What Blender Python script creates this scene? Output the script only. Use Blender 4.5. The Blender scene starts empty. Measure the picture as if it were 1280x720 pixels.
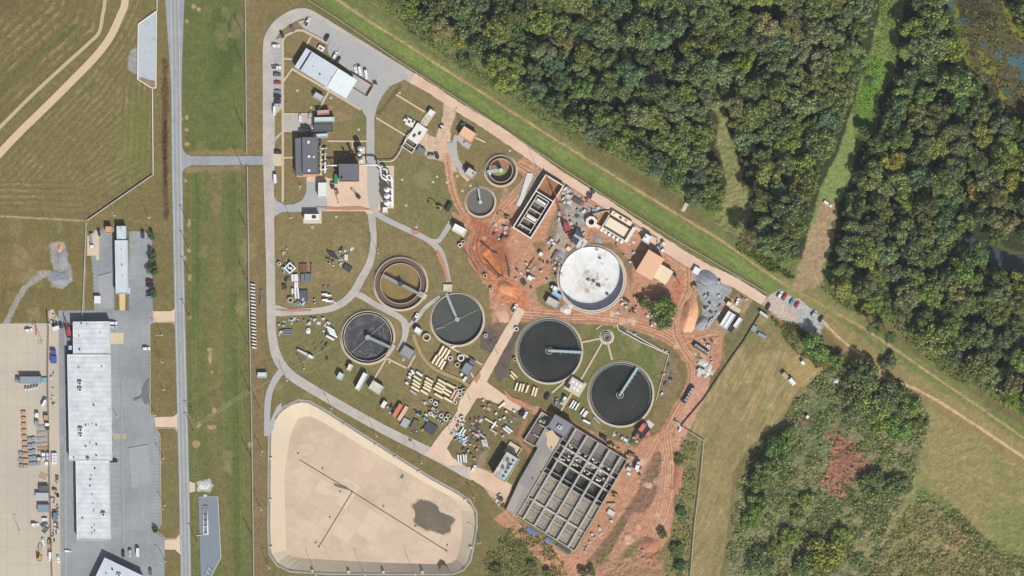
import bpy, math, random
import numpy as np
from mathutils import Vector, Matrix
random.seed(7)
C = bpy.context.scene.collection
SC = bpy.context.scene
R = math.radians
M_ = 0.5                       # metres per map unit; the plan of the site is 1280 x 720 units

# ------------------------------------------------------------ camera, world, sun, exposure
CAM_H = 2000.0
cd = bpy.data.cameras.new('Camera'); cam = bpy.data.objects.new('Camera', cd); C.objects.link(cam)
cam.location = (0, 0, CAM_H); cam.rotation_euler = (0, 0, 0)
cd.sensor_width = 36; cd.lens = 36*CAM_H/640.0; cd.clip_start = 10; cd.clip_end = 20000
SC.camera = cam
SUN_EL, SUN_AZ = 39.5, 155.5
w = bpy.data.worlds.new("World"); SC.world = w; w.use_nodes = True
nt = w.node_tree; bg = nt.nodes['Background']
sky = nt.nodes.new('ShaderNodeTexSky'); sky.sky_type = 'NISHITA'; sky.sun_disc = False
sky.sun_elevation = R(SUN_EL); sky.sun_rotation = R(SUN_AZ)
hs = nt.nodes.new('ShaderNodeHueSaturation'); hs.inputs['Saturation'].default_value = .55; nt.links.new(sky.outputs[0], hs.inputs['Color']); nt.links.new(hs.outputs[0], bg.inputs[0]); bg.inputs[1].default_value = 0.075
sd = bpy.data.lights.new('Sun', 'SUN'); sd.energy = 4.75; sd.angle = R(0.6); sd.color = (1, .965, .91)
sun = bpy.data.objects.new('Sun', sd); C.objects.link(sun)
sv = Vector((math.sin(R(SUN_AZ))*math.cos(R(SUN_EL)), math.cos(R(SUN_AZ))*math.cos(R(SUN_EL)), math.sin(R(SUN_EL))))
sun.rotation_euler = sv.to_track_quat('Z', 'Y').to_euler(); sun.location = sv*500
vs = SC.view_settings; vs.view_transform = 'Standard'; vs.look = 'None'; vs.gamma = 1; vs.exposure = 0.66
vs.use_curve_mapping = False

# ------------------------------------------------------------ colour and material helpers
KX = 1.62
def lin(r, g, b):
    f = lambda c: ((c/255+.055)/1.055)**2.4 if c/255 > .04045 else c/255/12.92
    return (f(r)/KX, f(g)/KX, f(b)/KX)
MATS = {}
def mat(name, rgb, rough=.85, var=.12, scale=.6, rgb2=None, scale2=.05, mix=.5, metal=0, bump=0, spec=.3, stripes=None):
    """procedural surface: a base colour, fine speckle, optional blotches of a second colour, optional ribs"""
    if name in MATS: return MATS[name]
    m = bpy.data.materials.new(name); m.use_nodes = True; n = m.node_tree; N = n.nodes; L = n.links
    b = N['Principled BSDF']; b.inputs['Roughness'].default_value = rough; b.inputs['Metallic'].default_value = metal
    b.inputs['Specular IOR Level'].default_value = spec
    geo = N.new('ShaderNodeNewGeometry')
    c = lin(*rgb)
    base = N.new('ShaderNodeRGB'); base.outputs[0].default_value = (*c, 1); cur = base.outputs[0]
    if rgb2:
        nz = N.new('ShaderNodeTexNoise'); nz.inputs['Scale'].default_value = scale2; nz.inputs['Detail'].default_value = 6
        nz.inputs['Roughness'].default_value = .65
        L.new(geo.outputs['Position'], nz.inputs['Vector'])
        rp = N.new('ShaderNodeMapRange'); rp.inputs[1].default_value = mix-.12; rp.inputs[2].default_value = mix+.12
        L.new(nz.outputs[0], rp.inputs[0])
        mx = N.new('ShaderNodeMix'); mx.data_type = 'RGBA'; L.new(rp.outputs[0], mx.inputs[0]); L.new(cur, mx.inputs[6])
        mx.inputs[7].default_value = (*lin(*rgb2), 1); cur = mx.outputs[2]
    nz = N.new('ShaderNodeTexNoise'); nz.inputs['Scale'].default_value = scale; nz.inputs['Detail'].default_value = 5
    nz.inputs['Roughness'].default_value = .7
    L.new(geo.outputs['Position'], nz.inputs['Vector'])
    mr = N.new('ShaderNodeMapRange'); mr.inputs[1].default_value = .25; mr.inputs[2].default_value = .75
    mr.inputs[3].default_value = 1-var; mr.inputs[4].default_value = 1+var
    L.new(nz.outputs[0], mr.inputs[0])
    vm = N.new('ShaderNodeVectorMath'); vm.operation = 'SCALE'; L.new(cur, vm.inputs[0]); L.new(mr.outputs[0], vm.inputs['Scale'])
    cur = vm.outputs[0]
    if stripes:                        # (axis, bands per metre, depth) seams or ribs in the sheet
        tc = N.new('ShaderNodeTexCoord'); wv = N.new('ShaderNodeTexWave'); wv.bands_direction = stripes[0]
        wv.inputs['Scale'].default_value = stripes[1]*.314; L.new(tc.outputs['Object'], wv.inputs['Vector'])
        m2 = N.new('ShaderNodeMapRange'); m2.inputs[1].default_value = .0; m2.inputs[2].default_value = .25
        m2.inputs[3].default_value = 1-stripes[2]; m2.inputs[4].default_value = 1
        L.new(wv.outputs[1], m2.inputs[0])
        v2 = N.new('ShaderNodeVectorMath'); v2.operation = 'SCALE'; L.new(cur, v2.inputs[0]); L.new(m2.outputs[0], v2.inputs['Scale'])
        cur = v2.outputs[0]
    L.new(cur, b.inputs['Base Color'])
    if bump:
        bp = N.new('ShaderNodeBump'); bp.inputs['Strength'].default_value = 1; bp.inputs['Distance'].default_value = bump
        L.new(nz.outputs[0], bp.inputs['Height']); L.new(bp.outputs[0], b.inputs['Normal'])
    MATS[name] = m
    return m
def cmat(rgb, rough=.6, metal=0, var=.08):
    return mat('paint_%d_%d_%d_%d' % (*rgb, int(rough*100)), rgb, rough, var, .8, metal=metal)

# ------------------------------------------------------------ plan coordinates, noise, masks
def WX(px): return (px-640)*M_
def WY(py): return (360-py)*M_
_rs = np.random.RandomState(3)
_lat = [_rs.rand(256, 256).astype(np.float32) for _ in range(8)]
def vnoise(x, y, s=0):
    t = _lat[s % 8]; x = x+s*13.7; y = y+s*7.1
    xi = np.floor(x).astype(int); yi = np.floor(y).astype(int)
    fx = (x-xi).astype(np.float32); fy = (y-yi).astype(np.float32)
    fx = fx*fx*(3-2*fx); fy = fy*fy*(3-2*fy)
    x0 = xi & 255; x1 = (xi+1) & 255; y0 = yi & 255; y1 = (yi+1) & 255
    return (t[y0, x0]*(1-fx)+t[y0, x1]*fx)*(1-fy)+(t[y1, x0]*(1-fx)+t[y1, x1]*fx)*fy
def fbm(x, y, period, octs=4, s=0, gain=.55):
    o = 0; a = 1; tot = 0; f = 1/period
    for k in range(octs):
        o = o+a*vnoise(x*f, y*f, s+k); tot += a; a *= gain; f *= 2.03
    return o/tot-.5                                    # about -.35 .. .35
def smooth(t): t = np.clip(t, 0, 1); return t*t*(3-2*t)
def seg_dist(X, Y, pts, closed=False):
    d = np.full(X.shape, 1e9, np.float32); n = len(pts)
    for i in range(n if closed else n-1):
        ax, ay = pts[i][:2]; bx, by = pts[(i+1) % n][:2]
        vx, vy = bx-ax, by-ay; L2 = vx*vx+vy*vy+1e-9
        t = np.clip(((X-ax)*vx+(Y-ay)*vy)/L2, 0, 1)
        d = np.minimum(d, (X-ax-t*vx)**2+(Y-ay-t*vy)**2)
    return np.sqrt(d)
def inside(X, Y, pts):
    r = np.zeros(np.broadcast(X, Y).shape, bool); n = len(pts)
    for i in range(n):
        ax, ay = pts[i]; bx, by = pts[(i+1) % n]
        if ay == by: continue
        c = ((ay > Y) != (by > Y)) & (X < (bx-ax)*(Y-ay)/(by-ay)+ax)
        r ^= c
    return r
def sdf(X, Y, pts):
    d = seg_dist(X, Y, pts, True)
    return np.where(inside(X, Y, pts), d, -d)
def curve(pts, step=3.0):
    """Catmull-Rom through the points"""
    out = []; P = [pts[0]]+list(pts)+[pts[-1]]
    for i in range(1, len(P)-2):
        p0, p1, p2, p3 = [np.array(q[:2], float) for q in P[i-1:i+3]]
        n = max(1, int(np.linalg.norm(p2-p1)/step))
        for k in range(n):
            t = k/n
            out.append(tuple(.5*(2*p1+(p2-p0)*t+(2*p0-5*p1+4*p2-p3)*t*t+(3*p1-p0-3*p2+p3)*t**3)))
    out.append(tuple(pts[-1][:2])); return out

# ------------------------------------------------------------ ground sheet: height and earth / grass colour fields
STEP = 1.15
fx = np.arange(-50, 1331, STEP); fy = np.arange(-45, 766, STEP)
ext = np.array([15, 40, 90, 180, 400, 900, 2000, 5000, 12000.])
gxs = np.concatenate([(fx[0]-ext)[::-1], fx, fx[-1]+ext]); gys = np.concatenate([(fy[0]-ext)[::-1], fy, fy[-1]+ext])
GX, GY = np.meshgrid(gxs, gys)
NX, NY = len(gxs), len(gys)
NA = fbm(GX, GY, 60, 5, 0); NB = fbm(GX, GY, 14, 4, 1); NC = fbm(GX, GY, 5, 3, 2); ND = fbm(GX, GY, 2.4, 2, 3)
COL = np.zeros((NY, NX, 3), np.float32); Z = np.zeros((NY, NX), np.float32)
def crop(pts, m):
    x0 = min(p[0] for p in pts)-m; x1 = max(p[0] for p in pts)+m; y0 = min(p[1] for p in pts)-m; y1 = max(p[1] for p in pts)+m
    return (slice(np.searchsorted(gys, y0), np.searchsorted(gys, y1)), slice(np.searchsorted(gxs, x0), np.searchsorted(gxs, x1)))
def put(sl, m, rgb):
    COL[sl] += m[..., None]*(np.array(lin(*rgb), np.float32)-COL[sl])
def ppoly(pts, rgb, soft=1.2, rag=2, alpha=1, relief=0, holes=0, hseed=0, seed=0):
    """lay a patch of ground colour with a ragged edge; holes = share of the old cover showing through"""
    sl = crop(pts, soft+rag*1.5+2); X = GX[sl]; Y = GY[sl]
    d = sdf(X, Y, pts)+rag*(2.2*NB[sl]+1.6*NC[sl])
    m = smooth(d/soft+.5)*alpha
    if holes: m = m*smooth((fbm(X, Y, 12, 4, 4+hseed)-(-.35+.7*holes))*6+.5)
    put(sl, m.astype(np.float32), rgb)
    if relief: Z[sl] += m*relief*(NC[sl]*1.2+ND[sl])
    return sl, m
def pstroke(pts, width, rgb, soft=1.0, rag=.8, alpha=1, relief=0, cr=True):
    if cr and len(pts) > 2: pts = curve(pts, 8)
    sl = crop(pts, width/2+soft+rag*1.5+2); X = GX[sl]; Y = GY[sl]
    d = width/2-seg_dist(X, Y, pts)+rag*(2.2*NB[sl]+1.6*NC[sl])
    m = smooth(d/soft+.5)*alpha
    put(sl, m.astype(np.float32), rgb)
    if relief: Z[sl] += m*relief*(NC[sl]*1.2+ND[sl])
def ruts(pts, width, n, a, b, soft=.9, alpha=.6):
    """wheel ruts running along a track"""
    P = curve(pts, 8); P = np.array(P); T = np.gradient(P, axis=0); T /= np.linalg.norm(T, axis=1)[:, None]+1e-9
    Nn = np.stack([-T[:, 1], T[:, 0]], 1)
    for k in range(n):
        o = (-.5+(k+.5)/n)*width+random.uniform(-.6, .6)
        wob = np.array([random.uniform(-.5, .5) for _ in range(len(P))])
        wob = np.convolve(wob, np.ones(5)/5, 'same')*2
        pstroke([tuple(q) for q in P+Nn*(o+wob)[:, None]], 1.0, a if k % 2 else b, soft, .3, alpha, cr=False)
def aniso(X, Y, ang, along, across, s):
    c, sn = math.cos(R(ang)), math.sin(R(ang))
    return fbm((X*c+Y*sn)/along, (-X*sn+Y*c)/across, 1, 3, s)

# base: dry late-summer grass
COL[:] = np.array(lin(124, 112, 72), np.float32)
g2 = smooth(NA*2.6+.5)[..., None]
COL += g2*(np.array(lin(124, 112, 72))-COL)*.8
COL += smooth(NB*2.5+.4)[..., None]*(np.array(lin(110, 104, 62))-COL)*.45
# north-west hay fields, windrows parallel to the field edge
fieldA = [(-60, -60), (133, -60), (134, 0), (128, 22), (124, 42), (111, 53), (80, 81), (40, 117), (0, 155), (-60, 210)]
fieldB = [(-60, 262), (-60, 250), (0, 203), (50, 152), (100, 108), (135, 68), (155, 20), (165, -60), (196, -60), (170, 30), (170, 100), (189, 112), (190, 216), (106, 268), (60, 265)]
for F, per, rgb in ((fieldA, 10.5, (120, 108, 66)), (fieldB, 7.5, (126, 115, 74))):
    ppoly(F, rgb, 2, .5, .75)
    sl = crop(F, 2); X = GX[sl]; Y = GY[sl]
    d = np.where(inside(X, Y, F), seg_dist(X, Y, (F[2:] if F is fieldA else [(-60, 250), (0, 200), (60, 134), (100, 92), (135, 45), (158, 0), (165, -60)])), -1)
    if F is fieldB:
        d2 = np.where(inside(X, Y, F), seg_dist(X, Y, [(-60, 268), (60, 268), (106, 270), (192, 216), (196, 110)]), -1); d = np.where(d2 < 42+10*NA[sl], d2, d)
    ph = (d+NB[sl]*3)/per*2*np.pi
    m = (d > 2)*smooth(np.cos(ph)*2-1.1+NC[sl]*3)*.36*smooth(fbm(X, Y, 26, 2, 5)*4+.5)
    put(sl, m, (165, 155, 112))
    m = (d > 2)*smooth(-np.cos(ph+.8)*1.5-.4+NC[sl]*2)*.35
    put(sl, m, (92, 88, 48))
ppoly([(-60, -60), (40, -60), (20, 0), (0, 22), (-60, 60)], (110, 84, 58), 20, 6, .6)
pstroke([(-5, 118), (40, 75), (90, 35)], 8, (84, 96, 46), 5, 2, .55)
pstroke([(100, 120), (112, 110), (118, 104)], 3, (80, 98, 44), 2, 1, .7)
ppoly([(145, 150), (175, 120), (188, 130), (188, 215), (150, 230)], (112, 120, 58), 20, 5, .5)
ppoly([(0, 280), (100, 280), (104, 400), (0, 402)], (118, 104, 60), 6, 3, .6)
ppoly([(0, 310), (60, 300), (50, 350), (0, 360)], (140, 118, 80), 14, 6, .5)
# strips beside the trunk road
ppoly([(228, -60), (303, -60), (305, 190), (230, 190)], (98, 108, 56), 6, 2, .85)
ppoly([(262, 10), (300, 20), (300, 90), (270, 110)], (74, 92, 42), 24, 5, .7)
ppoly([(231, 215), (305, 212), (316, 780), (238, 780)], (104, 109, 60), 5, 2, .9)
pstroke([(268, 225), (272, 400), (268, 560), (288, 720)], 14, (126, 112, 72), 10, 4, .6)
pstroke([(245, 215), (246, 330), (240, 420)], 9, (84, 102, 46), 5, 2, .7)
pstroke([(290, 215), (292, 350), (296, 600), (298, 780)], 10, (88, 100, 46), 6, 2, .6)
ppoly([(306, -60), (336, -60), (332, 30), (326, 60), (328, 190), (308, 190)], (134, 116, 80), 4, 1.5, .85)
ppoly([(334, -60), (380, 0), (365, 10), (340, 20), (330, 40), (320, 60), (315, -60)], (130, 114, 76), 8, 2, .8)
ppoly([(309, 212), (330, 212), (331, 470), (334, 780), (320, 780)], (132, 112, 78), 4, 1.5, .8)
ppoly([(230, 190), (304, 186), (304, 194), (232, 195)], (150, 126, 90), 2, 1, .6)
ppoly([(230, 208), (305, 207), (305, 214), (232, 216)], (158, 132, 96), 2, 1, .6)
for x, y, r, ry in ((242, 8, 3, 3), (248.5, 12, 3, 3), (233.5, 26.5, 2.6, 2.6), (233.5, 147, 2.6, 2.6), (227, 149, 2, 2), (233, 162, 2.6, 2.6), (233.5, 180, 3.5, 2.6),
                (232, 226, 2.6, 2.6), (236, 279, 2, 6), (236, 313, 2.6, 3), (231, 322.5, 2, 2.4), (237, 347, 2, 5.5), (237.5, 396.5, 2.8, 3), (248, 531.5, 3, 4), (245.5, 555, 5, 5),
                (262, 437, 3.5, 3), (262.5, 447, 2.4, 9), (265.5, 465, 1.8, 1.8), (265, 534, 6, 3), (268, 513, 3, 4), (313, 556, 3, 4),
                (489, 295, 2.6, 2.6), (477.5, 293.5, 2, 2), (509, 290.5, 3, 3)):
    ppoly([(x+r*math.cos(t*.785), y+ry*math.sin(t*.785)) for t in range(8)], (176, 150, 112), 1.2, .4, .9)
# lawns of the works: mown in faint stripes
LAWN = [(345, 30), (400, 25), (560, 125), (700, 215), (690, 300), (655, 380), (560, 545), (340, 440)]
ppoly(LAWN, (134, 120, 82), 3, 1, .85)
sl = crop(LAWN, 2); X = GX[sl]; Y = GY[sl]
m = inside(X, Y, LAWN)*(.5+.5*np.sin(X*2*np.pi/4.4+NB[sl]*3))*.22*smooth(fbm(X, Y, 50, 2, 6)*3+.6)
put(sl, m, (112, 110, 68)); m = inside(X, Y, LAWN)*smooth(NB[sl]*3+NA[sl]*2-.2)*.5; put(sl, m, (146, 124, 84))
ppoly([(495, 200), (560, 195), (575, 290), (545, 300), (490, 265)], (118, 117, 72), 14, 6, .7)
ppoly([(350, 400), (430, 395), (470, 470), (550, 540), (400, 480), (355, 445)], (114, 114, 68), 12, 6, .6)
ppoly([(700, 400), (775, 395), (838, 440), (815, 500), (770, 545), (720, 500), (650, 470)], (112, 116, 68), 5, 2, .85)
ppoly([(773, 412), (800, 425), (820, 450), (812, 470), (795, 455)], (108, 118, 64), 8, 3, .6)
ppoly([(420, 300), (455, 295), (458, 330), (430, 350), (405, 345)], (144, 130, 88), 12, 6, .6)
ppoly([(404, 130), (430, 140), (456, 138), (452, 150), (425, 150)], (160, 130, 100), 6, 4, .6)
for q in (((500, 107), (487, 125), (474, 141)),):
    pstroke(q, 5, (84, 80, 52), 3, 1, .6)
for k in range(150):
    x, y = random.choice([(random.uniform(345, 560), random.uniform(40, 540)), (random.uniform(230, 330), random.uniform(0, 720)), (random.uniform(0, 100), random.uniform(280, 400)), (random.uniform(700, 840), random.uniform(400, 540))]); r = random.uniform(3, 13)
    ppoly([(x+r*math.cos(t*1.05)*random.uniform(.5, 1.3), y+r*1.5*math.sin(t*1.05)*random.uniform(.5, 1.3)) for t in range(6)], random.choice([(142, 128, 92), (106, 112, 64), (124, 112, 74), (116, 120, 72), (150, 136, 98)]), 5, 3, random.uniform(.25, .55))
for k in range(14):
    x, y = random.uniform(360, 540), random.uniform(180, 500); pstroke([(x, y), (x+random.uniform(-30, 30), y+random.uniform(10, 40)), (x+random.uniform(-50, 50), y+random.uniform(30, 60))], 1.2, (150, 136, 96), 1, .6, .4)
for x in (238, 242, 296, 300, 272, 276): pstroke([(x, 215), (x+2, 400), (x+6, 720)], 1.1, (138, 126, 82), 1, .5, .4)
# ditch of brown scrub beside the trunk road
pstroke([(206, 76), (206, 130), (206, 200), (208, 272)], 7, (96, 74, 50), 3, 2, .9, .8)
pstroke([(207, 150), (206, 190), (207, 230)], 3, (70, 50, 34), 2, 1, .8, .6)
pstroke([(104, 402), (106, 340), (108, 280)], 1.6, (178, 158, 120), 1, .4, .8)
pstroke([(-60, 269), (0, 270.5), (50, 273), (106, 276)], 1.8, (184, 160, 118), 1, .4, .9)
pstroke([(120, 270), (160, 274), (200, 280), (216, 275)], 4, (140, 118, 78), 3, 2, .6)
# levee and the wide grass belt in front of the forest
BELT = [(365, -60), (480, -60), (520, 20), (600, 70), (690, 160), (850, 270), (1010, 345), (1110, 420), (1290, 540), (1360, 600), (1360, 640), (1290, 580), (1150, 490), (1010, 400), (960, 366), (880, 325), (760, 248), (640, 168), (500, 78)]
ppoly(BELT, (118, 122, 72), 4, 1.5, .95)
pstroke([(395, -10), (520, 74), (640, 160), (800, 262), (960, 352)], 22, (110, 130, 64), 8, 2, .75)
sl = crop(BELT, 0); X = GX[sl]; Y = GY[sl]; inb = inside(X, Y, BELT)
put(sl, inb*smooth(aniso(X, Y, 33, 22, 2.2, 2)*4+.1)*.45, (94, 108, 54))
put(sl, inb*smooth(aniso(X, Y, 33, 30, 3, 5)*4-.1)*.4, (142, 142, 84))
pstroke([(372, -8), (500, 76), (640, 167), (780, 258), (900, 331), (950, 361)], 8, (104, 104, 58), 3, 1, .8)
track = [(392, -20), (452, 20), (540, 76), (640, 140), (735, 200), (830, 258), (900, 300), (960, 342), (1000, 366), (1075, 408), (1150, 458), (1220, 506), (1290, 555)]
pstroke(track, 5.5, (140, 128, 82), 2, .6, .7); 
ruts(track, 4.2, 2, (184, 162, 116), (184, 162, 116), .7, .9)
pstroke([(846, 285), (852, 262), (858, 250)], 5, (124, 124, 74), 3, 1, .6)
sp = [(995, 366), (990, 372), (992, 355), (1000, 320), (1016, 285), (1030, 250)]
ppoly([(1028, 243), (1042, 256), (1040, 300), (1022, 345), (1024, 355), (990, 365), (1000, 325), (1016, 290)], (150, 130, 96), 4, 2, .9)
ppoly([(1005, 300), (1012, 305), (1012, 340), (1026, 352), (1015, 360), (990, 362), (998, 330)], (188, 158, 128), 4, 2, .8)
ppoly([(975, 350), (1030, 352), (1090, 400), (1060, 400), (990, 375)], (146, 136, 88), 8, 3, .6)
lowtrack = [(1022, 395), (1052, 425), (1085, 450), (1110, 475), (1140, 484), (1180, 506), (1240, 545), (1300, 585)]
ppoly([(1010, 385), (1040, 395), (1100, 440), (1160, 478), (1300, 565), (1300, 610), (1180, 520), (1160, 570), (1120, 500), (1080, 470)], (150, 130, 88), 8, 3, .8)
pstroke(lowtrack, 3.6, (198, 170, 132), 1.2, .5, .95)
# forest floor, clearings, swamp
FOREST = [(478, -60), (1360, -60), (1360, 535), (1285, 518), (1240, 492), (1180, 458), (1120, 400), (1060, 378), (1030, 352), (975, 335), (930, 308), (880, 262), (820, 222), (742, 178), (690, 152), (600, 92), (560, 66), (500, 20)]
ppoly(FOREST, (62, 66, 38), 3, 2, 1, .4)
pstroke([(500, 12), (560, 58), (600, 84), (690, 144), (742, 170), (820, 214), (880, 256), (930, 302), (975, 329), (1030, 346), (1060, 372), (1120, 394), (1180, 452), (1240, 486), (1300, 514)], 26, (118, 124, 74), 6, 3, .9)
CLEAR1 = [(1106, -60), (1132, -60), (1129, 20), (1122, 60), (1114, 98), (1098, 125), (1096, 160), (1070, 190), (1058, 235), (1048, 255), (1042, 300), (1028, 350), (998, 350), (1010, 290), (1024, 235), (1048, 190), (1066, 130), (1082, 80), (1097, 30)]
ppoly(CLEAR1, (128, 142, 82), 3, 2, 1)
ppoly([(1092, 70), (1108, 85), (1090, 140), (1080, 155), (1068, 150), (1078, 110)], (112, 152, 62), 6, 3, .9)
ppoly([(1030, 245), (1042, 252), (1040, 300), (1024, 345), (1003, 345), (1012, 290)], (156, 138, 102), 5, 5, .85, 0, .35)
CLEAR2 = [(896, 122), (903, 128), (912, 160), (918, 190), (934, 235), (940, 270), (925, 300), (890, 275), (900, 255), (908, 222), (896, 190)]
ppoly(CLEAR2, (138, 136, 88), 5, 4, 1, .3)
sl = crop(CLEAR2, 0); put(sl, inside(GX[sl], GY[sl], CLEAR2)*smooth(NB[sl]*5)*.6, (112, 122, 66))
ppoly([(1026, 250), (1044, 252), (1042, 295), (1030, 330), (1028, 352), (1000, 362), (994, 352), (1008, 300)], (168, 142, 112), 4, 3, .9)
SWAMP = [(1180, -60), (1250, -60), (1256, 15), (1290, 60), (1360, 80), (1360, 160), (1290, 145), (1262, 140), (1240, 112), (1216, 92), (1206, 60), (1195, 30)]
ppoly(SWAMP, (90, 86, 62), 2, 2, 1, .3)
ppoly([(1176, -60), (1186, -60), (1200, 20), (1212, 55), (1222, 100), (1212, 95), (1196, 40)], (112, 120, 50), 2, 1, .9)
ppoly([(1198, -10), (1232, -10), (1240, 20), (1215, 30), (1200, 20)], (70, 66, 50), 4, 3, .9)
for q in ([(1222, 60), (1245, 85), (1246, 96), (1228, 90)], [(1240, 95), (1262, 105), (1264, 125), (1250, 122)], [(1250, 0), (1290, 10), (1290, 60), (1268, 45), (1258, 25)]):
    ppoly(q, (132, 132, 52), 4, 2, .8)
ppoly([(1180, 280), (1215, 300), (1250, 306), (1290, 320), (1290, 350), (1240, 330), (1195, 300)], (92, 100, 62), 3, 2, .8)
# hay field and rough ground in the south-east
HAY = [(945, 390), (1000, 395), (1022, 440), (1030, 458), (1000, 485), (975, 525), (935, 560), (916, 590), (912, 640), (900, 720), (890, 780), (858, 780), (868, 660), (876, 550), (856, 535), (880, 500), (905, 455)]
ppoly(HAY, (150, 134, 92), 3, 1, .95)
sl = crop(HAY, 0); X = GX[sl]; Y = GY[sl]; inb = inside(X, Y, HAY)
put(sl, inb*smooth(aniso(X, Y, -62, 26, 2.6, 3)*4+NB[sl]*2)*.5, (112, 116, 64))
put(sl, inb*smooth(aniso(X, Y, -66, 22, 2.2, 6)*5+NA[sl]*3-.1)*.5, (196, 168, 128))
put(sl, inb*smooth(NA[sl]*4-.2)*.5, (108, 122, 58))
ppoly([(985, 450), (1015, 440), (1028, 462), (1005, 485), (985, 480)], (168, 146, 98), 6, 3, .8)
ppoly([(925, 410), (960, 405), (985, 440), (960, 440), (930, 450)], (120, 114, 74), 8, 4, .6)
ppoly([(848, 540), (860, 545), (874, 552), (866, 660), (860, 780), (826, 780), (836, 690), (846, 640), (845, 580)], (132, 126, 84), 3, 2, .95, .5)
BRUSH = [(1003, 488), (1030, 464), (1046, 458), (1095, 470), (1150, 495), (1163, 530), (1150, 570), (1140, 610), (1118, 640), (1100, 690), (1085, 790), (900, 790), (915, 650), (920, 612), (940, 570), (975, 530)]
GR_SE = [(1150, 500), (1300, 600), (1300, 790), (1080, 790), (1110, 640), (1148, 575)]
ppoly([(960, 400), (1005, 402), (1020, 440), (1045, 460), (1000, 445), (965, 420)], (116, 114, 68), 6, 4, .7, .3)
ppoly(GR_SE, (146, 136, 88), 4, 2, .95, .4)
sl = crop(GR_SE, 0); X = GX[sl]; Y = GY[sl]; inb = inside(X, Y, GR_SE)
put(sl, inb*smooth(NA[sl]*4+.1)*.6, (122, 130, 72)); put(sl, inb*smooth(NB[sl]*4-.3)*.6, (168, 146, 106))
ppoly([(1150, 620), (1200, 640), (1250, 690), (1290, 700), (1290, 790), (1080, 790), (1090, 700), (1120, 650)], (132, 126, 84), 10, 8, .75, .9)
pstroke([(1155, 618), (1190, 640), (1230, 680), (1290, 705)], 16, (100, 116, 60), 8, 5, .8, .8)
ppoly([(1225, 640), (1290, 640), (1290, 710), (1250, 690)], (112, 126, 70), 14, 8, .4, .4)
pstroke([(1180, 690), (1205, 660), (1200, 680), (1180, 715)], 12, (160, 130, 100), 8, 5, .6, .5)
ppoly(BRUSH, (126, 124, 88), 6, 5, .97, .8)
ppoly([(1075, 600), (1140, 590), (1130, 640), (1100, 700), (1060, 690), (1070, 640)], (140, 132, 92), 8, 8, .8, .4)
ppoly([(1010, 500), (1060, 480), (1060, 560), (1020, 570), (990, 560)], (100, 112, 74), 10, 6, .8, .5)
ppoly([(1034, 540), (1062, 548), (1078, 572), (1102, 590), (1092, 600), (1070, 598), (1052, 626), (1036, 620), (1012, 598), (1036, 588), (1040, 565)], (158, 110, 90), 4, 6, .95, .7)
ppoly([(1040, 552), (1062, 556), (1068, 570), (1050, 580)], (138, 92, 76), 5, 4, .6)
pstroke([(1044, 515), (1046, 545)], 7, (142, 104, 82), 4, 3, .8)
pstroke([(990, 520), (1012, 528)], 9, (132, 100, 78), 4, 3, .7)
# rough ground south of the works
ppoly([(640, 655), (680, 672), (712, 712), (720, 790), (590, 790), (600, 720), (618, 680)], (118, 114, 72), 4, 3, .95, .8)
ppoly([(596, 600), (612, 640), (620, 680), (596, 720), (580, 720), (592, 650)], (116, 108, 66), 5, 2, .8)
# ------------------------------------------------------------ bare red earth of the building site
E1, E2, E3, E4 = (186, 139, 110), (154, 98, 70), (220, 180, 150), (198, 108, 62)
ppoly([(556, 120), (575, 130), (563, 160), (564, 185), (572, 215), (564, 216), (554, 202), (535, 198), (518, 178), (520, 160), (545, 172), (552, 150)], (208, 180, 154), 2, 1, .95)
pstroke([(558, 196), (563, 225), (572, 255), (590, 280)], 9, (186, 138, 110), 2, 1.5, .9); ruts([(558, 190), (563, 225), (572, 255), (590, 285)], 7, 3, E2, E3)
ppoly([(560, 262), (582, 271), (600, 275), (618, 268), (626, 248), (645, 235), (655, 222), (646, 204), (655, 196), (700, 222), (740, 248), (740, 300), (700, 335), (690, 375), (690, 396), (655, 400), (640, 388), (612, 384), (611, 362), (598, 345), (584, 325), (580, 305), (588, 290), (575, 282)], E1, 2, 2, .97, .35)
ppoly([(740, 248), (790, 285), (835, 312), (862, 338), (872, 352), (870, 400), (905, 416), (906, 450), (890, 470), (872, 440), (840, 435), (800, 408), (765, 402), (690, 396), (690, 370), (700, 310)], E1, 2, 2, .97, .35)
ppoly([(586, 270), (612, 280), (632, 290), (640, 340), (648, 372), (632, 378), (612, 355), (592, 335), (584, 312), (592, 292)], (160, 98, 70), 8, 5, .85)
ppoly([(640, 350), (660, 365), (652, 392), (636, 384), (630, 360)], E4, 8, 5, .6)
ppoly([(840, 350), (860, 340), (868, 372), (850, 400), (840, 385)], (182, 116, 82), 6, 4, .7)
ruts([(596, 282), (590, 310), (600, 335), (625, 352), (645, 380)], 20, 8, (142, 88, 64), E1, 1, .7)
ruts([(660, 222), (640, 245), (622, 268), (612, 290)], 12, 6, E2, E3, 1, .7)
ppoly([(604, 318), (612, 312), (626, 335), (630, 350), (622, 345), (606, 330)], (200, 124, 74), 1, .6, .95)
ppoly([(612, 340), (640, 340), (652, 365), (645, 382), (628, 378), (612, 366)], (204, 136, 98), 5, 5, .7, .6)
ppoly([(618, 380), (636, 382), (634, 400), (625, 412), (616, 405)], (192, 146, 118), 3, 3, .9, .3)
ppoly([(612, 405), (630, 400), (625, 430), (614, 440), (604, 432)], (122, 96, 86), 3, 3, .8, .4)
ppoly([(686, 300), (700, 296), (712, 306), (704, 330), (690, 330)], (170, 160, 150), 5, 4, .8)
ppoly([(700, 255), (720, 240), (740, 262), (728, 290), (712, 285), (700, 300), (690, 290)], (168, 162, 154), 6, 5, .85)
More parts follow.
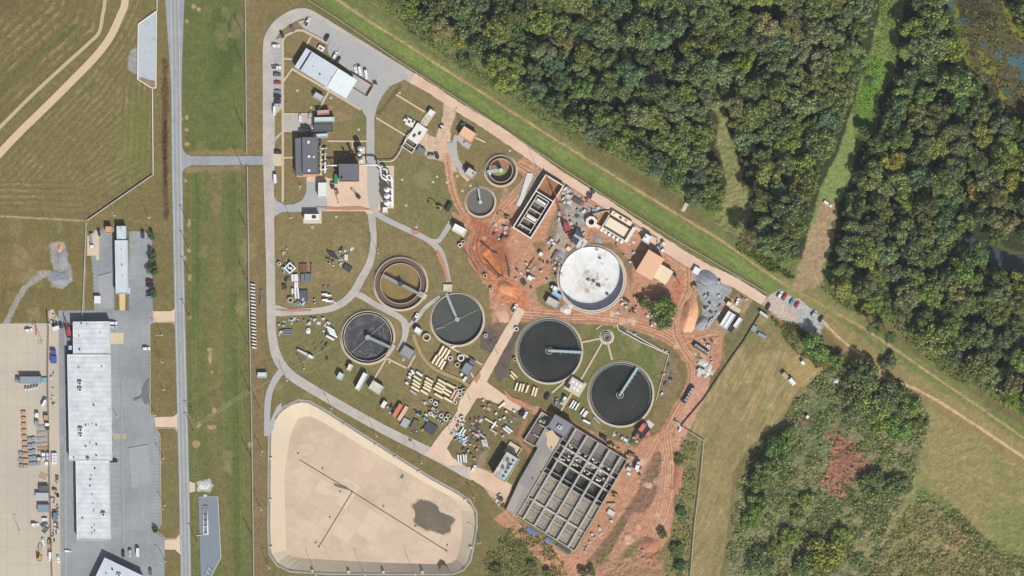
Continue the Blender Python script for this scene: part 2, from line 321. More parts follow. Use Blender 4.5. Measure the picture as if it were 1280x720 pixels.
ppoly([(648, 236), (662, 214), (680, 212), (678, 225), (664, 245), (655, 262), (648, 262)], (150, 142, 128), 4, 3, .8)
ppoly([(664, 300), (682, 302), (705, 230), (716, 235), (700, 275), (690, 300), (670, 318)], (124, 112, 78), 5, 4, .7)
ppoly([(690, 330), (705, 320), (702, 370), (690, 385), (684, 372)], (128, 118, 84), 4, 3, .75)
ppoly([(745, 300), (770, 305), (790, 330), (790, 370), (781, 330), (765, 312), (735, 305)], (126, 112, 78), 5, 3, .8)
ppoly([(668, 360), (690, 352), (702, 368), (705, 385), (690, 392), (674, 378)], (108, 110, 66), 3, 2, .8)
haul = [(640, 392), (690, 396), (750, 397), (800, 407), (835, 420), (858, 442), (868, 462), (864, 488), (848, 515), (832, 545)]
pstroke(haul, 17, E1, 2, 2, .9); ruts(haul, 13, 7, E3, (146, 94, 70), 1.0, .75)
h2 = [(860, 330), (862, 360), (846, 400), (850, 425), (866, 450)]
pstroke(h2, 14, E1, 2, 2, .9); ruts(h2, 11, 6, E3, (146, 94, 70), 1, .7)
ruts([(850, 432), (880, 420), (905, 418)], 7, 3, E3, E2, 1, .7)
h3 = [(650, 205), (700, 235), (760, 268), (820, 305), (862, 335)]
ruts(h3, 12, 6, E3, E2, 1.4, .6)
ppoly([(826, 440), (845, 452), (852, 480), (838, 510), (826, 540), (812, 545), (822, 500)], (138, 118, 86), 4, 3, .7, .3)
ppoly([(866, 470), (888, 470), (884, 492), (852, 555), (838, 560), (846, 530), (862, 500)], (196, 150, 126), 2, 1.5, .95, .2)
ppoly([(810, 545), (836, 535), (850, 560), (845, 600), (842, 640), (838, 670), (825, 690), (800, 700), (786, 720), (780, 790), (700, 790), (700, 700), (735, 690), (770, 645), (800, 600), (790, 588), (765, 570), (740, 555), (700, 535), (660, 512), (640, 505), (650, 500), (700, 522), (760, 556), (790, 566)], E1, 2, 2, .97, .25)
ppoly([(640, 632), (600, 600), (590, 588), (600, 585), (632, 600), (650, 655), (690, 680), (715, 697), (735, 690), (740, 705), (735, 740), (690, 720), (650, 672), (616, 648)], E1, 2, 2, .95, .2)
ppoly([(823, 562), (828, 570), (820, 620), (800, 650), (765, 690), (750, 706), (735, 700), (770, 655), (792, 615)], (134, 104, 84), 2, 2, .95, .45)
ppoly([(780, 645), (795, 655), (760, 706), (744, 716), (735, 704), (760, 680)], (108, 104, 66), 5, 4, .7, .3)
ppoly([(790, 640), (806, 640), (770, 700), (752, 712)], (186, 140, 114), 4, 2, .8)
ppoly([(778, 690), (815, 665), (800, 700), (782, 730), (755, 740), (752, 720)], (98, 104, 58), 4, 3, .8, .4)
ruts([(826, 545), (800, 590), (765, 645), (725, 695)], 9, 4, E3, E2, 1, .6)
h5 = [(830, 545), (835, 590), (828, 640), (808, 680), (795, 710)]
ruts(h5, 15, 9, (146, 94, 70), E3, .9, .75)
ruts([(600, 600), (640, 645), (690, 683), (722, 695)], 7, 3, E2, E3, 1, .6)
ruts([(645, 505), (700, 530), (760, 562), (800, 580)], 7, 3, E2, E3, 1.2, .6)
ppoly([(806, 670), (822, 676), (826, 692), (812, 712), (800, 700)], (150, 98, 72), 3, 3, .8, 1.2)
ppoly([(640, 530), (668, 522), (672, 560), (652, 592), (642, 580), (625, 600), (610, 590), (632, 560)], (122, 108, 72), 4, 3, .8)
pstroke([(657, 525), (648, 548), (660, 562), (668, 575)], 6, (176, 128, 98), 2, 2, .85)
pstroke([(628, 545), (645, 547), (660, 552)], 4, (176, 128, 98), 2, 2, .85)
ppoly([(590, 580), (602, 585), (632, 600), (640, 612), (632, 632), (612, 620), (596, 600)], (210, 172, 146), 2, 2, .95)
ppoly([(561, 520), (590, 505), (640, 500), (660, 520), (640, 560), (610, 585), (580, 575), (560, 560)], (118, 108, 74), 8, 6, .6, .15)
ppoly([(598, 570), (612, 560), (606, 580), (600, 590), (594, 590)], (150, 130, 112), 3, 2, .8)
for q in ([(600, 418), (612, 405), (622, 425), (615, 442), (600, 436)], [(645, 400), (655, 410), (642, 430), (634, 470), (622, 478), (616, 455), (622, 440)]):
    ppoly(q, (104, 92, 86), 1.5, 1, .95, .2)
ppoly([(771, 406), (775, 406), (800, 420), (838, 440), (836, 444), (800, 428), (772, 412)], (96, 90, 84), 1.5, 1.5, .9, .2)
ppoly([(838, 450), (848, 450), (832, 500), (826, 500)], (130, 116, 96), 3, 3, .7, .3)
ppoly([(880, 412), (888, 392), (898, 352), (918, 375), (930, 362), (945, 368), (930, 392), (922, 418), (905, 420)], (170, 142, 116), 4, 4, .8, .2)
ppoly([(866, 336), (880, 332), (900, 345), (915, 362), (905, 378), (896, 392), (876, 402), (878, 380), (868, 358)], (158, 160, 162), 2, 2, .95, .25)
ppoly([(955, 375), (975, 362), (1010, 382), (1032, 402), (1024, 420), (1000, 410), (975, 398), (955, 384)], (176, 176, 174), 2, 2, .95)
ppoly([(945, 378), (965, 372), (1000, 395), (990, 402)], (204, 176, 150), 5, 4, .6)
pstroke([(968, 398), (985, 408), (992, 414)], 3.5, (176, 110, 72), 1, .8, .95)
ppoly([(905, 418), (932, 395), (945, 372), (955, 385), (920, 440), (900, 460)], (112, 108, 72), 3, 3, .7, .3)
ppoly([(716, 700), (708, 697), (782, 574), (800, 585), (800, 610), (765, 660), (740, 692)], E1, 2, 1.5, .93, .2)
pstroke([(779, 580), (748, 636), (717, 692)], 2.6, (120, 120, 70), 1, .6, .9)
ppoly([(640, 512), (664, 516), (700, 520), (760, 548), (800, 560), (790, 575), (745, 552), (716, 532), (690, 516)], E1, 3, 2, .8, .2)
ppoly([(752, 700), (800, 690), (830, 700), (830, 780), (740, 780)], (168, 128, 102), 6, 8, .8, .8)
for k in range(130):
    a = random.uniform(0, 6.28); x, y = random.choice([(650, 330), (600, 300), (690, 345), (800, 400), (880, 440), (820, 600), (790, 690), (850, 350), (640, 230), (700, 530), (625, 395)]); x += random.gauss(0, 26); y += random.gauss(0, 20)
    if inside(np.array(x), np.array(y), [(560, 262), (660, 200), (870, 345), (905, 450), (845, 560), (835, 700), (700, 710), (600, 600), (640, 520), (790, 560), (840, 520), (850, 440), (700, 400), (640, 385), (585, 330)]):
        r = random.uniform(1.2, 6); ppoly([(x+r*math.cos(t*1.05)*random.uniform(.6, 1.4), y+r*math.sin(t*1.05)*random.uniform(.5, 1.2)) for t in range(6)], random.choice([E3, E2, (176, 154, 134), (148, 112, 94), (222, 198, 176), (158, 138, 122)]), 2, 2, .65)
# gravel by the west field
ppoly([(62, 305), (82, 302), (84, 318), (76, 325), (88, 330), (90, 352), (78, 362), (64, 358), (60, 342), (50, 350), (40, 350), (52, 338), (66, 338)], (160, 158, 152), 3, 3, .85, .4)
ppoly([(70, 304), (80, 303), (80, 322), (72, 322)], (196, 156, 120), 2, 1.5, .9)
pstroke([(8, 406), (15, 388), (30, 362), (46, 348), (58, 342)], 7, (160, 154, 146), 1.5, 1, .95)
ppoly([(245, 602), (262, 599), (267, 607), (262, 614), (246, 614)], (188, 188, 186), 1.5, 1.5, .9)
ppoly([(162, 62), (171, 60), (172, 92), (168, 92), (160, 86)], (160, 162, 164), 2, 2, .8)
for a, b in (((250, 533), (312, 487)), ((254, 536), (312, 492))): pstroke([a, ((a[0]+b[0])/2, (a[1]+b[1])/2), b], 1, (140, 132, 84), 1, .3, .35)

COL *= (1+.34*ND+.22*NC)[..., None].astype(np.float32)
# levee, excavations, banks
LEV = [(395, -40), (455, 18), (540, 74), (640, 138), (735, 198), (830, 256), (900, 298), (960, 340), (1000, 364), (1075, 406), (1150, 456), (1220, 504), (1340, 590)]
d = seg_dist(GX, GY, LEV); lm = smooth((22-d)/18)*1.1; lm *= smooth((GX-380)/60)
Z += lm.astype(np.float32)
dn = smooth((sdf(GX, GY, BELT)+4)/10); Z += (dn*NC*.35).astype(np.float32)
sl = crop([(600, 310), (635, 355)], 2)
pit = [(604, 318), (612, 312), (626, 335), (631, 350), (622, 346), (606, 330)]
Z[sl] -= smooth(sdf(GX[sl], GY[sl], pit)/4+.3)*1.6
for q, h in (([(625, 275), (640, 272), (636, 295), (622, 300)], 1.5), ([(748, 275), (765, 268), (800, 290), (818, 300), (808, 310), (785, 300), (760, 292)], 0.0)):
    sl = crop(q, 8); Z[sl] -= smooth(sdf(GX[sl], GY[sl], q)/5+.3)*h
# ------------------------------------------------------------ mesh helpers
def tagk(o, kind): o['kind'] = kind; return o
def tag(o, label, cat, group=None, kind=None):
    o['label'] = label; o['category'] = cat
    if group: o['group'] = group
    if kind: o['kind'] = kind
    return o
def link_mesh(name, me, parent=None):
    o = bpy.data.objects.new(name, me); C.objects.link(o)
    if parent: o.parent = parent
    return o
class MB:
    def __init__(s): s.v = []; s.f = []; s.uv = None
    def add(s, vs, fs):
        n = len(s.v); s.v += [tuple(p) for p in vs]; s.f += [tuple(i+n for i in f) for f in fs]; return s
    def box(s, cx, cy, cz, lx, ly, lz, rot=0, top=1, topy=None):
        """box with its base centre at cz; top scales the upper face"""
        c, sn = math.cos(rot), math.sin(rot); vs = []; topy = top if topy is None else topy
        for z, k, ky in ((cz, 1, 1), (cz+lz, top, topy)):
            for a, b in ((-1, -1), (1, -1), (1, 1), (-1, 1)):
                x = a*lx/2*k; y = b*ly/2*ky; vs.append((cx+x*c-y*sn, cy+x*sn+y*c, z))
        return s.add(vs, [(3, 2, 1, 0), (4, 5, 6, 7), (0, 1, 5, 4), (1, 2, 6, 5), (2, 3, 7, 6), (3, 0, 4, 7)])
    def bx(s, x0, x1, y0, y1, z0, z1): return s.box((x0+x1)/2, (y0+y1)/2, z0, x1-x0, y1-y0, z1-z0)
    def prism(s, P, z0, z1, cap=True):
        n = len(P); vs = [(x, y, z0) for x, y in P]+[(x, y, z1) for x, y in P]
        a = sum(P[i][0]*P[(i+1) % n][1]-P[(i+1) % n][0]*P[i][1] for i in range(n))
        fs = [(i, (i+1) % n, n+(i+1) % n, n+i) for i in range(n)]
        if cap: fs += [tuple(range(n-1, -1, -1)), tuple(range(n, 2*n))]
        if a < 0: fs = [tuple(reversed(f)) for f in fs]
        return s.add(vs, fs)
    def sheet(s, P, z):
        a = sum(P[i][0]*P[(i+1) % len(P)][1]-P[(i+1) % len(P)][0]*P[i][1] for i in range(len(P)))
        if a < 0: P = P[::-1]
        return s.add([(x, y, z) for x, y in P], [tuple(range(len(P)))])
    def cyl(s, x, y, z0, z1, r, n=12, r2=None, r2in=None):
        r2 = r if r2 is None else r2
        P = [(math.cos(2*math.pi*i/n), math.sin(2*math.pi*i/n)) for i in range(n)]
        vs = [(x+r*a, y+r*b, z0) for a, b in P]+[(x+r2*a, y+r2*b, z1) for a, b in P]
        fs = [(i, (i+1) % n, n+(i+1) % n, n+i) for i in range(n)]+[tuple(range(n-1, -1, -1)), tuple(range(n, 2*n))]
        return s.add(vs, fs)
    def ring(s, x, y, z0, z1, ri, ro, n=24, z1i=None):
        z1i = z1 if z1i is None else z1i
        P = [(math.cos(2*math.pi*i/n), math.sin(2*math.pi*i/n)) for i in range(n)]
        vs = [(x+r*a, y+r*b, z) for r, z in ((ro, z0), (ro, z1), (ri, z1i), (ri, z0)) for a, b in P]
        fs = []
        for i in range(n):
            j = (i+1) % n
            fs += [(i, j, n+j, n+i), (n+i, n+j, 2*n+j, 2*n+i), (2*n+i, 2*n+j, 3*n+j, 3*n+i), (3*n+i, 3*n+j, j, i)]
        return s.add(vs, fs)
    def tube(s, pts, r, n=6, cap=True, r2=None):
        """round bar through 3D points"""
        V = [Vector(p) for p in pts]; m = len(V); vs = []; fs = []
        for i, p in enumerate(V):
            t = (V[min(i+1, m-1)]-V[max(i-1, 0)]).normalized()
            a = t.cross(Vector((0, 0, 1)) if abs(t.z) < .9 else Vector((1, 0, 0))).normalized(); b = a.cross(t)
            rr = r if r2 is None else r+(r2-r)*i/(m-1)
            vs += [tuple(p+(a*math.cos(2*math.pi*k/n)+b*math.sin(2*math.pi*k/n))*rr) for k in range(n)]
        for i in range(m-1):
            fs += [(i*n+k, (i+1)*n+k, (i+1)*n+(k+1) % n, i*n+(k+1) % n) for k in range(n)]
        if cap: fs += [tuple(range(n)), tuple(range(m*n-1, m*n-n-1, -1))]
        return s.add(vs, fs)
    def hollow(s, L, r, t, y=0, z=0, x=0, n=12):
        """pipe section lying along x, open at both ends"""
        P = [(math.cos(2*math.pi*i/n), math.sin(2*math.pi*i/n)) for i in range(n)]
        vs = [(x+a, y+q*u, z+q*w_) for a, q in ((-L/2, r), (L/2, r), (L/2, r-t), (-L/2, r-t)) for u, w_ in P]; fs = []
        for i in range(n):
            j = (i+1) % n
            fs += [(i, n+i, n+j, j), (n+i, 2*n+i, 2*n+j, n+j), (2*n+i, 3*n+i, 3*n+j, 2*n+j), (3*n+i, i, j, 3*n+j)]
        return s.add(vs, fs)
    def mesh(s, name, m=None, smooth=False):
        me = bpy.data.meshes.new(name); me.from_pydata(s.v, [], s.f)
        if m: me.materials.append(m)
        if smooth: me.polygons.foreach_set('use_smooth', [True]*len(me.polygons))
        me.update(); return me
    def obj(s, name, m=None, parent=None, smooth=False): return link_mesh(name, s.mesh(name, m, smooth), parent)
def WP(pts): return [(WX(p[0]), WY(p[1])) for p in pts]

# ------------------------------------------------------------ paved surfaces (each a sheet a little above the one below)
m_asph = mat('asphalt', (153, 156, 158), .9, .1, .35, (136, 140, 143), .05, .52)
m_road = mat('road_asphalt', (160, 164, 168), .9, .1, .5, (144, 150, 156), .09)
m_wroad = mat('works_road', (190, 181, 171), .9, .1, .5, (170, 166, 160), .1, .53)
m_lot = mat('works_lot', (168, 170, 171), .9, .09, .5, (186, 176, 166), .03, .55)
m_pink = mat('dusty_road', (212, 184, 160), .95, .08, .4, (222, 196, 172), .06, .5)
m_pinker = mat('dusty_road_red', (218, 190, 166), .95, .1, .4, (204, 166, 140), .05, .58)
m_conc = mat('concrete_apron', (196, 184, 166), .9, .06, .5, (184, 175, 160), .02)
m_conc2 = mat('concrete_pad', (206, 190, 162), .9, .08, .8)
m_walk = mat('sidewalk', (200, 180, 154), .9, .08, 1.2)
m_basin = mat('basin_slab', (212, 188, 164), .9, .07, .3, (194, 172, 150), .05, .52)
m_slate = mat('slate_pad', (126, 136, 146), .9, .1, .6)
m_court = mat('court_floor', (182, 190, 196), .9, .08, .5, (160, 166, 170), .12, .66)
m_white = mat('road_paint', (222, 222, 216), .8, .06, 1)
m_paintg = mat('worn_paint', (186, 188, 186), .8, .1, 1)
m_yel = mat('yellow_paint', (206, 180, 120), .8, .08, 1)
m_kerb = mat('kerb_concrete', (204, 196, 180), .9, .08, 1)
PAVE = []                                   # plan polygons the ground must stay under
_zl = [0.06]
def zlev(): _zl[0] += .004; return _zl[0]
def pave(name, pts, m, z=None, wob=0):
    if wob:
        q = []
        for i in range(len(pts)):
            a, b = pts[i], pts[(i+1) % len(pts)]; L = math.dist(a, b); n = max(1, int(L/3))
            q += [(a[0]+(b[0]-a[0])*k/n+random.uniform(-wob, wob), a[1]+(b[1]-a[1])*k/n+random.uniform(-wob, wob)) for k in range(n)]
        pts = q
    PAVE.append(pts)
    z = z or zlev()
    o = MB().sheet(WP(pts), z).obj(name, m); tagk(o, 'structure'); o['zz'] = z; return o
def offs(pts, w0):
    P = np.array(pts); T = np.gradient(P, axis=0); T /= np.linalg.norm(T, axis=1)[:, None]+1e-9
    Nn = np.stack([-T[:, 1], T[:, 0]], 1); w0 = np.asarray(w0)
    return P+Nn*(w0[:, None] if w0.ndim else w0)
def road(name, pts, width, m, z=None, wob=0, cr=True):
    """ribbon along a centre line; width a number or one per control point"""
    ctl = pts; P = curve(pts, 4) if cr and len(pts) > 2 else [tuple(np.array(pts[0])*(1-t)+np.array(pts[-1])*t) for t in np.linspace(0, 1, 12)]
    if isinstance(width, (list, tuple)):
        acc = [0]
        for a, b in zip(ctl[:-1], ctl[1:]): acc.append(acc[-1]+math.dist(a, b))
        s_ = [0]
        for a, b in zip(P[:-1], P[1:]): s_.append(s_[-1]+math.dist(a, b))
        wd = np.interp(np.array(s_)*acc[-1]/s_[-1], acc, width)
    else: wd = np.full(len(P), float(width))
    jl = np.random.uniform(-wob, wob, len(P)); jr = np.random.uniform(-wob, wob, len(P))
    A = offs(P, wd/2+jl); B = offs(P, -wd/2+jr)
    z = z or zlev(); mb = MB(); n = len(P)
    vs = [(WX(a[0]), WY(a[1]), z) for a in A]+[(WX(b[0]), WY(b[1]), z) for b in B]
    fs = [(i, i+1, n+i+1, n+i) for i in range(n-1)]
    v = vs; i = 0
    nz = (v[1][0]-v[0][0])*(v[n][1]-v[0][1])-(v[1][1]-v[0][1])*(v[n][0]-v[0][0])
    if nz < 0: fs = [tuple(reversed(f)) for f in fs]
    mb.add(vs, fs); PAVE.append([tuple(q) for q in A]+[tuple(q) for q in B[::-1]])
    return tagk(mb.obj(name, m), 'structure')
def lines(name, segs, w0, m, z):
    mb = MB()
    for seg in segs:
        for a, b in zip(seg[:-1], seg[1:]):
            d = Vector((b[0]-a[0], b[1]-a[1])); L = d.length
            if L < 1e-6: continue
            n = Vector((-d.y, d.x))/L*w0/2
            q = [(a[0]+n.x, a[1]+n.y), (b[0]+n.x, b[1]+n.y), (b[0]-n.x, b[1]-n.y), (a[0]-n.x, a[1]-n.y)]
            mb.sheet(WP(q), z)
    return tagk(mb.obj(name, m), 'structure')

# west yard
pave('concrete_apron', [(-90, 405), (60, 404), (60.5, 389), (66, 386), (73, 398), (76, 720), (77, 800), (-90, 800)], m_conc)
lines('apron_joint', [[(x, 406), (x+2, 790)] for x in (8, 21, 34, 47)]+[[(-90, y), (60, y)] for y in range(420, 790, 22)], .35, mat('joint', (172, 160, 142), .9, .1, 1), _zl[0]+.004); zlev()
pave('yard_asphalt', [(73, 388), (118, 388), (192, 388), (192, 403), (187, 406), (187, 517), (193, 522), (193, 533), (199, 543), (201, 655), (193, 665), (206, 673), (206, 690), (204, 800), (77, 800), (74.5, 560)], m_asph)
pave('parking_lot', [(118, 287), (142, 285), (143, 388), (118, 388), (116.5, 345), (114, 322), (114, 300)], m_asph)
pave('parking_lot', [(162, 289), (190, 289), (191, 388), (161, 388)], m_asph)
pave('concrete_pad', [(109, 295), (118, 293), (124, 295), (124, 325), (120, 325), (120, 319.5), (109, 319.5)], m_conc2)
pave('concrete_pad', [(118, 289), (126, 289), (128, 295), (118, 295)], m_conc2)
pave('concrete_pad', [(149, 367), (156.5, 367), (156.5, 388), (149.5, 388)], mat('sand_pad', (214, 186, 138), .9, .06, 1))
pave('concrete_pad', [(138, 416), (154.5, 416), (154.5, 430), (138, 430)], m_conc2)
pave('concrete_pad', [(140, 542), (158, 542), (158, 549), (141, 549)], mat('khaki_pad', (172, 164, 140), .9, .06, 1))
pave('driveway', [(191, 389), (214, 389), (221, 384), (222, 408), (217, 402), (192, 402.5)], m_pink)
pave('driveway', [(193, 522), (216, 521), (223, 516), (224, 541), (219, 534), (194, 534)], m_pink)
pave('driveway', [(206, 674.5), (220, 674), (225, 667), (226, 694), (219, 687), (206, 687)], m_pink)
pave('driveway', [(234, 601), (244, 604), (244, 614.5), (236, 616)], m_conc2)
g = []
for y in np.arange(436, 492, 5.6): g.append([(139, y), (146.5, y)])
for y in np.arange(565, 672, 6.8): g.append([(138.5, y), (150, y)])
for y in np.arange(444, 465, 4.6): g.append([(179, y), (186, y)])
for y in np.arange(547, 662, 4.4): g.append([(190.5, y), (198, y)])
g += [[(178, 407), (178, 430)], [(186, 407), (186, 430)]]+[[(178, y), (186, y-5)] for y in range(412, 433, 3)]
for x in np.arange(134, 187, 5): g.append([(x, 688), (x, 697)])
g += [[(117, 697), (133, 688)]]+[[(120+3*k, 697), (124+2.4*k, 693-1.3*k)] for k in range(5)]
for x in np.arange(162, 190, 5): g.append([(x, 290), (x, 298)])
for y in np.arange(301, 350, 5.5): g.append([(182, y), (190, y)]); g.append([(163, y+3), (168, y+3)])
for y in np.arange(325, 385, 5): g.append([(115.5, y), (122, y)])
g += [[(132, 305), (142, 305), (142, 307.5), (132, 307.5), (132, 305)], [(162, 304), (174, 304), (174, 307), (162, 307), (162, 304)]]
lines('parking_marking', g, .35, m_paintg, _zl[0]+.006); zlev()

# trunk road
TR = [(217.5, -60), (218.5, 0), (219.5, 60), (220.3, 110), (221.2, 200), (223, 300), (225, 400), (227.5, 500), (230, 600), (232.5, 720), (234, 800)]
road('trunk_road', TR, [26, 24, 17.5, 13, 13, 13, 13, 13, 13, 13, 13], m_road)
zr = _zl[0]
P = curve(TR, 6)
lines('road_marking', [[tuple(q) for q in offs(P, .45)], [tuple(q) for q in offs(P, -.45)]], .3, m_yel, zr+.004)
lines('road_marking', [[tuple(q) for q in offs(P, 4.7)], [tuple(q) for q in offs(P, -4.7)]], .35, m_white, zr+.004)
lines('wheel_wear', [[tuple(q) for q in offs(P, o)] for o in (-3.4, -1.6, 1.6, 3.4)], 1.0, mat('road_wear', (148, 152, 156), .9, .16, .5), zr+.003); zlev(); zlev()
lines('crack_seal', [[(219+.009*y+dx, y), (219.5+.009*y+dx+random.uniform(-1, 1), y+random.uniform(6, 20))] for y in range(10, 720, 38) for dx in (random.uniform(-4, 5),)], .3, mat('crack_seal', (112, 116, 120), .8, .1, 1), zr+.005)
pave('access_road', [(227, 180), (229, 188), (233, 193), (240, 195), (330, 195), (330, 206), (240, 206.5), (232, 209), (228, 215), (226.5, 224)], m_road)

# works roads
road('works_road', [(336, 206), (336, 130), (335.5, 62), (339, 44), (350, 30), (366, 20), (380, 16.5), (394, 22), (420, 38), (500, 88), (520, 101)], [15, 15, 14, 14, 15, 15, 13, 12, 12, 13, 13], m_wroad)
pave('works_lot', [(341, 50), (352, 47), (352, 136), (347, 141), (341, 141)], m_lot)
pave('works_lot', [(372, 27), (392, 22), (420, 36), (500, 86), (512, 96), (500, 102), (487, 108), (478, 120), (471, 134), (468, 148), (468, 205), (458, 205), (458, 147), (452, 137), (412, 113), (436, 97), (440, 92), (411, 68), (409, 60), (412, 54), (396, 44), (380, 36)], m_lot)
pave('works_lot', [(341, 180), (345, 170), (354, 163), (354, 142), (392, 142), (392, 162), (380, 165), (354, 165)], m_wroad)
pave('works_road', [(329, 190), (343, 178), (343, 213), (341, 245), (330, 225)], m_wroad)
pave('works_lot', [(341, 244), (346, 251), (356, 256), (368, 255), (378, 250), (383, 240), (383, 222), (409, 222), (409, 264), (352, 265), (344, 270), (338, 280)], m_lot)
pave('concrete_pad', [(341, 188), (353, 188), (353, 207.5), (341, 207.5)], m_conc2)
road('works_road', [(336, 205), (336.5, 260), (338, 330), (339, 395), (341, 425), (348, 450), (365, 470), (400, 492), (440, 515), (480, 537), (520, 557), (560, 577), (580, 589), (592, 596)], [14, 12, 11, 11, 11, 12, 12, 11.5, 11.5, 11.5, 12, 14, 13, 11], m_wroad)
pave('works_yard', [(584, 584), (596, 584), (612, 590), (640, 606), (636, 618), (630, 624), (600, 606), (588, 598)], m_pinker, wob=.5)
road('works_road', [(335, 380), (346, 388), (362, 390), (400, 388), (422, 382), (440, 368), (452, 348), (463, 326), (467, 300), (465, 275), (465, 262)], [4, 14, 8.5, 8, 9, 10, 10, 9, 7.5, 9, 10], m_wroad)
road('works_road', [(436, 366), (450, 369), (470, 381), (500, 397), (507, 408), (505, 424), (498, 438)], [6, 8, 7, 7.5, 9, 7, 6], m_wroad)
road('works_road', [(506, 410), (520, 400), (531, 385), (550, 371)], 5, m_wroad)
road('works_road', [(466, 262), (480, 273), (520, 292), (538, 302), (550, 314), (557, 332), (561, 352)], [8, 7, 7, 7, 8, 6, 5.5], m_lot)
road('works_road', [(536, 300), (548, 301), (558, 287), (564, 278)], [5, 6, 6.5, 7], m_wroad)
road('side_road', [(353, 462), (342, 478), (335, 500), (333.5, 545)], [9, 8, 8, 7], m_lot)
pave('concrete_pad', [(336, 530), (346, 508), (352, 503), (352, 512), (344, 520), (342, 536), (336, 545)], m_lot)
pave('works_road', [(467, 200), (474, 200), (474, 214), (467, 268), (458, 268), (458, 200)], m_lot)
pave('concrete_yard', [(384, 218), (402, 218), (409, 222), (418, 224), (449, 224), (449, 207), (459, 207), (459, 225), (474, 226), (476, 262), (462, 268), (455, 264), (409, 264), (409, 228), (384, 227)], m_pink)
pave('works_road', [(459, 207), (475, 207), (475, 250), (470, 268), (462, 262), (459, 240)], m_lot)
pave('concrete_pad', [(475, 207), (492.5, 207), (492.5, 260.5), (477, 260.5), (475, 240)], m_conc2)
road('perimeter_road', [(515, 97), (540, 112), (570, 132), (620, 163), (660, 191), (700, 219), (760, 256), (800, 284), (835, 309), (880, 336), (920, 354), (955, 376)], [13, 12, 12, 13, 13, 11, 11, 12, 16, 15, 13, 12], m_pinker, wob=.5)
road('cross_road', [(652, 386), (625, 434), (600, 478), (575, 520), (549, 562)], [11, 12, 14, 12.5, 15], m_pink, wob=.35)
pave('cross_road', [(596, 468), (612, 480), (640, 500), (655, 512), (640, 514), (612, 500), (595, 497), (580, 506), (568, 526), (575, 500)], m_pink, wob=.3)
pave('cross_road', [(559, 532), (556, 545), (558, 560), (566, 572), (580, 582), (560, 582), (530, 568), (538, 560), (548, 545)], m_pink, wob=.3)
road('path', [(572, 200), (576, 215), (586, 226)], 4.5, m_walk, cr=True)
road('access_track', [(565, 178), (568, 196), (576, 210), (583, 218)], [12, 9, 7, 6], m_lot)
pave('concrete_pad', [(568, 168), (576, 170), (586, 180), (580, 184), (572, 176), (564, 182)], m_lot)
# long light path and its narrow neighbour in the north-west
ROADNW = [(158, -60), (156.5, 0), (151, 18), (138, 46), (120, 70), (95, 96), (60, 131), (25, 165), (-5, 197), (-60, 260)]
road('field_road', ROADNW, 9.5, mat('field_concrete', (206, 184, 148), .9, .09, .5))
PW = [(132, -60), (131, 0), (128, 20), (124, 40), (112, 53), (80, 82), (40, 119), (0, 159), (-50, 210)]
road('gravel_path', PW, 4.6, mat('field_gravel', (188, 170, 138), .95, .16, 1.2))
# small walks
def walk(*pts, w=2.4, m=None): return road('footpath', list(pts), w, m or m_walk, cr=False) if len(pts) == 2 else road('footpath', list(pts), w, m or m_walk)
walk((353.5, 50), (353.5, 253), w=3)
walk((353, 53), (355, 46), (372, 38), (378, 38), (396, 47), (411, 55), w=3)
walk((389, 46), (383, 56)); walk((354, 73), (367, 74.5)); walk((366, 85), (354, 102)); walk((365, 86), (451, 137), w=3)
walk((411, 114), (399, 137)); walk((353, 197), (368, 197)); walk((409, 176.5), (458, 176.5), w=2.2); walk((440.5, 176), (440.5, 186), w=2.2)
walk((354, 142.5), (391, 142.5)); walk((495, 118), (531, 140)); walk((470, 147), (508, 170))
walk((556, 409), (545, 412), w=.4); walk((561, 433), (603, 456)); walk((483, 448), (467, 475)); walk((484, 448), (508, 460)); walk((510, 460), (519, 444))
walk((727, 428), (751, 423)); walk((753, 428), (726, 475)); walk((760, 430), (765, 450)); walk((715, 491), (701, 514)); walk((706, 477), (690, 491)); walk((783, 413), (834, 442), w=1.6)
walk((745, 412), (752, 406), w=1.6); walk((588, 465), (592, 472)); walk((594, 172), (607, 178))
road('footpath', [(516, 418), (528, 445), (545, 462), (575, 475), (586, 482)], 4, mat('worn_track', (168, 146, 100), .95, .14, .8), wob=.4)
# slate pad and court
SLP = [(248, 621.5), (272, 621), (276, 697), (262, 724), (251, 724)]
pave('equipment_pad', SLP, m_slate)
CRT = [(173, 30), (195, 14), (194.5, 110), (189, 109.5), (172.5, 99)]
pave('court', CRT, m_court)
pave('stain', [(176, 96), (188, 100), (194, 101), (194, 109), (189, 108), (174, 99)], mat('stain', (150, 124, 96), .9, .2, 1), wob=.5)
g = [[(354.5-3, y), (343, y)] for y in np.arange(63, 84, 4.6)]+[[(408+6*k, 60+4*k), (413+6*k, 50+4*k)] for k in range(4)]+[[(470+2, 95), (464+2, 108)]]
g += [[(356+i, 143), (356+i, 152)] for i in (0, 7, 14, 21, 28)]
lines('parking_marking', g, .4, m_paintg, _zl[0]+.006); zlev()
pave('oil_stain', [(186.5, 472), (186, 505), (180, 504), (177, 498), (168, 502), (166, 500), (176, 494), (180, 482)], mat('oil_stain', (112, 114, 118), .85, .12, .8), wob=.8)
for q in ([(80, 390), (82, 390), (84, 720), (81, 720)], [(150, 430), (151, 430), (156, 680), (154, 680)], [(160, 560), (185, 556), (190, 600), (165, 610)], [(122, 345), (140, 340), (141, 385), (124, 386)]): pave('asphalt_patch', q, mat('asphalt_patch', (158, 161, 164), .9, .1, .3), wob=.3)
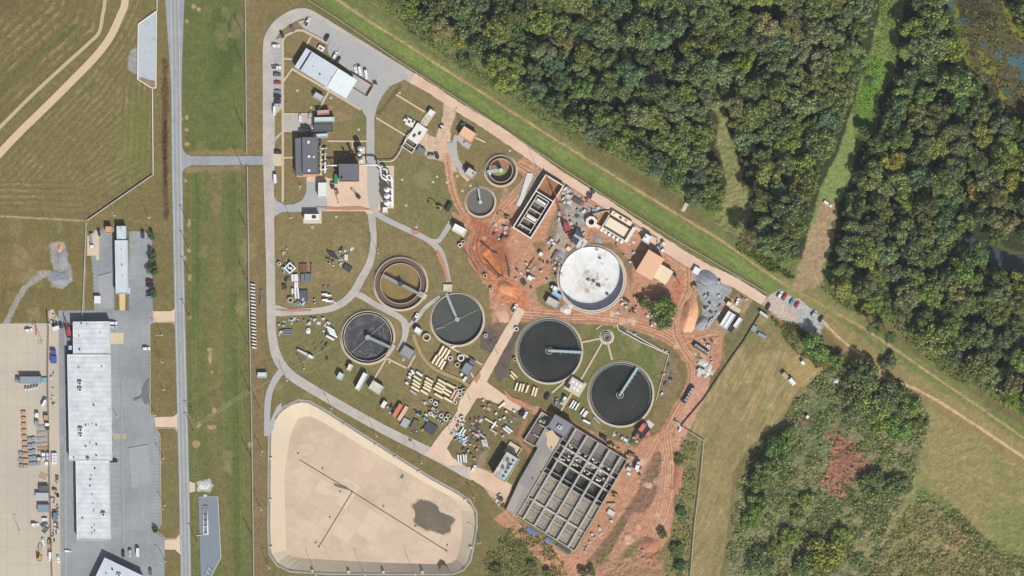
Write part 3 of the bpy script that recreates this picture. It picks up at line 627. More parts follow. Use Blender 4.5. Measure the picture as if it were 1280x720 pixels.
# ramps of spilt red mud on the pavement
m_mud = mat('mud_stain', (186, 132, 106), .95, .15, .6)
for q in ([(596, 468), (600, 463), (601, 470), (596, 480), (592, 476)], [(628, 485), (640, 496), (655, 502), (664, 510), (650, 508), (634, 498)], [(392, 258), (420, 259), (450, 258), (465, 262), (440, 263), (410, 262)], [(514, 287), (522, 288), (524, 292), (516, 294)], [(548, 312), (556, 328), (562, 350), (560, 352), (552, 332), (545, 318)], [(345, 386.5), (367, 387), (390, 387), (388, 389), (366, 390), (346, 388)]):
    pave('mud', q, m_mud, wob=.4)

# ------------------------------------------------------------ ground sheet
HOLES = []                                  # filled before the sheet is built: circles (x, y, r) and polygons
HOLES += [(500.8, 354.5, 33.4), (459.5, 421.7, 33.2), (571.5, 399.2, 33), (626, 213, 19.6), (600.5, 252.5, 18.4), (739.5, 348.5, 40.6), (686.5, 438.3, 41), (776, 492.7, 40.6), (472+286.5, 421.5, 6)]
BAS = [(336.5, 560), (337, 540), (343, 521), (356, 508), (373, 500.5), (386, 502), (400, 509), (450, 541), (497, 571), (540, 598), (573, 616), (588, 627), (595.5, 641), (595.5, 660), (592, 680), (588, 700), (580, 712), (566, 717.5), (480, 717.5), (408, 717), (362, 714), (346, 706), (337, 692), (335.5, 660)]
for pts in PAVE:
    sl = crop(pts, 3); d = sdf(GX[sl], GY[sl], pts); m = smooth((d+2.2)/1.2)
    Z[sl] = Z[sl]*(1-m)+np.minimum(Z[sl], -.04)*m
def gz(px, py):
    """height of the ground under a plan point"""
    i = int(np.clip(np.searchsorted(gxs, px)-1, 0, NX-2)); j = int(np.clip(np.searchsorted(gys, py)-1, 0, NY-2))
    return float(Z[j:j+2, i:i+2].mean())
keep = np.ones((NY-1, NX-1), bool)
def anyv(m): return m[:-1, :-1] | m[1:, :-1] | m[:-1, 1:] | m[1:, 1:]
for h in HOLES: keep &= ~anyv((GX-h[0])**2+(GY-h[1])**2 < (h[2]-.3)**2)
sl = crop(BAS, 2); hm = np.zeros((NY, NX), bool); hm[sl] = sdf(GX[sl], GY[sl], BAS) > .2; keep &= ~anyv(hm)
nv = NX*NY; co = np.empty((nv, 3), np.float32)
co[:, 0] = ((GX-640)*M_).ravel(); co[:, 1] = ((360-GY)*M_).ravel(); co[:, 2] = Z.ravel()
idx = np.arange(nv).reshape(NY, NX)
a = idx[:-1, :-1][keep]; b = idx[:-1, 1:][keep]; c = idx[1:, 1:][keep]; d = idx[1:, :-1][keep]
loops = np.stack([a, d, c, b], 1).astype(np.int32).ravel(); nf = len(a)
me = bpy.data.meshes.new('ground'); me.vertices.add(nv); me.vertices.foreach_set('co', co.ravel())
me.loops.add(nf*4); me.loops.foreach_set('vertex_index', loops)
me.polygons.add(nf); me.polygons.foreach_set('loop_start', np.arange(0, nf*4, 4, dtype=np.int32)); me.polygons.foreach_set('loop_total', np.full(nf, 4, np.int32))
at = me.color_attributes.new('earth', 'FLOAT_COLOR', 'POINT')
at.data.foreach_set('color', np.concatenate([COL.reshape(-1, 3), np.ones((nv, 1), np.float32)], 1).ravel())
me.polygons.foreach_set('use_smooth', np.ones(nf, bool)); me.update()
gm = bpy.data.materials.new('ground_cover'); gm.use_nodes = True; N = gm.node_tree.nodes; L = gm.node_tree.links
bs = N['Principled BSDF']; bs.inputs['Roughness'].default_value = .95; bs.inputs['Specular IOR Level'].default_value = .1
an = N.new('ShaderNodeAttribute'); an.attribute_name = 'earth'; geo = N.new('ShaderNodeNewGeometry')
fac = None
for sc, lo, hi in ((1.1, .70, 1.3), (.25, .88, 1.12), (.05, .93, 1.07)):
    nz = N.new('ShaderNodeTexNoise'); nz.inputs['Scale'].default_value = sc; nz.inputs['Detail'].default_value = 4; nz.inputs['Roughness'].default_value = .7
    L.new(geo.outputs['Position'], nz.inputs['Vector']); mr = N.new('ShaderNodeMapRange')
    mr.inputs[1].default_value = .3; mr.inputs[2].default_value = .7; mr.inputs[3].default_value = lo; mr.inputs[4].default_value = hi
    L.new(nz.outputs[0], mr.inputs[0])
    if fac is None: fac = mr.outputs[0]; first = nz
    else:
        mm = N.new('ShaderNodeMath'); mm.operation = 'MULTIPLY'; L.new(fac, mm.inputs[0]); L.new(mr.outputs[0], mm.inputs[1]); fac = mm.outputs[0]
vm = N.new('ShaderNodeVectorMath'); vm.operation = 'SCALE'; L.new(an.outputs['Color'], vm.inputs[0]); L.new(fac, vm.inputs['Scale'])
L.new(vm.outputs[0], bs.inputs['Base Color'])
bp = N.new('ShaderNodeBump'); bp.inputs['Distance'].default_value = .25; L.new(first.outputs[0], bp.inputs['Height']); L.new(bp.outputs[0], bs.inputs['Normal'])
me.materials.append(gm)
tagk(link_mesh('ground', me), 'structure')
for o in list(C.objects):
    if 'zz' in o: del o['zz']

# ------------------------------------------------------------ water in the swamp and the creek
m_pond = mat('pond_water', (70, 96, 102), .12, .12, .2, (78, 104, 104), .1, spec=.5)
m_creek = mat('creek_water', (72, 82, 66), .15, .2, .2, (60, 72, 80), .1, spec=.5)
for q in ([(1181, -60), (1193, -60), (1192, 3), (1184, 5)], [(1196, 25), (1202, 22), (1212, 24), (1208, 32), (1198, 30)], [(1227, 52), (1233, 50), (1234, 58), (1228, 60)], [(1243, 66), (1247, 61), (1252, 64), (1250, 72), (1246, 76)],
          [(1257, 72), (1264, 70), (1272, 74), (1276, 66), (1290, 64), (1290, 88), (1284, 100), (1275, 98), (1275, 85), (1266, 83), (1260, 80)], [(1253, 109), (1260, 110), (1265, 120), (1262, 122), (1255, 116)]):
    mb = MB(); q = curve(q+[q[0]], 2)[:-1]; mb.sheet(WP(q), .28); tagk(mb.obj('pond', m_pond), 'structure')
mb = MB(); mb.sheet(WP(curve([(1196, 288), (1225, 300), (1262, 318), (1300, 322), (1300, 352), (1262, 338), (1240, 330), (1205, 312), (1196, 288)], 4)[:-1]), .3); tagk(mb.obj('creek', m_creek), 'structure')

# ------------------------------------------------------------ trees
def leaf_mesh(name, P, Nn, S, m, seed=0, tint=None):
    """many small folded leaf clumps, one quad each"""
    rs = np.random.RandomState(seed); n = len(P)
    t = rs.normal(size=(n, 3)); u = np.cross(Nn, t); u /= np.linalg.norm(u, axis=1)[:, None]+1e-9; v = np.cross(Nn, u)
    v /= np.linalg.norm(v, axis=1)[:, None]+1e-9
    s = S[:, None]*.5; e = rs.uniform(.6, 1.3, (n, 1))
    V = np.stack([P-u*s-v*s*e*.5, P+u*s*.4-v*s*e, P+u*s+v*s*e*.5, P-u*s*.4+v*s*e], 1).reshape(-1, 3)
    me = bpy.data.meshes.new(name); me.vertices.add(4*n); me.vertices.foreach_set('co', V.astype(np.float32).ravel())
    me.loops.add(4*n); me.loops.foreach_set('vertex_index', np.arange(4*n, dtype=np.int32))
    me.polygons.add(n); me.polygons.foreach_set('loop_start', np.arange(0, 4*n, 4, dtype=np.int32)); me.polygons.foreach_set('loop_total', np.full(n, 4, np.int32))
    if tint is not None:
        a = me.color_attributes.new('leaf', 'FLOAT_COLOR', 'POINT')
        a.data.foreach_set('color', np.repeat(np.concatenate([tint, np.ones((n, 1))], 1), 4, 0).astype(np.float32).ravel())
    me.materials.append(m); me.update(); return me
def leafmat(name, attr):
    m = bpy.data.materials.new(name); m.use_nodes = True; N = m.node_tree.nodes; L = m.node_tree.links
    for x in list(N): N.remove(x)
    out = N.new('ShaderNodeOutputMaterial'); df = N.new('ShaderNodeBsdfDiffuse'); tr = N.new('ShaderNodeBsdfTranslucent'); mx = N.new('ShaderNodeMixShader')
    mx.inputs[0].default_value = .33; L.new(df.outputs[0], mx.inputs[1]); L.new(tr.outputs[0], mx.inputs[2]); L.new(mx.outputs[0], out.inputs[0])
    if attr: src = N.new('ShaderNodeAttribute'); src.attribute_name = 'leaf'; cout = src.outputs['Color']
    else: src = N.new('ShaderNodeObjectInfo'); cout = src.outputs['Color']
    g = N.new('ShaderNodeNewGeometry'); rp = N.new('ShaderNodeValToRGB'); L.new(g.outputs['Random Per Island'], rp.inputs[0])
    cr = rp.color_ramp; cr.elements[0].color = (.36, .44, .48, 1); cr.elements[1].color = (1.95, 1.86, 1.3, 1)
    e = cr.elements.new(.5); e.color = (.88, .92, .86, 1)
    vm = N.new('ShaderNodeVectorMath'); vm.operation = 'MULTIPLY'; L.new(cout, vm.inputs[0]); L.new(rp.outputs[0], vm.inputs[1])
    L.new(vm.outputs[0], df.inputs[0]); L.new(vm.outputs[0], tr.inputs[0]); return m
m_leaf = leafmat('foliage', False); m_leafA = leafmat('foliage_mixed', True)
m_bark = mat('bark', (96, 84, 70), .9, .2, 2)
def lobes_pts(rs, nl, r, n, leaf, zs=.8, spread=.62):
    """points and normals on the outsides of overlapping leaf lobes"""
    ang = rs.uniform(0, 2*np.pi, nl); rad = np.sqrt(rs.uniform(0, 1, nl))*spread*r; cz = rs.uniform(-.35, .55, nl)*r*zs*(1-.6*(rad/r)**2)
    C0 = np.stack([rad*np.cos(ang), rad*np.sin(ang), cz], 1); LR = rs.uniform(.16, .38, nl)*r
    k = rs.choice(nl, n, p=LR**2/np.sum(LR**2)); d = rs.normal(size=(n, 3)); d[:, 2] += .45; d /= np.linalg.norm(d, axis=1)[:, None]
    P = C0[k]+d*(LR[k]*rs.uniform(.7, 1.08, n))[:, None]*np.array([1, 1, .85])
    Nn = d+rs.normal(size=(n, 3))*.55; Nn /= np.linalg.norm(Nn, axis=1)[:, None]
    return P, Nn, rs.uniform(.65, 1.35, n)*leaf, k
CROWNS = []; 
for i in range(10):
    rs = np.random.RandomState(50+i); P, Nn, S, k = lobes_pts(rs, 20+2*i, 6, 2800, .58, .8, .78)
    CROWNS.append(leaf_mesh('crown', P, Nn, S, m_leaf, i))
def trunk_mesh():
    mb = MB(); mb.tube([(0, 0, -.5), (.1, .05, 3), (0, .1, 6.5), (.2, -.1, 10)], .38, 7, r2=.12)
    for k in range(6):
        a = k*1.05+.3; z = 4.5+k*.7
        mb.tube([(0, 0, z), (1.6*math.cos(a), 1.6*math.sin(a), z+1.6), (3.4*math.cos(a+.2), 3.4*math.sin(a+.2), z+2.8)], .15, 5, r2=.04)
    return mb.mesh('trunk', m_bark, True)
TRUNK = trunk_mesh()
GREENS = {'olive': (138, 150, 96), 'dark': (120, 136, 94), 'yellow': (152, 162, 90), 'bluish': (124, 146, 110), 'greyish': (142, 154, 112), 'bright': (134, 158, 92), 'tan': (152, 150, 110), 'gold': (176, 166, 92)}
TREES = []
def tree(px, py, r, tone, label, group=None, h=None, cat='tree', name='broadleaf_tree', dz=None):
    h = h or r*1.5; z = gz(px, py)
    o = bpy.data.objects.new(name, None); C.objects.link(o); o.location = (WX(px), WY(py), z); o.rotation_euler = (0, 0, random.uniform(0, 6.28))
    tag(o, label, cat, group)
    c = link_mesh('crown', random.choice(CROWNS), o); s = r/6*1.04
    c.scale = (s*random.uniform(.9, 1.3), s*random.uniform(.85, 1.2), s*random.uniform(.75, 1.1)); c.location = (0, 0, h-r*.55)
    g = GREENS[tone]; j = random.uniform(.88, 1.12); jj = [random.uniform(-7, 7) for _ in range(3)]
    c.color = (*[x*j for x in lin(*[max(5, g[q]+jj[q]) for q in range(3)])], 1)
    t = link_mesh('trunk', TRUNK, o); t.scale = (s*.9, s*.9, max(.3, (h-r*.4)/10)); TREES.append((px, py, r/M_))
    return o
def forest_ok(x, y):
    return None
FA = np.array([[0, 0]])
rs = np.random.RandomState(21)
def clear_of(X, Y, pads=0):
    m = inside(X, Y, FOREST) & (sdf(X, Y, FOREST) > 3+pads)
    for q in (CLEAR1, CLEAR2, SWAMP): m &= sdf(X, Y, q) < -3-pads
    cr = [(1196, 284), (1240, 300), (1300, 312), (1300, 352), (1258, 344), (1225, 326)]
    m &= sdf(X, Y, cr) < -2-pads
    return m
cand = np.stack([rs.uniform(470, 1320, 60000), rs.uniform(-30, 535, 60000)], 1)
cand = cand[clear_of(cand[:, 0], cand[:, 1], 2)]
big = []; occ = np.zeros((0, 3)); 
for x, y in cand:
    if len(big) >= 276: break
    r = rs.choice([12.5, 14.5, 16.5, 18.5, 21], p=[.2, .3, .25, .15, .1])
    if -12 < x-640 or True:
        if len(occ) and np.min(np.hypot(occ[:, 0]-x, occ[:, 1]-y)-(occ[:, 2]+r)*.70) < 0: continue
    if not (-8 < y and x < 1290): continue
    if max(float(sdf(np.array(x), np.array(y), q))*(1.5 if q is CLEAR2 else 1) for q in (CLEAR1, CLEAR2, SWAMP)) > -r*1.0 or float(sdf(np.array(x), np.array(y), FOREST)) < r*.4 and y > -2 and x < 1285: continue
    occ = np.vstack([occ, [x, y, r]]); big.append((x, y, r))
toneN = vnoise(np.array([b[0] for b in big])/55, np.array([b[1] for b in big])/55, 2)
tl = {'olive': 'olive green broadleaf tree with a lumpy crown in the forest beyond the levee', 'dark': 'dark green tree among the lighter crowns of the forest beyond the levee',
      'yellow': 'yellow-green tree standing out in the forest beyond the levee', 'bluish': 'bluish green tree in the forest beyond the levee', 'greyish': 'grey-green thin-leaved tree in the forest beyond the levee',
      'bright': 'bright green tree in the forest beyond the levee', 'tan': 'brownish half-bare tree in the forest beyond the levee', 'gold': 'golden autumn tree in the forest beyond the levee'}
for (x, y, r), tn in zip(big, toneN):
    q = rs.uniform()
    if tn > .6: opts = ['olive', 'bright', 'bluish', 'dark']
    elif tn > .4: opts = ['olive', 'olive', 'greyish', 'dark', 'yellow']
    else: opts = ['dark', 'greyish', 'olive', 'tan', 'olive', 'greyish', 'yellow']
    tone = opts[int(q*len(opts))] if rs.uniform() > .006 else 'gold'
    tree(x, y, r*M_, tone, tl[tone], 'trees of the forest beyond the levee', h=r*M_*1.0+rs.uniform(3, 11))
# the rest of the wood: small and understorey crowns that close the canopy, one mass
Ps = []; Ns = []; Ss = []; Ts = []; nsm = 0; occ2 = occ.copy()
for x, y in cand[::-1]:
    if nsm >= 800: break
    if len(occ2) and np.min(np.hypot(occ2[:, 0]-x, occ2[:, 1]-y)-(occ2[:, 2]*.50+4)) < 0: continue
    r = rs.uniform(6, 11); occ2 = np.vstack([occ2, [x, y, r*.8]]); nsm += 1
    if max(float(sdf(np.array(x), np.array(y), q)) for q in (CLEAR1, CLEAR2)) > -r*.9: continue
    P, Nn, S, k = lobes_pts(rs, 6, r*M_*1.15, int(26*r), .8, .7); h = rs.uniform(3, 8)
    tn = list(GREENS.values())[rs.choice(7, p=[.3, .25, .07, .13, .14, .06, .05])]; cc = np.array(lin(*tn))*rs.uniform(.75, 1.1)
    Ps.append(P+[WX(x), WY(y), h+gz(x, y)]); Ns.append(Nn); Ss.append(S); Ts.append(np.tile(cc, (len(P), 1)))
fo = link_mesh('forest_understorey', leaf_mesh('forest_understorey', np.concatenate(Ps), np.concatenate(Ns), np.concatenate(Ss), m_leafA, 9, np.concatenate(Ts)))
tag(fo, 'mass of small trees and undergrowth closing the gaps of the forest', 'undergrowth', kind='stuff')
def cover(name, poly, n, label, tones, hmax=1.6, leaf=.8, clump=14, seed=0, lo=-.05, holes=()):
    """low leafy ground cover scattered in drifts over a patch"""
    rs = np.random.RandomState(seed+100); x0 = min(p[0] for p in poly); x1 = max(p[0] for p in poly); y0 = min(p[1] for p in poly); y1 = max(p[1] for p in poly)
    X = rs.uniform(x0, x1, n*3); Y = rs.uniform(y0, y1, n*3); d = sdf(X, Y, poly); nb = fbm(X, Y, clump, 3, 5)
    m = (d+8*fbm(X, Y, 9, 2, 1) > 0)
    for q in holes: m &= (sdf(X, Y, q)+26*fbm(X, Y, 12, 3, 1) < -1) | (rs.rand(len(X)) < .12)
    keepm = m & (nb > lo-.22*rs.rand(len(X))); X = X[keepm][:n]; Y = Y[keepm][:n]; nb = nb[keepm][:n]
    cl = np.clip(.5+nb*2.2, 0.05, 1)*hmax; Zt = rs.uniform(.25, 1, len(X))*cl
    gzv = np.array([gz(x, y) for x, y in zip(X, Y)])
    P = np.stack([(X-640)*M_, (360-Y)*M_, gzv+Zt], 1); Nn = rs.normal(size=(len(X), 3))*.6+[0, 0, 1]; Nn /= np.linalg.norm(Nn, axis=1)[:, None]
    tn = np.array([lin(*t) for t in tones]); tsel = np.clip(((vnoise(X/11, Y/11, 6)*.75+rs.rand(len(X))*.25)*len(tones)).astype(int), 0, len(tones)-1)
    o = link_mesh(name, leaf_mesh(name, P, Nn, rs.uniform(.6, 1.3, len(X))*leaf, m_leafA, seed, tn[tsel])); tag(o, label, 'undergrowth', kind='stuff'); return o
RED = [(1034, 540), (1062, 548), (1078, 572), (1102, 590), (1092, 600), (1070, 598), (1052, 626), (1036, 620), (1012, 598), (1036, 588), (1040, 565)]
cover('shrub_cover', BRUSH, 46000, 'mass of green scrub and vines around the bare red patch', [(150, 158, 118), (138, 150, 102), (162, 168, 112), (144, 154, 112), (126, 136, 86), (166, 168, 104), (146, 136, 104)], 1.3, .85, 15, 1, .06, (RED,))
cover('rough_grass', [(1150, 622), (1200, 642), (1250, 690), (1290, 700), (1290, 750), (1080, 750), (1095, 700), (1120, 650)], 16000, 'tall rough weeds in the south-east corner', [(156, 152, 104), (174, 160, 114), (136, 146, 88), (184, 162, 124)], 1.0, .7, 9, 2)
cover('rough_grass', [(642, 655), (680, 672), (706, 704), (716, 750), (604, 750), (604, 700), (622, 680)], 6000, 'dark rough scrub south of the haul road', [(136, 138, 84), (144, 142, 88), (124, 130, 78)], 1.0, .7, 10, 3)
cover('scrub_belt', [(850, 545), (872, 556), (866, 640), (860, 740), (826, 740), (840, 680), (848, 640), (848, 590)], 2200, 'belt of scrub between the haul road and the hay field', [(158, 156, 104), (142, 144, 90), (168, 160, 112)], 1.1, .75, 9, 4)
cover('scrub_belt', [(964, 396), (1004, 410), (1040, 452), (1060, 455), (1040, 470), (1012, 452), (985, 430)], 4200, 'low scrub behind the car park, by the round tree', [(118, 120, 66), (104, 116, 58), (134, 130, 84)], 1.1, .7, 9, 5)
cover('forest_edge', [(478, -10), (505, 18), (560, 62), (605, 88), (692, 148), (745, 172), (822, 214), (830, 226), (742, 186), (690, 160), (598, 98), (555, 72), (498, 28), (470, 0)], 8000, 'fringe of bushes along the western edge of the forest', [(104, 122, 56), (122, 136, 64), (96, 108, 54)], 2.4, .8, 8, 6, -.2)
cover('forest_edge', [(930, 300), (975, 332), (985, 340), (1000, 350), (960, 338), (920, 312)], 2200, 'bushes at the forest edge west of the sandy clearing', [(104, 122, 56), (122, 136, 64), (96, 108, 54)], 2.2, .8, 8, 7, -.2)
cover('forest_edge', [(1030, 345), (1060, 374), (1120, 396), (1180, 452), (1240, 486), (1300, 520), (1300, 530), (1236, 496), (1176, 464), (1116, 408), (1056, 386), (1026, 358)], 6500, 'fringe of bushes along the eastern edge of the forest', [(104, 122, 56), (122, 136, 64), (96, 108, 54)], 2.4, .8, 8, 8, -.2)
cover('marsh_plants', SWAMP, 7000, 'brown and yellow marsh plants round the swamp pools', [(116, 104, 74), (96, 88, 62), (142, 140, 60), (124, 116, 80)], .8, .8, 8, 9, 0, ([(1240, 58), (1290, 55), (1290, 105), (1250, 90)],))
cover('clearing_grass', CLEAR1[:8]+CLEAR1[16:], 7000, 'bright tall grass down the long clearing in the forest', [(124, 142, 76), (112, 150, 60), (140, 150, 92)], .7, .6, 10, 10, -.3)
# trees and bushes that stand alone
for x, y, r, tone, lb, h in (
  (1019, 432, 17, 'bright', 'big round bright green tree at the south end of the gravel car park', 10),
  (1043, 449, 11, 'bright', 'smaller bright green tree just south-east of the round tree by the car park', 6),
  (1089, 410, 11, 'dark', 'tall dark tree on the levee, the taller of a pair with long shadows', 15),
  (1110, 422, 9, 'dark', 'narrower dark tree on the levee beside its taller twin', 13),
  (1110, 452, 12, 'tan', 'brownish thin tree below the pair on the levee', 5),
  (1078, 466, 17, 'dark', 'dark tree beside the dirt track at the north end of the scrub', 9),
  (1066, 490, 17, 'olive', 'olive tree in the scrub south of the dirt track', 6),
  (1094, 500, 19, 'olive', 'spreading olive tree in the middle of the northern scrub', 6),
  (1114, 492, 15, 'dark', 'dark bush tree near the bend of the dirt track', 6),
  (1136, 507, 15, 'olive', 'eastern rounded tree of the northern scrub', 5),
  (1098, 528, 15, 'yellow', 'yellow-green bush tree north of the red patch', 4),
  (1124, 534, 14, 'bright', 'bright green bush east of the scrub trees', 4),
  (1150, 530, 10, 'yellow', 'yellowish bush on the eastern rim of the scrub', 3),
  (1066, 516, 12, 'greyish', 'grey-green bush on the western rim of the northern scrub', 4),
  (1092, 605, 16, 'dark', 'dark shrubby tree just east of the red patch', 6),
  (1120, 606, 14, 'dark', 'dark shrub east of its larger twin near the red patch', 5),
  (985, 545, 12, 'yellow', 'yellow-green tree at the northern end of the row beside the hay field', 6),
  (972, 562, 15, 'bright', 'bright green tree second in the row beside the hay field', 8),
  (962, 582, 16, 'bright', 'bright green tree casting a wide black shadow beside the hay field', 8),
  (950, 602, 13, 'bright', 'bright green tree nearest the notch of the hay field edge', 7),
  (945, 632, 14, 'bright', 'bright green tree on the southern edge of the hay field', 7),
  (938, 652, 11, 'yellow', 'lime green bush south of the hay field trees', 5),
  (996, 642, 10, 'yellow', 'small yellow-green bush in the scrub south of the red patch', 4),
  (1010, 626, 10, 'yellow', 'yellow bush just south-west of the red patch', 4),
  (985, 672, 12, 'yellow', 'yellow bush in the middle of the southern scrub', 5),
  (968, 684, 11, 'yellow', 'low yellow bush farthest south-west in the scrub', 4),
  (1030, 690, 20, 'yellow', 'wide yellowish tree at the southern edge with a dark gap behind', 8),
  (1050, 672, 13, 'yellow', 'yellow tree north-east of the wide southern one', 6),
  (1008, 706, 15, 'olive', 'olive tree at the southern edge of the picture in the scrub', 6),
  (950, 700, 15, 'greyish', 'grey-green bush in the south-west of the scrub', 4),
  (830, 388, 15, 'olive', 'large olive tree beside the tan roofed building', 10),
  (829, 402, 10, 'olive', 'southern bulge of trees below the large olive one', 8),
  (808, 380, 9, 'olive', 'small olive tree west of the large one by the tan roofed building', 6),
  (740, 714, 6, 'dark', 'dark bush at the meeting of the haul roads in the south', 4),
  (728, 716, 6, 'dark', 'dark bush west of its neighbour at the southern haul road', 4),
  (828, 668, 5, 'dark', 'small dark bush at the rim of the dug red earth', 4),
  (846, 688, 8, 'olive', 'olive bush in the scrub belt south-east of the dug earth', 4),
  (850, 708, 8, 'dark', 'dark bush at the southern end of the scrub belt', 4),
  (848, 575, 7, 'olive', 'olive bush at the northern end of the scrub belt', 3),
  (852, 640, 6, 'dark', 'dark bush halfway down the scrub belt', 3),
  (190, 295, 5, 'dark', 'small dark tree at the top of the row beside the parking lot', 4),
  (191, 320, 7, 'dark', 'middle dark tree of the row beside the parking lot', 4.5),
  (192, 339, 8, 'dark', 'lowest and widest dark tree of the row beside the parking lot', 4.5),
  (192, 368, 5, 'dark', 'small tree by the parked cars near the driveway', 3.5),
  (195, 662, 4, 'dark', 'round dark shrub at the south-east corner of the parking lot', 3),
  (684, 716, 5, 'olive', 'small bush below the haul road in the rough ground', 3),
  (665, 706, 6, 'olive', 'olive bush in the dark rough ground', 3),
  (620, 712, 7, 'olive', 'bright bush at the southern corner of the concrete basin', 3),
  (884, 240, 14, 'olive', 'olive tree on the point of wood beside the mown clearing', 9),
  (892, 258, 12, 'yellow', 'yellow-green tree at the tip of the point beside the mown clearing', 7),
  (1085, 102, 7, 'dark', 'dark tree leaning over the bright grass of the long clearing', 10),
  (1078, 165, 8, 'bluish', 'bluish tree in the narrow part of the long clearing', 7),
  (1269, 10, 9, 'bright', 'bright green tree between the swamp and the northern edge', 7),
  (1274, 32, 8, 'yellow', 'yellow-green tree east of the swamp', 6)):
    sc_ = 1.08 if (r >= 13 and x > 930 and y > 455) else 1
    tree(x, y, r*M_*sc_, tone, lb, None, h*sc_)
for x, y in ((1013, 305), (1021, 322), (1012, 340)):
    pass
# ------------------------------------------------------------ things: frames, buildings
def thing(kind, px, py, ang, label, cat, group=None, z=None):
    """Empty at the base of a thing; ang = plan angle in degrees, clockwise as seen from above"""
    o = bpy.data.objects.new(kind, None); C.objects.link(o)
    o.location = (WX(px), WY(py), (gz(px, py) if z is None else z)); o.rotation_euler = (0, 0, -R(ang))
    return tag(o, label, cat, group)
def loc(t, px, py):
    """plan point -> local x, y of thing t"""
    dx, dy = WX(px)-t.location.x, WY(py)-t.location.y; a = t.rotation_euler.z
    return (dx*math.cos(a)+dy*math.sin(a), -dx*math.sin(a)+dy*math.cos(a))
m_pole_c = mat('white_trim', (228, 228, 224), .7, .05, 1)
def rail_of(P, z, r=.06):
    mb = MB()
    for h in (.55, 1.1): mb.tube([(x, y, z+h) for x, y in P], r, 4)
    for x, y in P: mb.tube([(x, y, z), (x, y, z+1.1)], r, 4)
    return mb
m_glass = mat('window_glass', (70, 84, 98), .2, .05, 1, spec=.6)
m_door = mat('door_grey', (120, 122, 126), .6, .05, 1)
m_dark = mat('dark_metal', (58, 58, 60), .6, .1, 1)
m_steel = mat('galvanised', (176, 182, 186), .45, .1, 1.5, metal=.2)
m_wh = mat('white_sheet', (226, 230, 232), .5, .05, 1)
m_whroof = mat('white_ribbed_roof', (216, 220, 224), .5, .07, .3, (192, 198, 204), .14, .54, stripes=('Y', .33, .12))
m_greyroof = mat('pale_grey_roof', (204, 212, 220), .5, .05, .3, (194, 203, 213), .08, .5, stripes=('X', .4, .05))
m_slateroof = mat('slate_grey_roof', (104, 104, 112), .8, .07, .6, (110, 110, 117), .1)
m_tanroof = mat('tan_roof', (226, 182, 148), .8, .05, .8)
m_cream = mat('cream_roof', (232, 208, 178), .8, .05, .8)
m_wall = mat('wall_panel', (206, 206, 202), .8, .06, 1)
m_brick = mat('brick_wall', (196, 154, 130), .85, .14, 2)
m_conw = mat('concrete_wall', (206, 196, 176), .85, .1, .9, (186, 174, 152), .3, .55)
m_concg = mat('grey_concrete', (156, 152, 144), .9, .12, .6, (140, 136, 130), .2, .5)
m_conl = mat('fresh_concrete', (228, 224, 216), .85, .06, .8)
VENT = {}
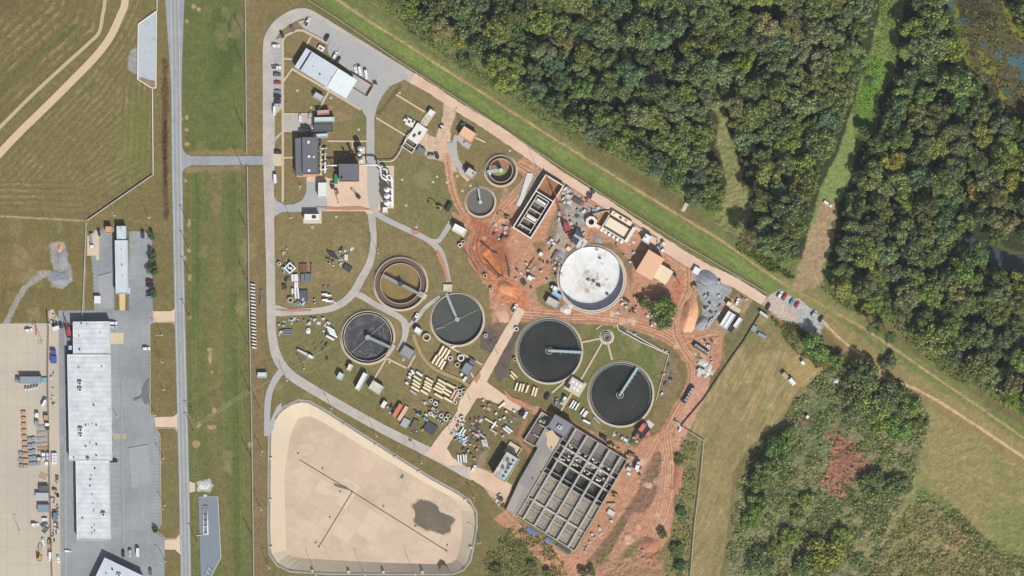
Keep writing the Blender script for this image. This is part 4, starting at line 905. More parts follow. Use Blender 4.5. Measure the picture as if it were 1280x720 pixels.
def building(kind, px, py, L, W, ang, H, roof, wall, label, cat='building', group=None, gable=0, doors=1, windows=2, vents=(), over=.25, pad=None, units=(), parapet=.35):
    """walled building with its own roof, doors, windows, roof vents; L, W in plan units"""
    t = thing(kind, px, py, ang, label, cat, group); l, w_ = L*M_, W*M_
    MB().bx(-l/2, l/2, -w_/2, w_/2, -.4, H).obj('wall', wall, t)
    mb = MB(); a, b = l/2+over, w_/2+over
    if gable:
        vs = [(-a, -b, H-.05), (a, -b, H-.05), (a, b, H-.05), (-a, b, H-.05), (-a, 0, H+gable), (a, 0, H+gable), (-a, -b, H+.1), (a, -b, H+.1), (a, b, H+.1), (-a, b, H+.1)]
        mb.add(vs, [(3, 2, 1, 0), (0, 1, 7, 6), (2, 3, 9, 8), (6, 7, 5, 4), (8, 9, 4, 5), (1, 2, 8, 5, 7), (3, 0, 6, 4, 9)])
    else:
        mb.bx(-a, a, -b, b, H+.003, H+.25)
    rf = mb.obj('roof', roof, t)
    if not gable and parapet:
        mb = MB()
        mb.bx(-a, a, -b, -b+.3, H+.25, H+.25+parapet); mb.bx(-a, a, b-.3, b, H+.25, H+.25+parapet)
        mb.bx(-a, -a+.3, -b+.3, b-.3, H+.25, H+.25+parapet); mb.bx(a-.3, a, -b+.3, b-.3, H+.25, H+.25+parapet); mb.obj('parapet', roof, rf)
    for k in range(doors):
        x = (-.5+(k+.5)/doors)*l*.7; h = min(2.3, H*.8)
        d = MB().bx(x-.6, x+.6, -w_/2-.06, -w_/2+.02, 0, h).obj('door', m_door, t)
        MB().bx(x+.35, x+.45, -w_/2-.14, -w_/2-.06, 1.0, 1.15).obj('handle', m_dark, d)
    for k in range(windows):
        x = (-.5+(k+.5)/windows)*l*.8+.9; h = min(1.2, H*.5)
        if abs(x) > l/2-.7: continue
        f = MB().bx(x-.7, x+.7, w_/2-.02, w_/2+.07, h, h+.9).obj('window', m_pole_c, t); MB().bx(x-.55, x+.55, w_/2+.073, w_/2+.09, h+.12, h+.78).obj('pane', m_glass, f)
    for v in vents:
        x, y = loc(t, v[0], v[1]); r = v[2]*M_ if len(v) > 2 else .35; zt = H+.25+(gable*(1-abs(y)/b) if gable else 0)
        if r > .8:
            q = MB().box(x, y, zt-.1, r*2, r*1.7, 1.3).obj('rooftop_unit', m_wh, rf); MB().cyl(x, y, zt+1.2, zt+1.4, r*.55, 10).obj('fan', m_dark, q)
        else:
            q = MB().cyl(x, y, zt-.1, zt+.7, r*.7, 8).obj('vent', m_steel, rf); MB().cyl(x, y, zt+.7, zt+.85, r, 8, r*.5).obj('vent_cap', m_dark, q)
    for x0, y0, lx, ly, c in units:
        x, y = loc(t, x0, y0); MB().box(x, y, H+.25, lx*M_, ly*M_, .5, 0, .92).obj('skylight', c, rf)
    if pad:
        pl, pw, dx, dy = pad; MB().bx(dx*M_-pl*M_/2, dx*M_+pl*M_/2, -dy*M_-pw*M_/2, -dy*M_+pw*M_/2, -.3, .11).obj('plinth', m_conc2, t)
    return t

# big white warehouse: three stepped bays, one roof each
t = thing('warehouse', 113, 538, 0, 'very long white ribbed-roof warehouse between the apron and the parking lot', 'warehouse')
def warehouse_bay(poly, H, vents):
    H *= 1.08
    P = [loc(t, *p) for p in poly]
    MB().prism(P, -.3, H).obj('wall', m_wall, t)
    cx = sum(p[0] for p in P)/4; cy = sum(p[1] for p in P)/4
    Q = [(cx+(x-cx)*(1+.3/abs(x-cx)), cy+(y-cy)*(1+.2/abs(y-cy))) for x, y in P]
    r = MB().prism(Q, H+.003, H+.35).obj('roof', m_whroof, t)
    mb = MB()
    for i in range(4):
        a, b = Vector(Q[i]), Vector(Q[(i+1) % 4]); d = (b-a).normalized(); n = Vector((-d.y, d.x))*.15; c = (a+b)/2
        mb.box(c.x+ (-n.x if (c-Vector((cx, cy))).dot(n) > 0 else n.x), c.y+(-n.y if (c-Vector((cx, cy))).dot(n) > 0 else n.y), H+.35, (b-a).length-.01, .3, .3, math.atan2(d.y, d.x))
    mb.obj('gutter', m_wh, r)
    for v in vents:
        x, y = loc(t, v[0], v[1]); s = v[2]*M_
        if s > .8:
            u = MB().box(x, y, H+.35, s*2, s*1.8, 1.6).obj('rooftop_unit', m_wh, r); MB().cyl(x, y, H+1.95, H+2.15, s*.6, 10).obj('fan', m_dark, u)
        else:
            u = MB().cyl(x, y, H+.35, H+1.0, s*.7, 8).obj('vent', m_steel, r); MB().cyl(x, y, H+1.0, H+1.2, s*1.1, 8, s*.4).obj('vent_cap', m_dark, u)
warehouse_bay([(93, 402.5), (138, 402), (138.6, 443), (93.4, 443)], 4.2, [(103, 404, 1), (101, 437, 1.1), (126.5, 416, .6), (110, 405, .6), (100, 420, .7)])
warehouse_bay([(86, 443.2), (138.8, 443.2), (141, 575), (88.6, 575)], 4.4, [(101.5, 479, 2.4), (101.8, 487, 2.4), (118.5, 506, 1), (102.4, 537, 2.6), (102.5, 544, 2.2), (108.5, 531, 1), (121.8, 531, 1), (108.6, 557.6, 1), (122, 555, 1), (121.8, 569, 1), (111.7, 574, 1.8), (117, 529.5, .6), (114, 553, .6), (100, 459, .7), (128.6, 458, .7), (112, 530, .6), (93.8, 571.6, .8)])
warehouse_bay([(96.4, 575.2), (137, 575.2), (139, 674), (98, 674)], 4.0, [(120, 585, 1), (130.8, 642.6, 2.4), (104.5, 647, .9), (114.5, 599, .9), (114, 607, .9), (116.5, 618, .6), (117.5, 629, .6), (118.5, 638, .6), (119.4, 656, .7), (116.2, 659, .7), (119.7, 663, .7), (116.5, 665.5, .7), (115.5, 594, .7)])
for k in range(9): MB().box(*loc(t, 138.6+k*.27, 450+k*14), 0, .1, 3, 3.2).obj('loading_door', m_door, t)
for k in range(6): MB().box(*loc(t, 87+k*.4, 455+k*18), 0, .1, 3, 3.2).obj('loading_door', m_door, t)

t = building('hall', 153.2, 334, 15, 66, -1, 4.2, m_greyroof, m_wall, 'long narrow grey-white hall between the two striped parking lots', vents=((153.5, 331.5, .8), (152, 300, .5), (153, 312, .5), (154, 345, .5), (152, 286, .5)), windows=0, doors=2)
x, y = loc(t, 152.6, 292); MB().box(x, y, -.3, 5.4, 9, 4.0).obj('wall', m_wall, t); MB().box(x, y-.0, 3.7, 5.8, 9.3, .3).obj('roof', m_greyroof, t)
x, y = loc(t, 155.5, 363.5); MB().box(x, y, 3.0, 8, 3.6, .25).obj('canopy', mat('pale_blue_canopy', (186, 204, 214), .5, .05, 1), t)
for sx in (-3.6, 3.6): MB().tube([(x+sx, y-1.4, 0), (x+sx, y-1.4, 3)], .12, 6).obj('canopy_post', m_steel, t)
t = building('office_building', 147, 726, 52, 40, 25.5, 4.2, m_greyroof, m_wall, 'white-roofed building turned askew at the bottom edge by the lawn strip', vents=((141.7, 711, 1.2), (134, 716, .8), (150, 718, 2.2)), doors=2, windows=3)
building('shed', 136.6, 287.4, 6.6, 7.4, 0, 3.0, mat('orange_roof', (214, 158, 122), .8, .06, 1), m_wall, 'small shed with an orange roof at the head of the western parking lot', 'shed', doors=1, windows=0)

# laboratory building in the north
t = building('laboratory', 403, 89.5, 63, 27, 32, 3.9, m_greyroof, m_brick, 'large pale grey and white roofed building by the northern car park', 'building', vents=((400.5, 93.8, 1), (385, 75, .5), (415, 98, .5), (392, 84, .5)), doors=2, windows=6, parapet=.2)
x, y = loc(t, 428, 105); MB().box(x, y, 4.16, 14, 13.4, .35).obj('roof', mat('bright_white_roof', (226, 236, 236), .5, .05, .8, (206, 222, 218), .3, .62), t)
x, y = loc(t, 382.5, 76.4); MB().box(x, y, 4.16, 1.0, 13.2, .2).obj('roof_gap', mat('navy_gap', (52, 56, 86), .6, .05, 1), t)
x, y = loc(t, 411.5, 107.5); MB().box(x, y, 2.9, 3.4, 4, .3).obj('canopy', m_wh, t)
x, y = loc(t, 425, 114.5); MB().box(x, y, 0, 12, .5, 3.2).obj('red_sill', mat('reddish_trim', (196, 128, 122), .8, .1, 1), t)
t = thing('loading_yard', 450, 107, 31.5, 'brown-walled open loading yard at the south-east end of the northern building', 'yard')
mb = MB(); mb.bx(-7.8, 7.8, 3.6, 3.9, -.2, 2.2); mb.bx(7.5, 7.8, -3.6, 3.6, -.2, 2.2); mb.bx(-7.8, 7.8, -3.9, -3.6, -.2, 1.2); mb.obj('wall', mat('tan_wall', (206, 172, 142), .85, .1, 1), t)
MB().bx(-7.4, 7.4, -3.5, 3.5, -.2, .14).obj('yard_floor', mat('tan_floor', (196, 160, 130), .9, .1, 1), t)
building('shed', 398.7, 121.5, 11.5, 6.5, 30, 2.6, mat('grey_metal_roof', (178, 186, 190), .5, .05, 1, stripes=('Y', 1, .1)), m_wall, 'small grey shed on the lawn south of the northern building', 'shed', windows=0)
building('shed', 404.5, 140.8, 14, 4.6, -4, 2.6, mat('pinkish_roof', (200, 152, 140), .8, .14, 1.5), m_brick, 'narrow pinkish-roofed shed, northernmost of the stacked sheds by the small car park', 'shed', windows=0)
building('trailer_office', 406, 150, 24, 5.4, -1, 3.2, mat('pale_green_white_roof', (196, 208, 206), .5, .06, 1), m_wall, 'long pale office trailer between the pink shed and the dark one', 'trailer', windows=3)
building('shed', 405, 160, 22.5, 9.6, -1, 3.6, mat('dark_green_grey_roof', (86, 92, 92), .8, .08, 1), m_conl, 'dark-roofed long shed with a white lower edge by the small car park', 'shed')
building('shed', 401, 170, 17.5, 4, -3, 2.4, mat('blue_white_roof', (190, 208, 216), .5, .08, 1), m_wall, 'low bluish-white canopy shed just north of the dark grey building', 'shed', windows=0)

# dark grey administration building
t = building('filter_building', 388.5, 195, 18.5, 45, -1, 5.6, m_slateroof, m_brick, 'dark slate-roofed building with white skylights beside the pipe yard', vents=(), units=((386.3, 178, 3.2, 3.6, m_wh), (387, 196, 3, 3.2, m_wh), (393, 196.5, 2.2, 2.6, m_wh), (387, 213.4, 3.2, 3.2, m_wh)), doors=2, windows=2)
x, y = loc(t, 374.5, 196.5); MB().box(x, y, -.3, 4.2, 23.2, 4.6).obj('wall', m_brick, t); MB().box(x, y, 4.3, 4.6, 23.5, .3).obj('roof', m_slateroof, t)
x, y = loc(t, 383.5, 219.5); MB().box(x, y, 0, 13, 1.6, 1.2).obj('step', m_brick, t)
t = building('generator_building', 437, 216.5, 24, 21, 0, 7.2, m_slateroof, m_brick, 'tall square slate-roofed building over the concrete yard', vents=((428, 223, 1.4),), doors=2, windows=1)
MB().bx(-6, 6, -5.8, -5.2, 2.8, 3.1).obj('canopy', mat('pink_canopy', (210, 170, 160), .8, .06, 1), t)
# pipe yard beside the filter building
m_pipe_t = mat('tan_pipe', (196, 184, 160), .6, .08, 1)
t = thing('pipe_rack', 403, 196, 0, 'rack of tan and white pipes along the east side of the slate-roofed building', 'pipework')
for k, y in enumerate((186, 193, 200, 205, 212)):
    a = loc(t, 399, y); b = loc(t, 409, y-1); MB().tube([(*a, .9), (a[0]+1.5, a[1], 1.2), (*b, 1.2)], .38, 8).obj('pipe', m_pipe_t if k % 2 else m_wh, t, True)
a = [(*loc(t, 406.5, y), 1.5) for y in (184, 216)]; MB().tube(a, .45, 8).obj('pipe', m_wh, t, True)
a = [(*loc(t, 401, y), .9) for y in (176, 218)]; MB().tube(a, .6, 8).obj('pipe', m_pipe_t, t, True)
for y in (178, 184, 190, 197, 203, 210, 215):
    a = loc(t, 400.5, y); MB().cyl(a[0], a[1], 0, 2.0, .55, 8).obj('valve', random.choice([m_pipe_t, m_steel, m_dark]), t)
m_wpipe = mat('white_pipe', (232, 234, 236), .45, .04, 1)
def pipe_run(kind, pts, r, m, label, supports=3, z=2.5, cat='pipe', group=None):
    t = thing(kind, pts[0][0], pts[0][1], 0, label, cat, group)
    P = []
    for i, p in enumerate(pts): P.append((*loc(t, p[0], p[1]), p[2] if len(p) > 2 else z))
    Q = [P[0]]
    for a, b, c in zip(P[:-2], P[1:-1], P[2:]):
        A, B, Cc = Vector(a), Vector(b), Vector(c); d = min((A-B).length, (B-Cc).length)*.3
        Q += [tuple(B+(A-B).normalized()*d), tuple(B+(A-B).normalized()*d*.3+(Cc-B).normalized()*d*.3), tuple(B+(Cc-B).normalized()*d)]
    Q.append(P[-1]); MB().tube(Q, r, 8).obj('pipe', m, t, True)
    for i in range(supports):
        s = (i+.5)/supports*(len(P)-1); k = int(s); f = s-k; a = Vector(P[k]).lerp(Vector(P[k+1]), f)
        MB().box(a.x, a.y, -.2, .35, .35, max(.3, a.z-r+.2)).obj('support', m_conw, t)
    return t
pipe_run('duct', [(407, 207), (425, 207)], .45, m_wpipe, 'short white duct between the pipe rack and the square slate-roofed building', 3, 4.5)
pipe_run('duct', [(449.5, 206.5), (472, 206.5), (476, 210), (477, 222), (484, 226)], .55, m_wpipe, 'long white duct crossing the road to the white towers', 4, 6.0)
pipe_run('handrail_pipe', [(470, 202), (492, 201.5), (500, 190), (508, 172), (512, 166)], .22, m_wpipe, 'thin white pipe on posts bending round the lawn to the grit chamber', 9, 1.6)
# scrubber towers with their manifold
for i, (y, lb) in enumerate(((237, 'northern white scrubber tower on the light pad'), (245.2, 'middle one of the three white scrubber towers'), (253.4, 'southern white scrubber tower on the light pad'))):
    t = thing('scrubber_tower', 484, y, 0, lb, 'tower', 'white scrubber towers on the pad')
    MB().cyl(0, 0, 0, 7.2, 1.85, 18).obj('shell', m_wpipe, t, False); MB().cyl(0, 0, 7.203, 8.3, 1.87, 18, .7).obj('dome', m_wpipe, t)
    MB().cyl(0, 0, 8.3, 9.6, .5, 10).obj('stack', m_steel, t); MB().tube([(1.5, 0, 6.2), (2.6, .4, 6.4), (3.1, .6, 4)], .38, 8).obj('duct', m_wpipe, t, True)
pipe_run('manifold_pipe', [(478, 211), (484, 212), (484, 224), (490, 226), (490.5, 258)], .65, m_wpipe, 'fat white manifold pipe running along the scrubber towers', 5, 3.4)
pipe_run('manifold_pipe', [(480, 222), (488, 218), (491, 228)], .5, m_wpipe, 'curved white branch pipe at the north end of the tower pad', 2, 4.4)
t = thing('blower_unit', 482, 217, 0, 'square white blower frame at the north end of the tower pad', 'machine')
MB().bx(-1.6, 1.6, -1.4, 1.4, 0, 1.8).obj('housing', m_wh, t); MB().cyl(0, 0, 1.8, 2.2, 1, 10).obj('fan', m_dark, t)
building('kiosk', 481.8, 263, 5.4, 6.4, 0, 2.8, m_conl, m_conl, 'little white box building at the foot of the tower pad', 'kiosk', windows=0)
t = thing('chemical_tank_group', 451.5, 194, 0, 'cluster of pale vertical tanks north of the square slate-roofed building', 'tanks')
for x, y, r, h in ((450.5, 186, 3.2, 6.5), (449.5, 193, 2.6, 6), (451.5, 200, 2.4, 5)):
    a = loc(t, x, y); q = MB().cyl(a[0], a[1], 0, h, r*M_, 14).obj('tank', m_wpipe, t); MB().cyl(a[0], a[1], h, h+.6, r*M_, 14, .3).obj('lid', m_steel, q)
MB().bx(-1.6, 2.4, -6.4, 5.2, -.1, .25).obj('plinth', m_conc2, t)
for x, y, r, h, lb in ((432, 193, 1.2, 4, 'slim blue-grey exhaust stack north of the slate roof, western one'), (439.5, 190, 1.4, 5, 'slim blue-grey exhaust stack north of the slate roof, eastern one')):
    t = thing('exhaust_stack', x, y, 0, lb, 'stack'); MB().cyl(0, 0, 0, h, r*M_, 10).obj('pipe', mat('blue_grey_metal', (96, 112, 138), .5, .08, 1), t); MB().cyl(0, 0, h, h+.5, r*M_*1.3, 10, .2).obj('cap', m_dark, t)
building('workshop', 404, 238, 10.5, 18, 0, 3.8, mat('chalk_roof', (222, 226, 220), .6, .05, .6, (208, 212, 206), .5, .6), m_wall, 'white-roofed oblong workshop west of the concrete yard', pad=(12, 22, .3, 1), windows=1)
building('pump_house', 390.5, 272.6, 18, 8.5, 0, 3.6, mat('clean_white_roof', (232, 232, 228), .6, .03, 1), m_conl, 'white pump house on a pale plinth south of the access stub', pad=(23, 15.5, 0, -1), units=((393, 271.5, 5, 3.6, m_dark),), windows=2)
building('pump_house', 584.7, 168.6, 18, 12.4, 32, 3.4, m_tanroof, m_brick, 'tan-roofed pump house at the northern bend of the dusty road', units=(), windows=1)
t = thing('apron_slab', 583, 181, 33, 'grey slab with a small tank below the tan pump house', 'slab'); MB().bx(-2.6, 2.6, -1.8, 1.8, -.2, .25).obj('slab', m_lot, t); MB().cyl(-1.4, .4, .25, 1.2, .7, 10).obj('tank', m_steel, t)
building('pump_house', 588.5, 217, 10.8, 9, 35, 3.3, mat('light_grey_roof', (196, 190, 184), .8, .08, 1), m_conw, 'small grey-roofed pump house north of the little grey tank', vents=((591.5, 217.5, 1),), windows=1)
building('pump_house', 574.2, 287.2, 15.5, 7.8, 28, 3.3, mat('clean_white_roof', (232, 232, 228), .6, .03, 1), m_conw, 'white-roofed pump house at the end of the short road spur', windows=1, pad=(17, 9.5, .6, .6))
# structures on the northern lawn
t = thing('valve_chamber', 534.5, 147.5, -56, 'long concrete valve slab with a white box on the northern lawn', 'chamber')
MB().bx(-6, 6, -2.3, 2.3, -.3, .4).obj('slab', m_conw, t); MB().bx(2.2, 5.6, -1.3, 1.6, .403, 2.6).obj('box', m_wh, t); 
for x in (-4, -1.5): MB().cyl(x, .4, .4, .7, .5, 10).obj('hatch', m_steel, t)
t = thing('valve_chamber', 511, 152.4, 27, 'L-shaped concrete chamber on the northern lawn', 'chamber')
MB().prism([(-3.5, -.8), (-1.6, -.8), (-1.6, -2.3), (3.6, -2.3), (3.6, 2.3), (-3, 2.3), (-3, .8), (-3.5, .8)], -.3, 1.1).obj('block', m_conl, t)
for x, y in ((-1.9, 1.2), (2.4, 1.2), (.3, 0)): MB().box(x, y, 1.1, 1.1, 1, .6).obj('hatch', m_dark, t)
t = thing('grit_chamber', 518.5, 172.5, -56, 'concrete grit chamber with open dark bays beside the dusty yard', 'chamber')
MB().bx(-9, 9, -3.9, -3.5, -.3, 1.6).bx(-9, 9, 3.5, 3.9, -.3, 1.6).bx(-9, -8.6, -3.5, 3.5, -.3, 1.6).bx(8.6, 9, -3.5, 3.5, -.3, 1.6).bx(-2.6, 8.6, -3.5, 3.5, -.3, 1.5).bx(-5.9, -5.5, -3.5, 3.5, -.3, 1.6).obj('wall', m_conl, t)
MB().bx(-8.55, -5.95, -3.45, 3.45, 0, .3).bx(-5.45, -2.65, -3.45, 3.45, 0, .3).obj('channel_bed', mat('brown_bed', (112, 98, 74), .8, .2, 2), t)
for x, y in ((1, 1), (4, -1)): MB().box(x, y, 1.5, 2.2, 1.2, .5).obj('screen', m_dark, t)
building('splitter_box', 509.5, 441, 15, 12, 32, 1.9, mat('grated_roof', (150, 152, 156), .8, .1, 1, stripes=('X', .66, .35)), m_conw, 'grey gridded splitter box with a step between the two brown and grey tanks', 'chamber', windows=0, parapet=.3, doors=0)
building('shed', 522.8, 413.6, 8, 6, 33, 2.4, m_wh, m_wall, 'small white shed by the road fork between the three western tanks', 'shed', windows=0)
t = building('blower_house', 584.3, 461.5, 12.5, 11, -58, 2.4, mat('grey_blue_roof', (136, 138, 148), .7, .06, 1, stripes=('Y', .5, .15)), m_conw, 'grey-blue roofed blower house beside the cross road', 'building', windows=1)
x, y = loc(t, 589.5, 453.5); MB().box(x, y, -.2, 4.4, 3.6, 2.2).obj('annex', m_slateroof, t)
for x, y in ((577, 468), (582, 472.5), (580, 475)):
    a = loc(t, x, y); MB().cyl(a[0], a[1], 0, 1.4, .9, 12).obj('tank', m_wpipe, t)
t = thing('splitter_box', 719, 482.5, 31, 'concrete splitter box with pale top between the two dark clarifiers', 'chamber')
MB().bx(-4.6, 4.6, -4, 4, -.3, 2.4).obj('block', m_conw, t); MB().bx(-5.6, 5.6, -5, 5, -.2, .12).obj('plinth', m_conc2, t)
for i in range(3):
    for j in range(2): MB().box(-2.6+i*2.6, -1.4+j*3, 2.403, 1.8, 2, .12).obj('hatch', m_wh, t)
MB().box(-3.4, -2.2, 2.403, 1.6, 2.6, .5).obj('gate', m_dark, t)
building('concrete_cabin', 470.5, 484.5, 15.5, 11, 32, 2.6, mat('worn_white_roof', (212, 208, 196), .8, .08, 1, (176, 172, 162), .5, .55), m_conw, 'pale concrete cabin at the entrance spur on the diagonal road', windows=1)
building('shed', 425.8, 470.3, 6.4, 7.6, 28, 2.4, mat('pale_teal_roof', (196, 206, 202), .6, .06, 1), m_wall, 'small pale shed on the lawn west of the long white trailer', 'shed', windows=0)
building('shed', 437.6, 459.4, 4.6, 7.6, 25, 2.2, mat('offwhite_roof', (218, 216, 208), .6, .06, 1), m_wall, 'smallest off-white shed on the lawn nearest the grey tank', 'shed', windows=0)
building('sluice_hut', 328, 468.8, 10.5, 5.6, 0, 1.6, mat('pale_cyan_roof', (196, 212, 214), .6, .05, 1), m_wall, 'pale blue-white hut alone on the lawn west of the works road', 'shed', windows=0)
# buildings of the building site
t = building('process_building', 812, 331.4, 30, 21.5, -59, 6.4, m_tanroof, m_conl, 'tall tan-roofed building with a white edge on the construction site', windows=3, over=.35, parapet=0)
building('process_building', 828, 342.5, 18, 19, -59, 3.4, m_cream, m_conl, 'lower cream-roofed building joined to the tall tan one', windows=1, parapet=0)
building('kiosk', 808.8, 299, 9, 9, 33, 3.6, m_wh, m_conl, 'small bright white square building north of the tan-roofed one', 'kiosk', windows=0, vents=((806.5, 296.5, 1),))
t = thing('pump_station', 772, 286, 31, 'unfinished white pump station with open roofs and black wall shadows', 'building')
MB().bx(-9, 8, -4.2, 4.2, -.3, .3).obj('slab', m_cream, t)
MB().bx(-9.2, 9.6, -4.6, -3.9, -.3, 3.2).bx(-9.2, -8.6, -3.9, 4.6, -.3, 3.2).bx(7.6, 9.6, -3.9, 6.2, -.3, 3.2).obj('wall', m_conl, t)
MB().bx(-8.2, 5.8, -2.3, 3.6, .3, 2.9).obj('roof_deck', mat('fresh_cream_slab', (232, 220, 192), .85, .06, 1), t)
MB().bx(-8.6, 6, 5.4, 8.2, -.3, 2.4).obj('annex', mat('fresh_cream_slab', (0, 0, 0)), t)
for k in range(3): MB().box(-6+k*4, 6.8, 2.4, 1.4, 1.2, .5).obj('hatch', (m_wh, m_dark, m_brick)[k], t)
for k in range(6): MB().cyl(-8.2+k*2.9, -5.8, -.2, 2.2, 1.05, 12).obj('pump_can', m_wpipe, t)
t = thing('inlet_chamber', 739, 277.5, 31, 'white octagonal inlet chamber with a dark well and a ramp', 'chamber')
MB().ring(0, 0, -.3, 2.6, 1.9, 3.7, 8).obj('wall', m_conl, t); MB().cyl(0, 0, 0, .5, 1.85, 8).obj('well', m_dark, t)
MB().box(7, -.3, -.2, 8, 2.2, 1.6, 0).obj('ramp', m_cream, t)
t = building('compressor_house', 720.5, 297, 15, 9, -58, 3.2, mat('dark_glass_roof', (74, 78, 90), .5, .08, 1), m_conl, 'small dark glass-topped compressor house beside the red crane', windows=0, units=((719, 299.5, 3.4, 10, m_glass), (721.5, 296, 3.4, 10, mat('pale_panel', (168, 172, 184), .5, .05, 1))))
x, y = loc(t, 727, 305); MB().box(x, y, -.2, 7.5, 4.6, .9).obj('plinth', mat('fresh_grey', (206, 202, 194), .9, .06, 1), t)
MB().tube([(*loc(t, 724, 312), .8), (*loc(t, 728, 310), .9), (*loc(t, 728.5, 303), .9)], .5, 8).obj('pipe', m_wpipe, t, True)
building('site_office', 690.8, 378.4, 15, 8.6, 28, 2.7, mat('ribbed_grey_roof', (190, 184, 176), .7, .08, 1, stripes=('Y', .5, .12)), m_conw, 'grey site office south-west of the big white tank', windows=2)
building('site_office', 696.6, 369, 13.6, 4.2, 31, 2.4, mat('sky_blue_roof', (150, 186, 224), .5, .04, 1), m_wall, 'sky-blue roofed cabin beside the big white tank', 'cabin', windows=1)
building('shed', 694.6, 361.4, 5.6, 4.8, 30, 2.4, m_wh, m_wall, 'little white cabin north of the sky-blue one', 'cabin', windows=0)
# containers and shed group in the east
t = building('container_office', 921.8, 403.4, 12.5, 4.4, -55, 2.8, m_wh, m_wh, 'white container at the east end of the black-roofed group', 'container', windows=1)
building('container_office', 906.8, 398.6, 20, 4.2, -58, 2.8, m_wh, m_wh, 'western long white container of the pair by the gravel heap', 'container', windows=2)
building('container_office', 911.6, 401.6, 20, 4.2, -58, 2.8, m_wh, m_wh, 'eastern long white container of the pair, against the black shed roof', 'container', windows=2)
building('shed', 916.8, 404.6, 21, 5.4, -58, 2.3, mat('black_roof', (52, 52, 60), .8, .08, 1), m_wall, 'black-roofed shed between the white containers', 'shed', windows=0)
building('shed', 911.5, 380.5, 6, 4.6, 30, 2.2, m_cream, m_wall, 'small cream shed north of the white containers', 'shed', windows=0)
t = thing('timber_deck', 918.5, 386.5, 32, 'cream timber deck leading to the white containers', 'deck'); MB().bx(-3.4, 3.4, -2, 2, -.1, .6).obj('boards', m_conc2, t); MB().bx(2.5, 5.2, -3.6, -2, -.1, .4).obj('step', m_conc2, t)
# red and black building by the dark clarifier
t = building('dewatering_building', 803.5, 537.5, 13, 11, -54, 2.6, mat('near_black_roof', (48, 48, 60), .7, .08, 1), m_conw, 'black and red roofed building south of the eastern dark clarifier', windows=0)
for x, y, lx, ly in ((803, 534, 5.5, 2.6), (810, 542, 2.6, 2.4), (795.4, 546.6, 3, 1.2), (804, 551, 2, 1)):
    a = loc(t, x, y); MB().box(a[0], a[1], 2.0, lx, ly, 1.1).obj('red_roof', mat('red_roof', (214, 108, 90), .7, .06, 1), t)
a = loc(t, 812, 530); MB().box(a[0], a[1], -.2, 3.4, 5, .5).obj('slab', mat('fresh_grey', (0, 0, 0)), t)
# open pump hall with stained deck
t = thing('pump_hall', 632.5, 583.4, -58, 'open-topped grey pump hall with stained deck and pale blue tanks', 'building')
MB().bx(-8.2, 8.2, -4.4, 4.4, -.3, 5.6).obj('wall', m_conw, t)
r = MB().bx(-8.5, 8.5, -4.7, 4.7, 5.603, 5.85).obj('roof', mat('stained_roof', (196, 194, 188), .85, .08, 1, (110, 108, 106), .35, .58), t)
MB().bx(-8.5, 8.5, -4.7, -4.3, 5.85, 6.3).bx(-8.5, 8.5, 4.3, 4.7, 5.85, 6.3).bx(-8.5, -8.1, -4.3, 4.3, 5.85, 6.3).bx(8.1, 8.5, -4.3, 4.3, 5.85, 6.3).obj('parapet', m_conw, r)
for k, x in enumerate((-6.2, -3.4, -.4, 2.4, 5.2)): MB().cyl(x, -2.6, 5.85, 7.2, .85, 12).obj('roof_tank', mat('pale_blue_tank', (176, 202, 216), .5, .06, 1), r)
for x, y in ((4.4, 1.5), (-1, 1.8), (2, -.6)): MB().box(x, y, 5.85, 2.2, 1.6, .5, .4).obj('roof_unit', m_slateroof, r)
t = thing('valve_yard', 641, 563, -58, 'small walled valve yard beside the open pump hall', 'yard'); MB().bx(-4, 4, -4.4, -4, -.2, 1.2).bx(-4, 4, 4, 4.4, -.2, 1.2).bx(3.6, 4, -4, 4, -.2, 1.2).obj('wall', m_conw, t)
MB().bx(-4, 3.6, -4, 4, -.2, .12).obj('floor', m_conc2, t); MB().cyl(-1.6, 1.4, .1, 1.6, .7, 10).obj('pump', m_steel, t); MB().cyl(-1, -.8, .1, 1.4, .6, 10).obj('pump', m_wh, t)

# ------------------------------------------------------------ round tanks
def tank(px, py, Rp, label, water, floor_z, rim=1.0, wall_t=.55, wallm=None, inner=None, apron=1.8, group=None, floor_m=None, cat='tank', name='clarifier_tank', weir=None, floorname='water'):
    t = thing(name, px, py, 0, label, cat, group, z=0); r = Rp*M_; wallm = wallm or m_conw
    MB().ring(0, 0, floor_z-.6, rim, r-wall_t, r, 96).obj('wall', wallm, t)
    MB().ring(0, 0, -.3, .14, r+.003, r+apron*M_, 96).obj('apron', m_walk, t)
    MB().cyl(0, 0, floor_z-.5, floor_z, r-wall_t+.05, 96).obj(floorname, water, t)
    if inner:
        ri, rz, m2 = inner; MB().ring(0, 0, floor_z-.4, rz, ri*M_-.35, ri*M_, 80).obj('inner_wall', m2, t)
    if weir:
        mb = MB()
        for k in range(weir): a = 2*math.pi*k/weir; mb.box((r-wall_t-.55)*math.cos(a), (r-wall_t-.55)*math.sin(a), floor_z+.02, 1.1, .22, .3, a)
        mb.obj('weir_notches', m_steel, t); MB().ring(0, 0, floor_z-.2, floor_z+.22, r-wall_t-1.25, r-wall_t-1.05, 96).obj('launder', m_steel, t)
    P = [((r-.1)*math.cos(2*math.pi*k/48), (r-.1)*math.sin(2*math.pi*k/48)) for k in range(49)]
    rail_of(P, rim, .035).obj('handrail', m_steel, t)
    return t
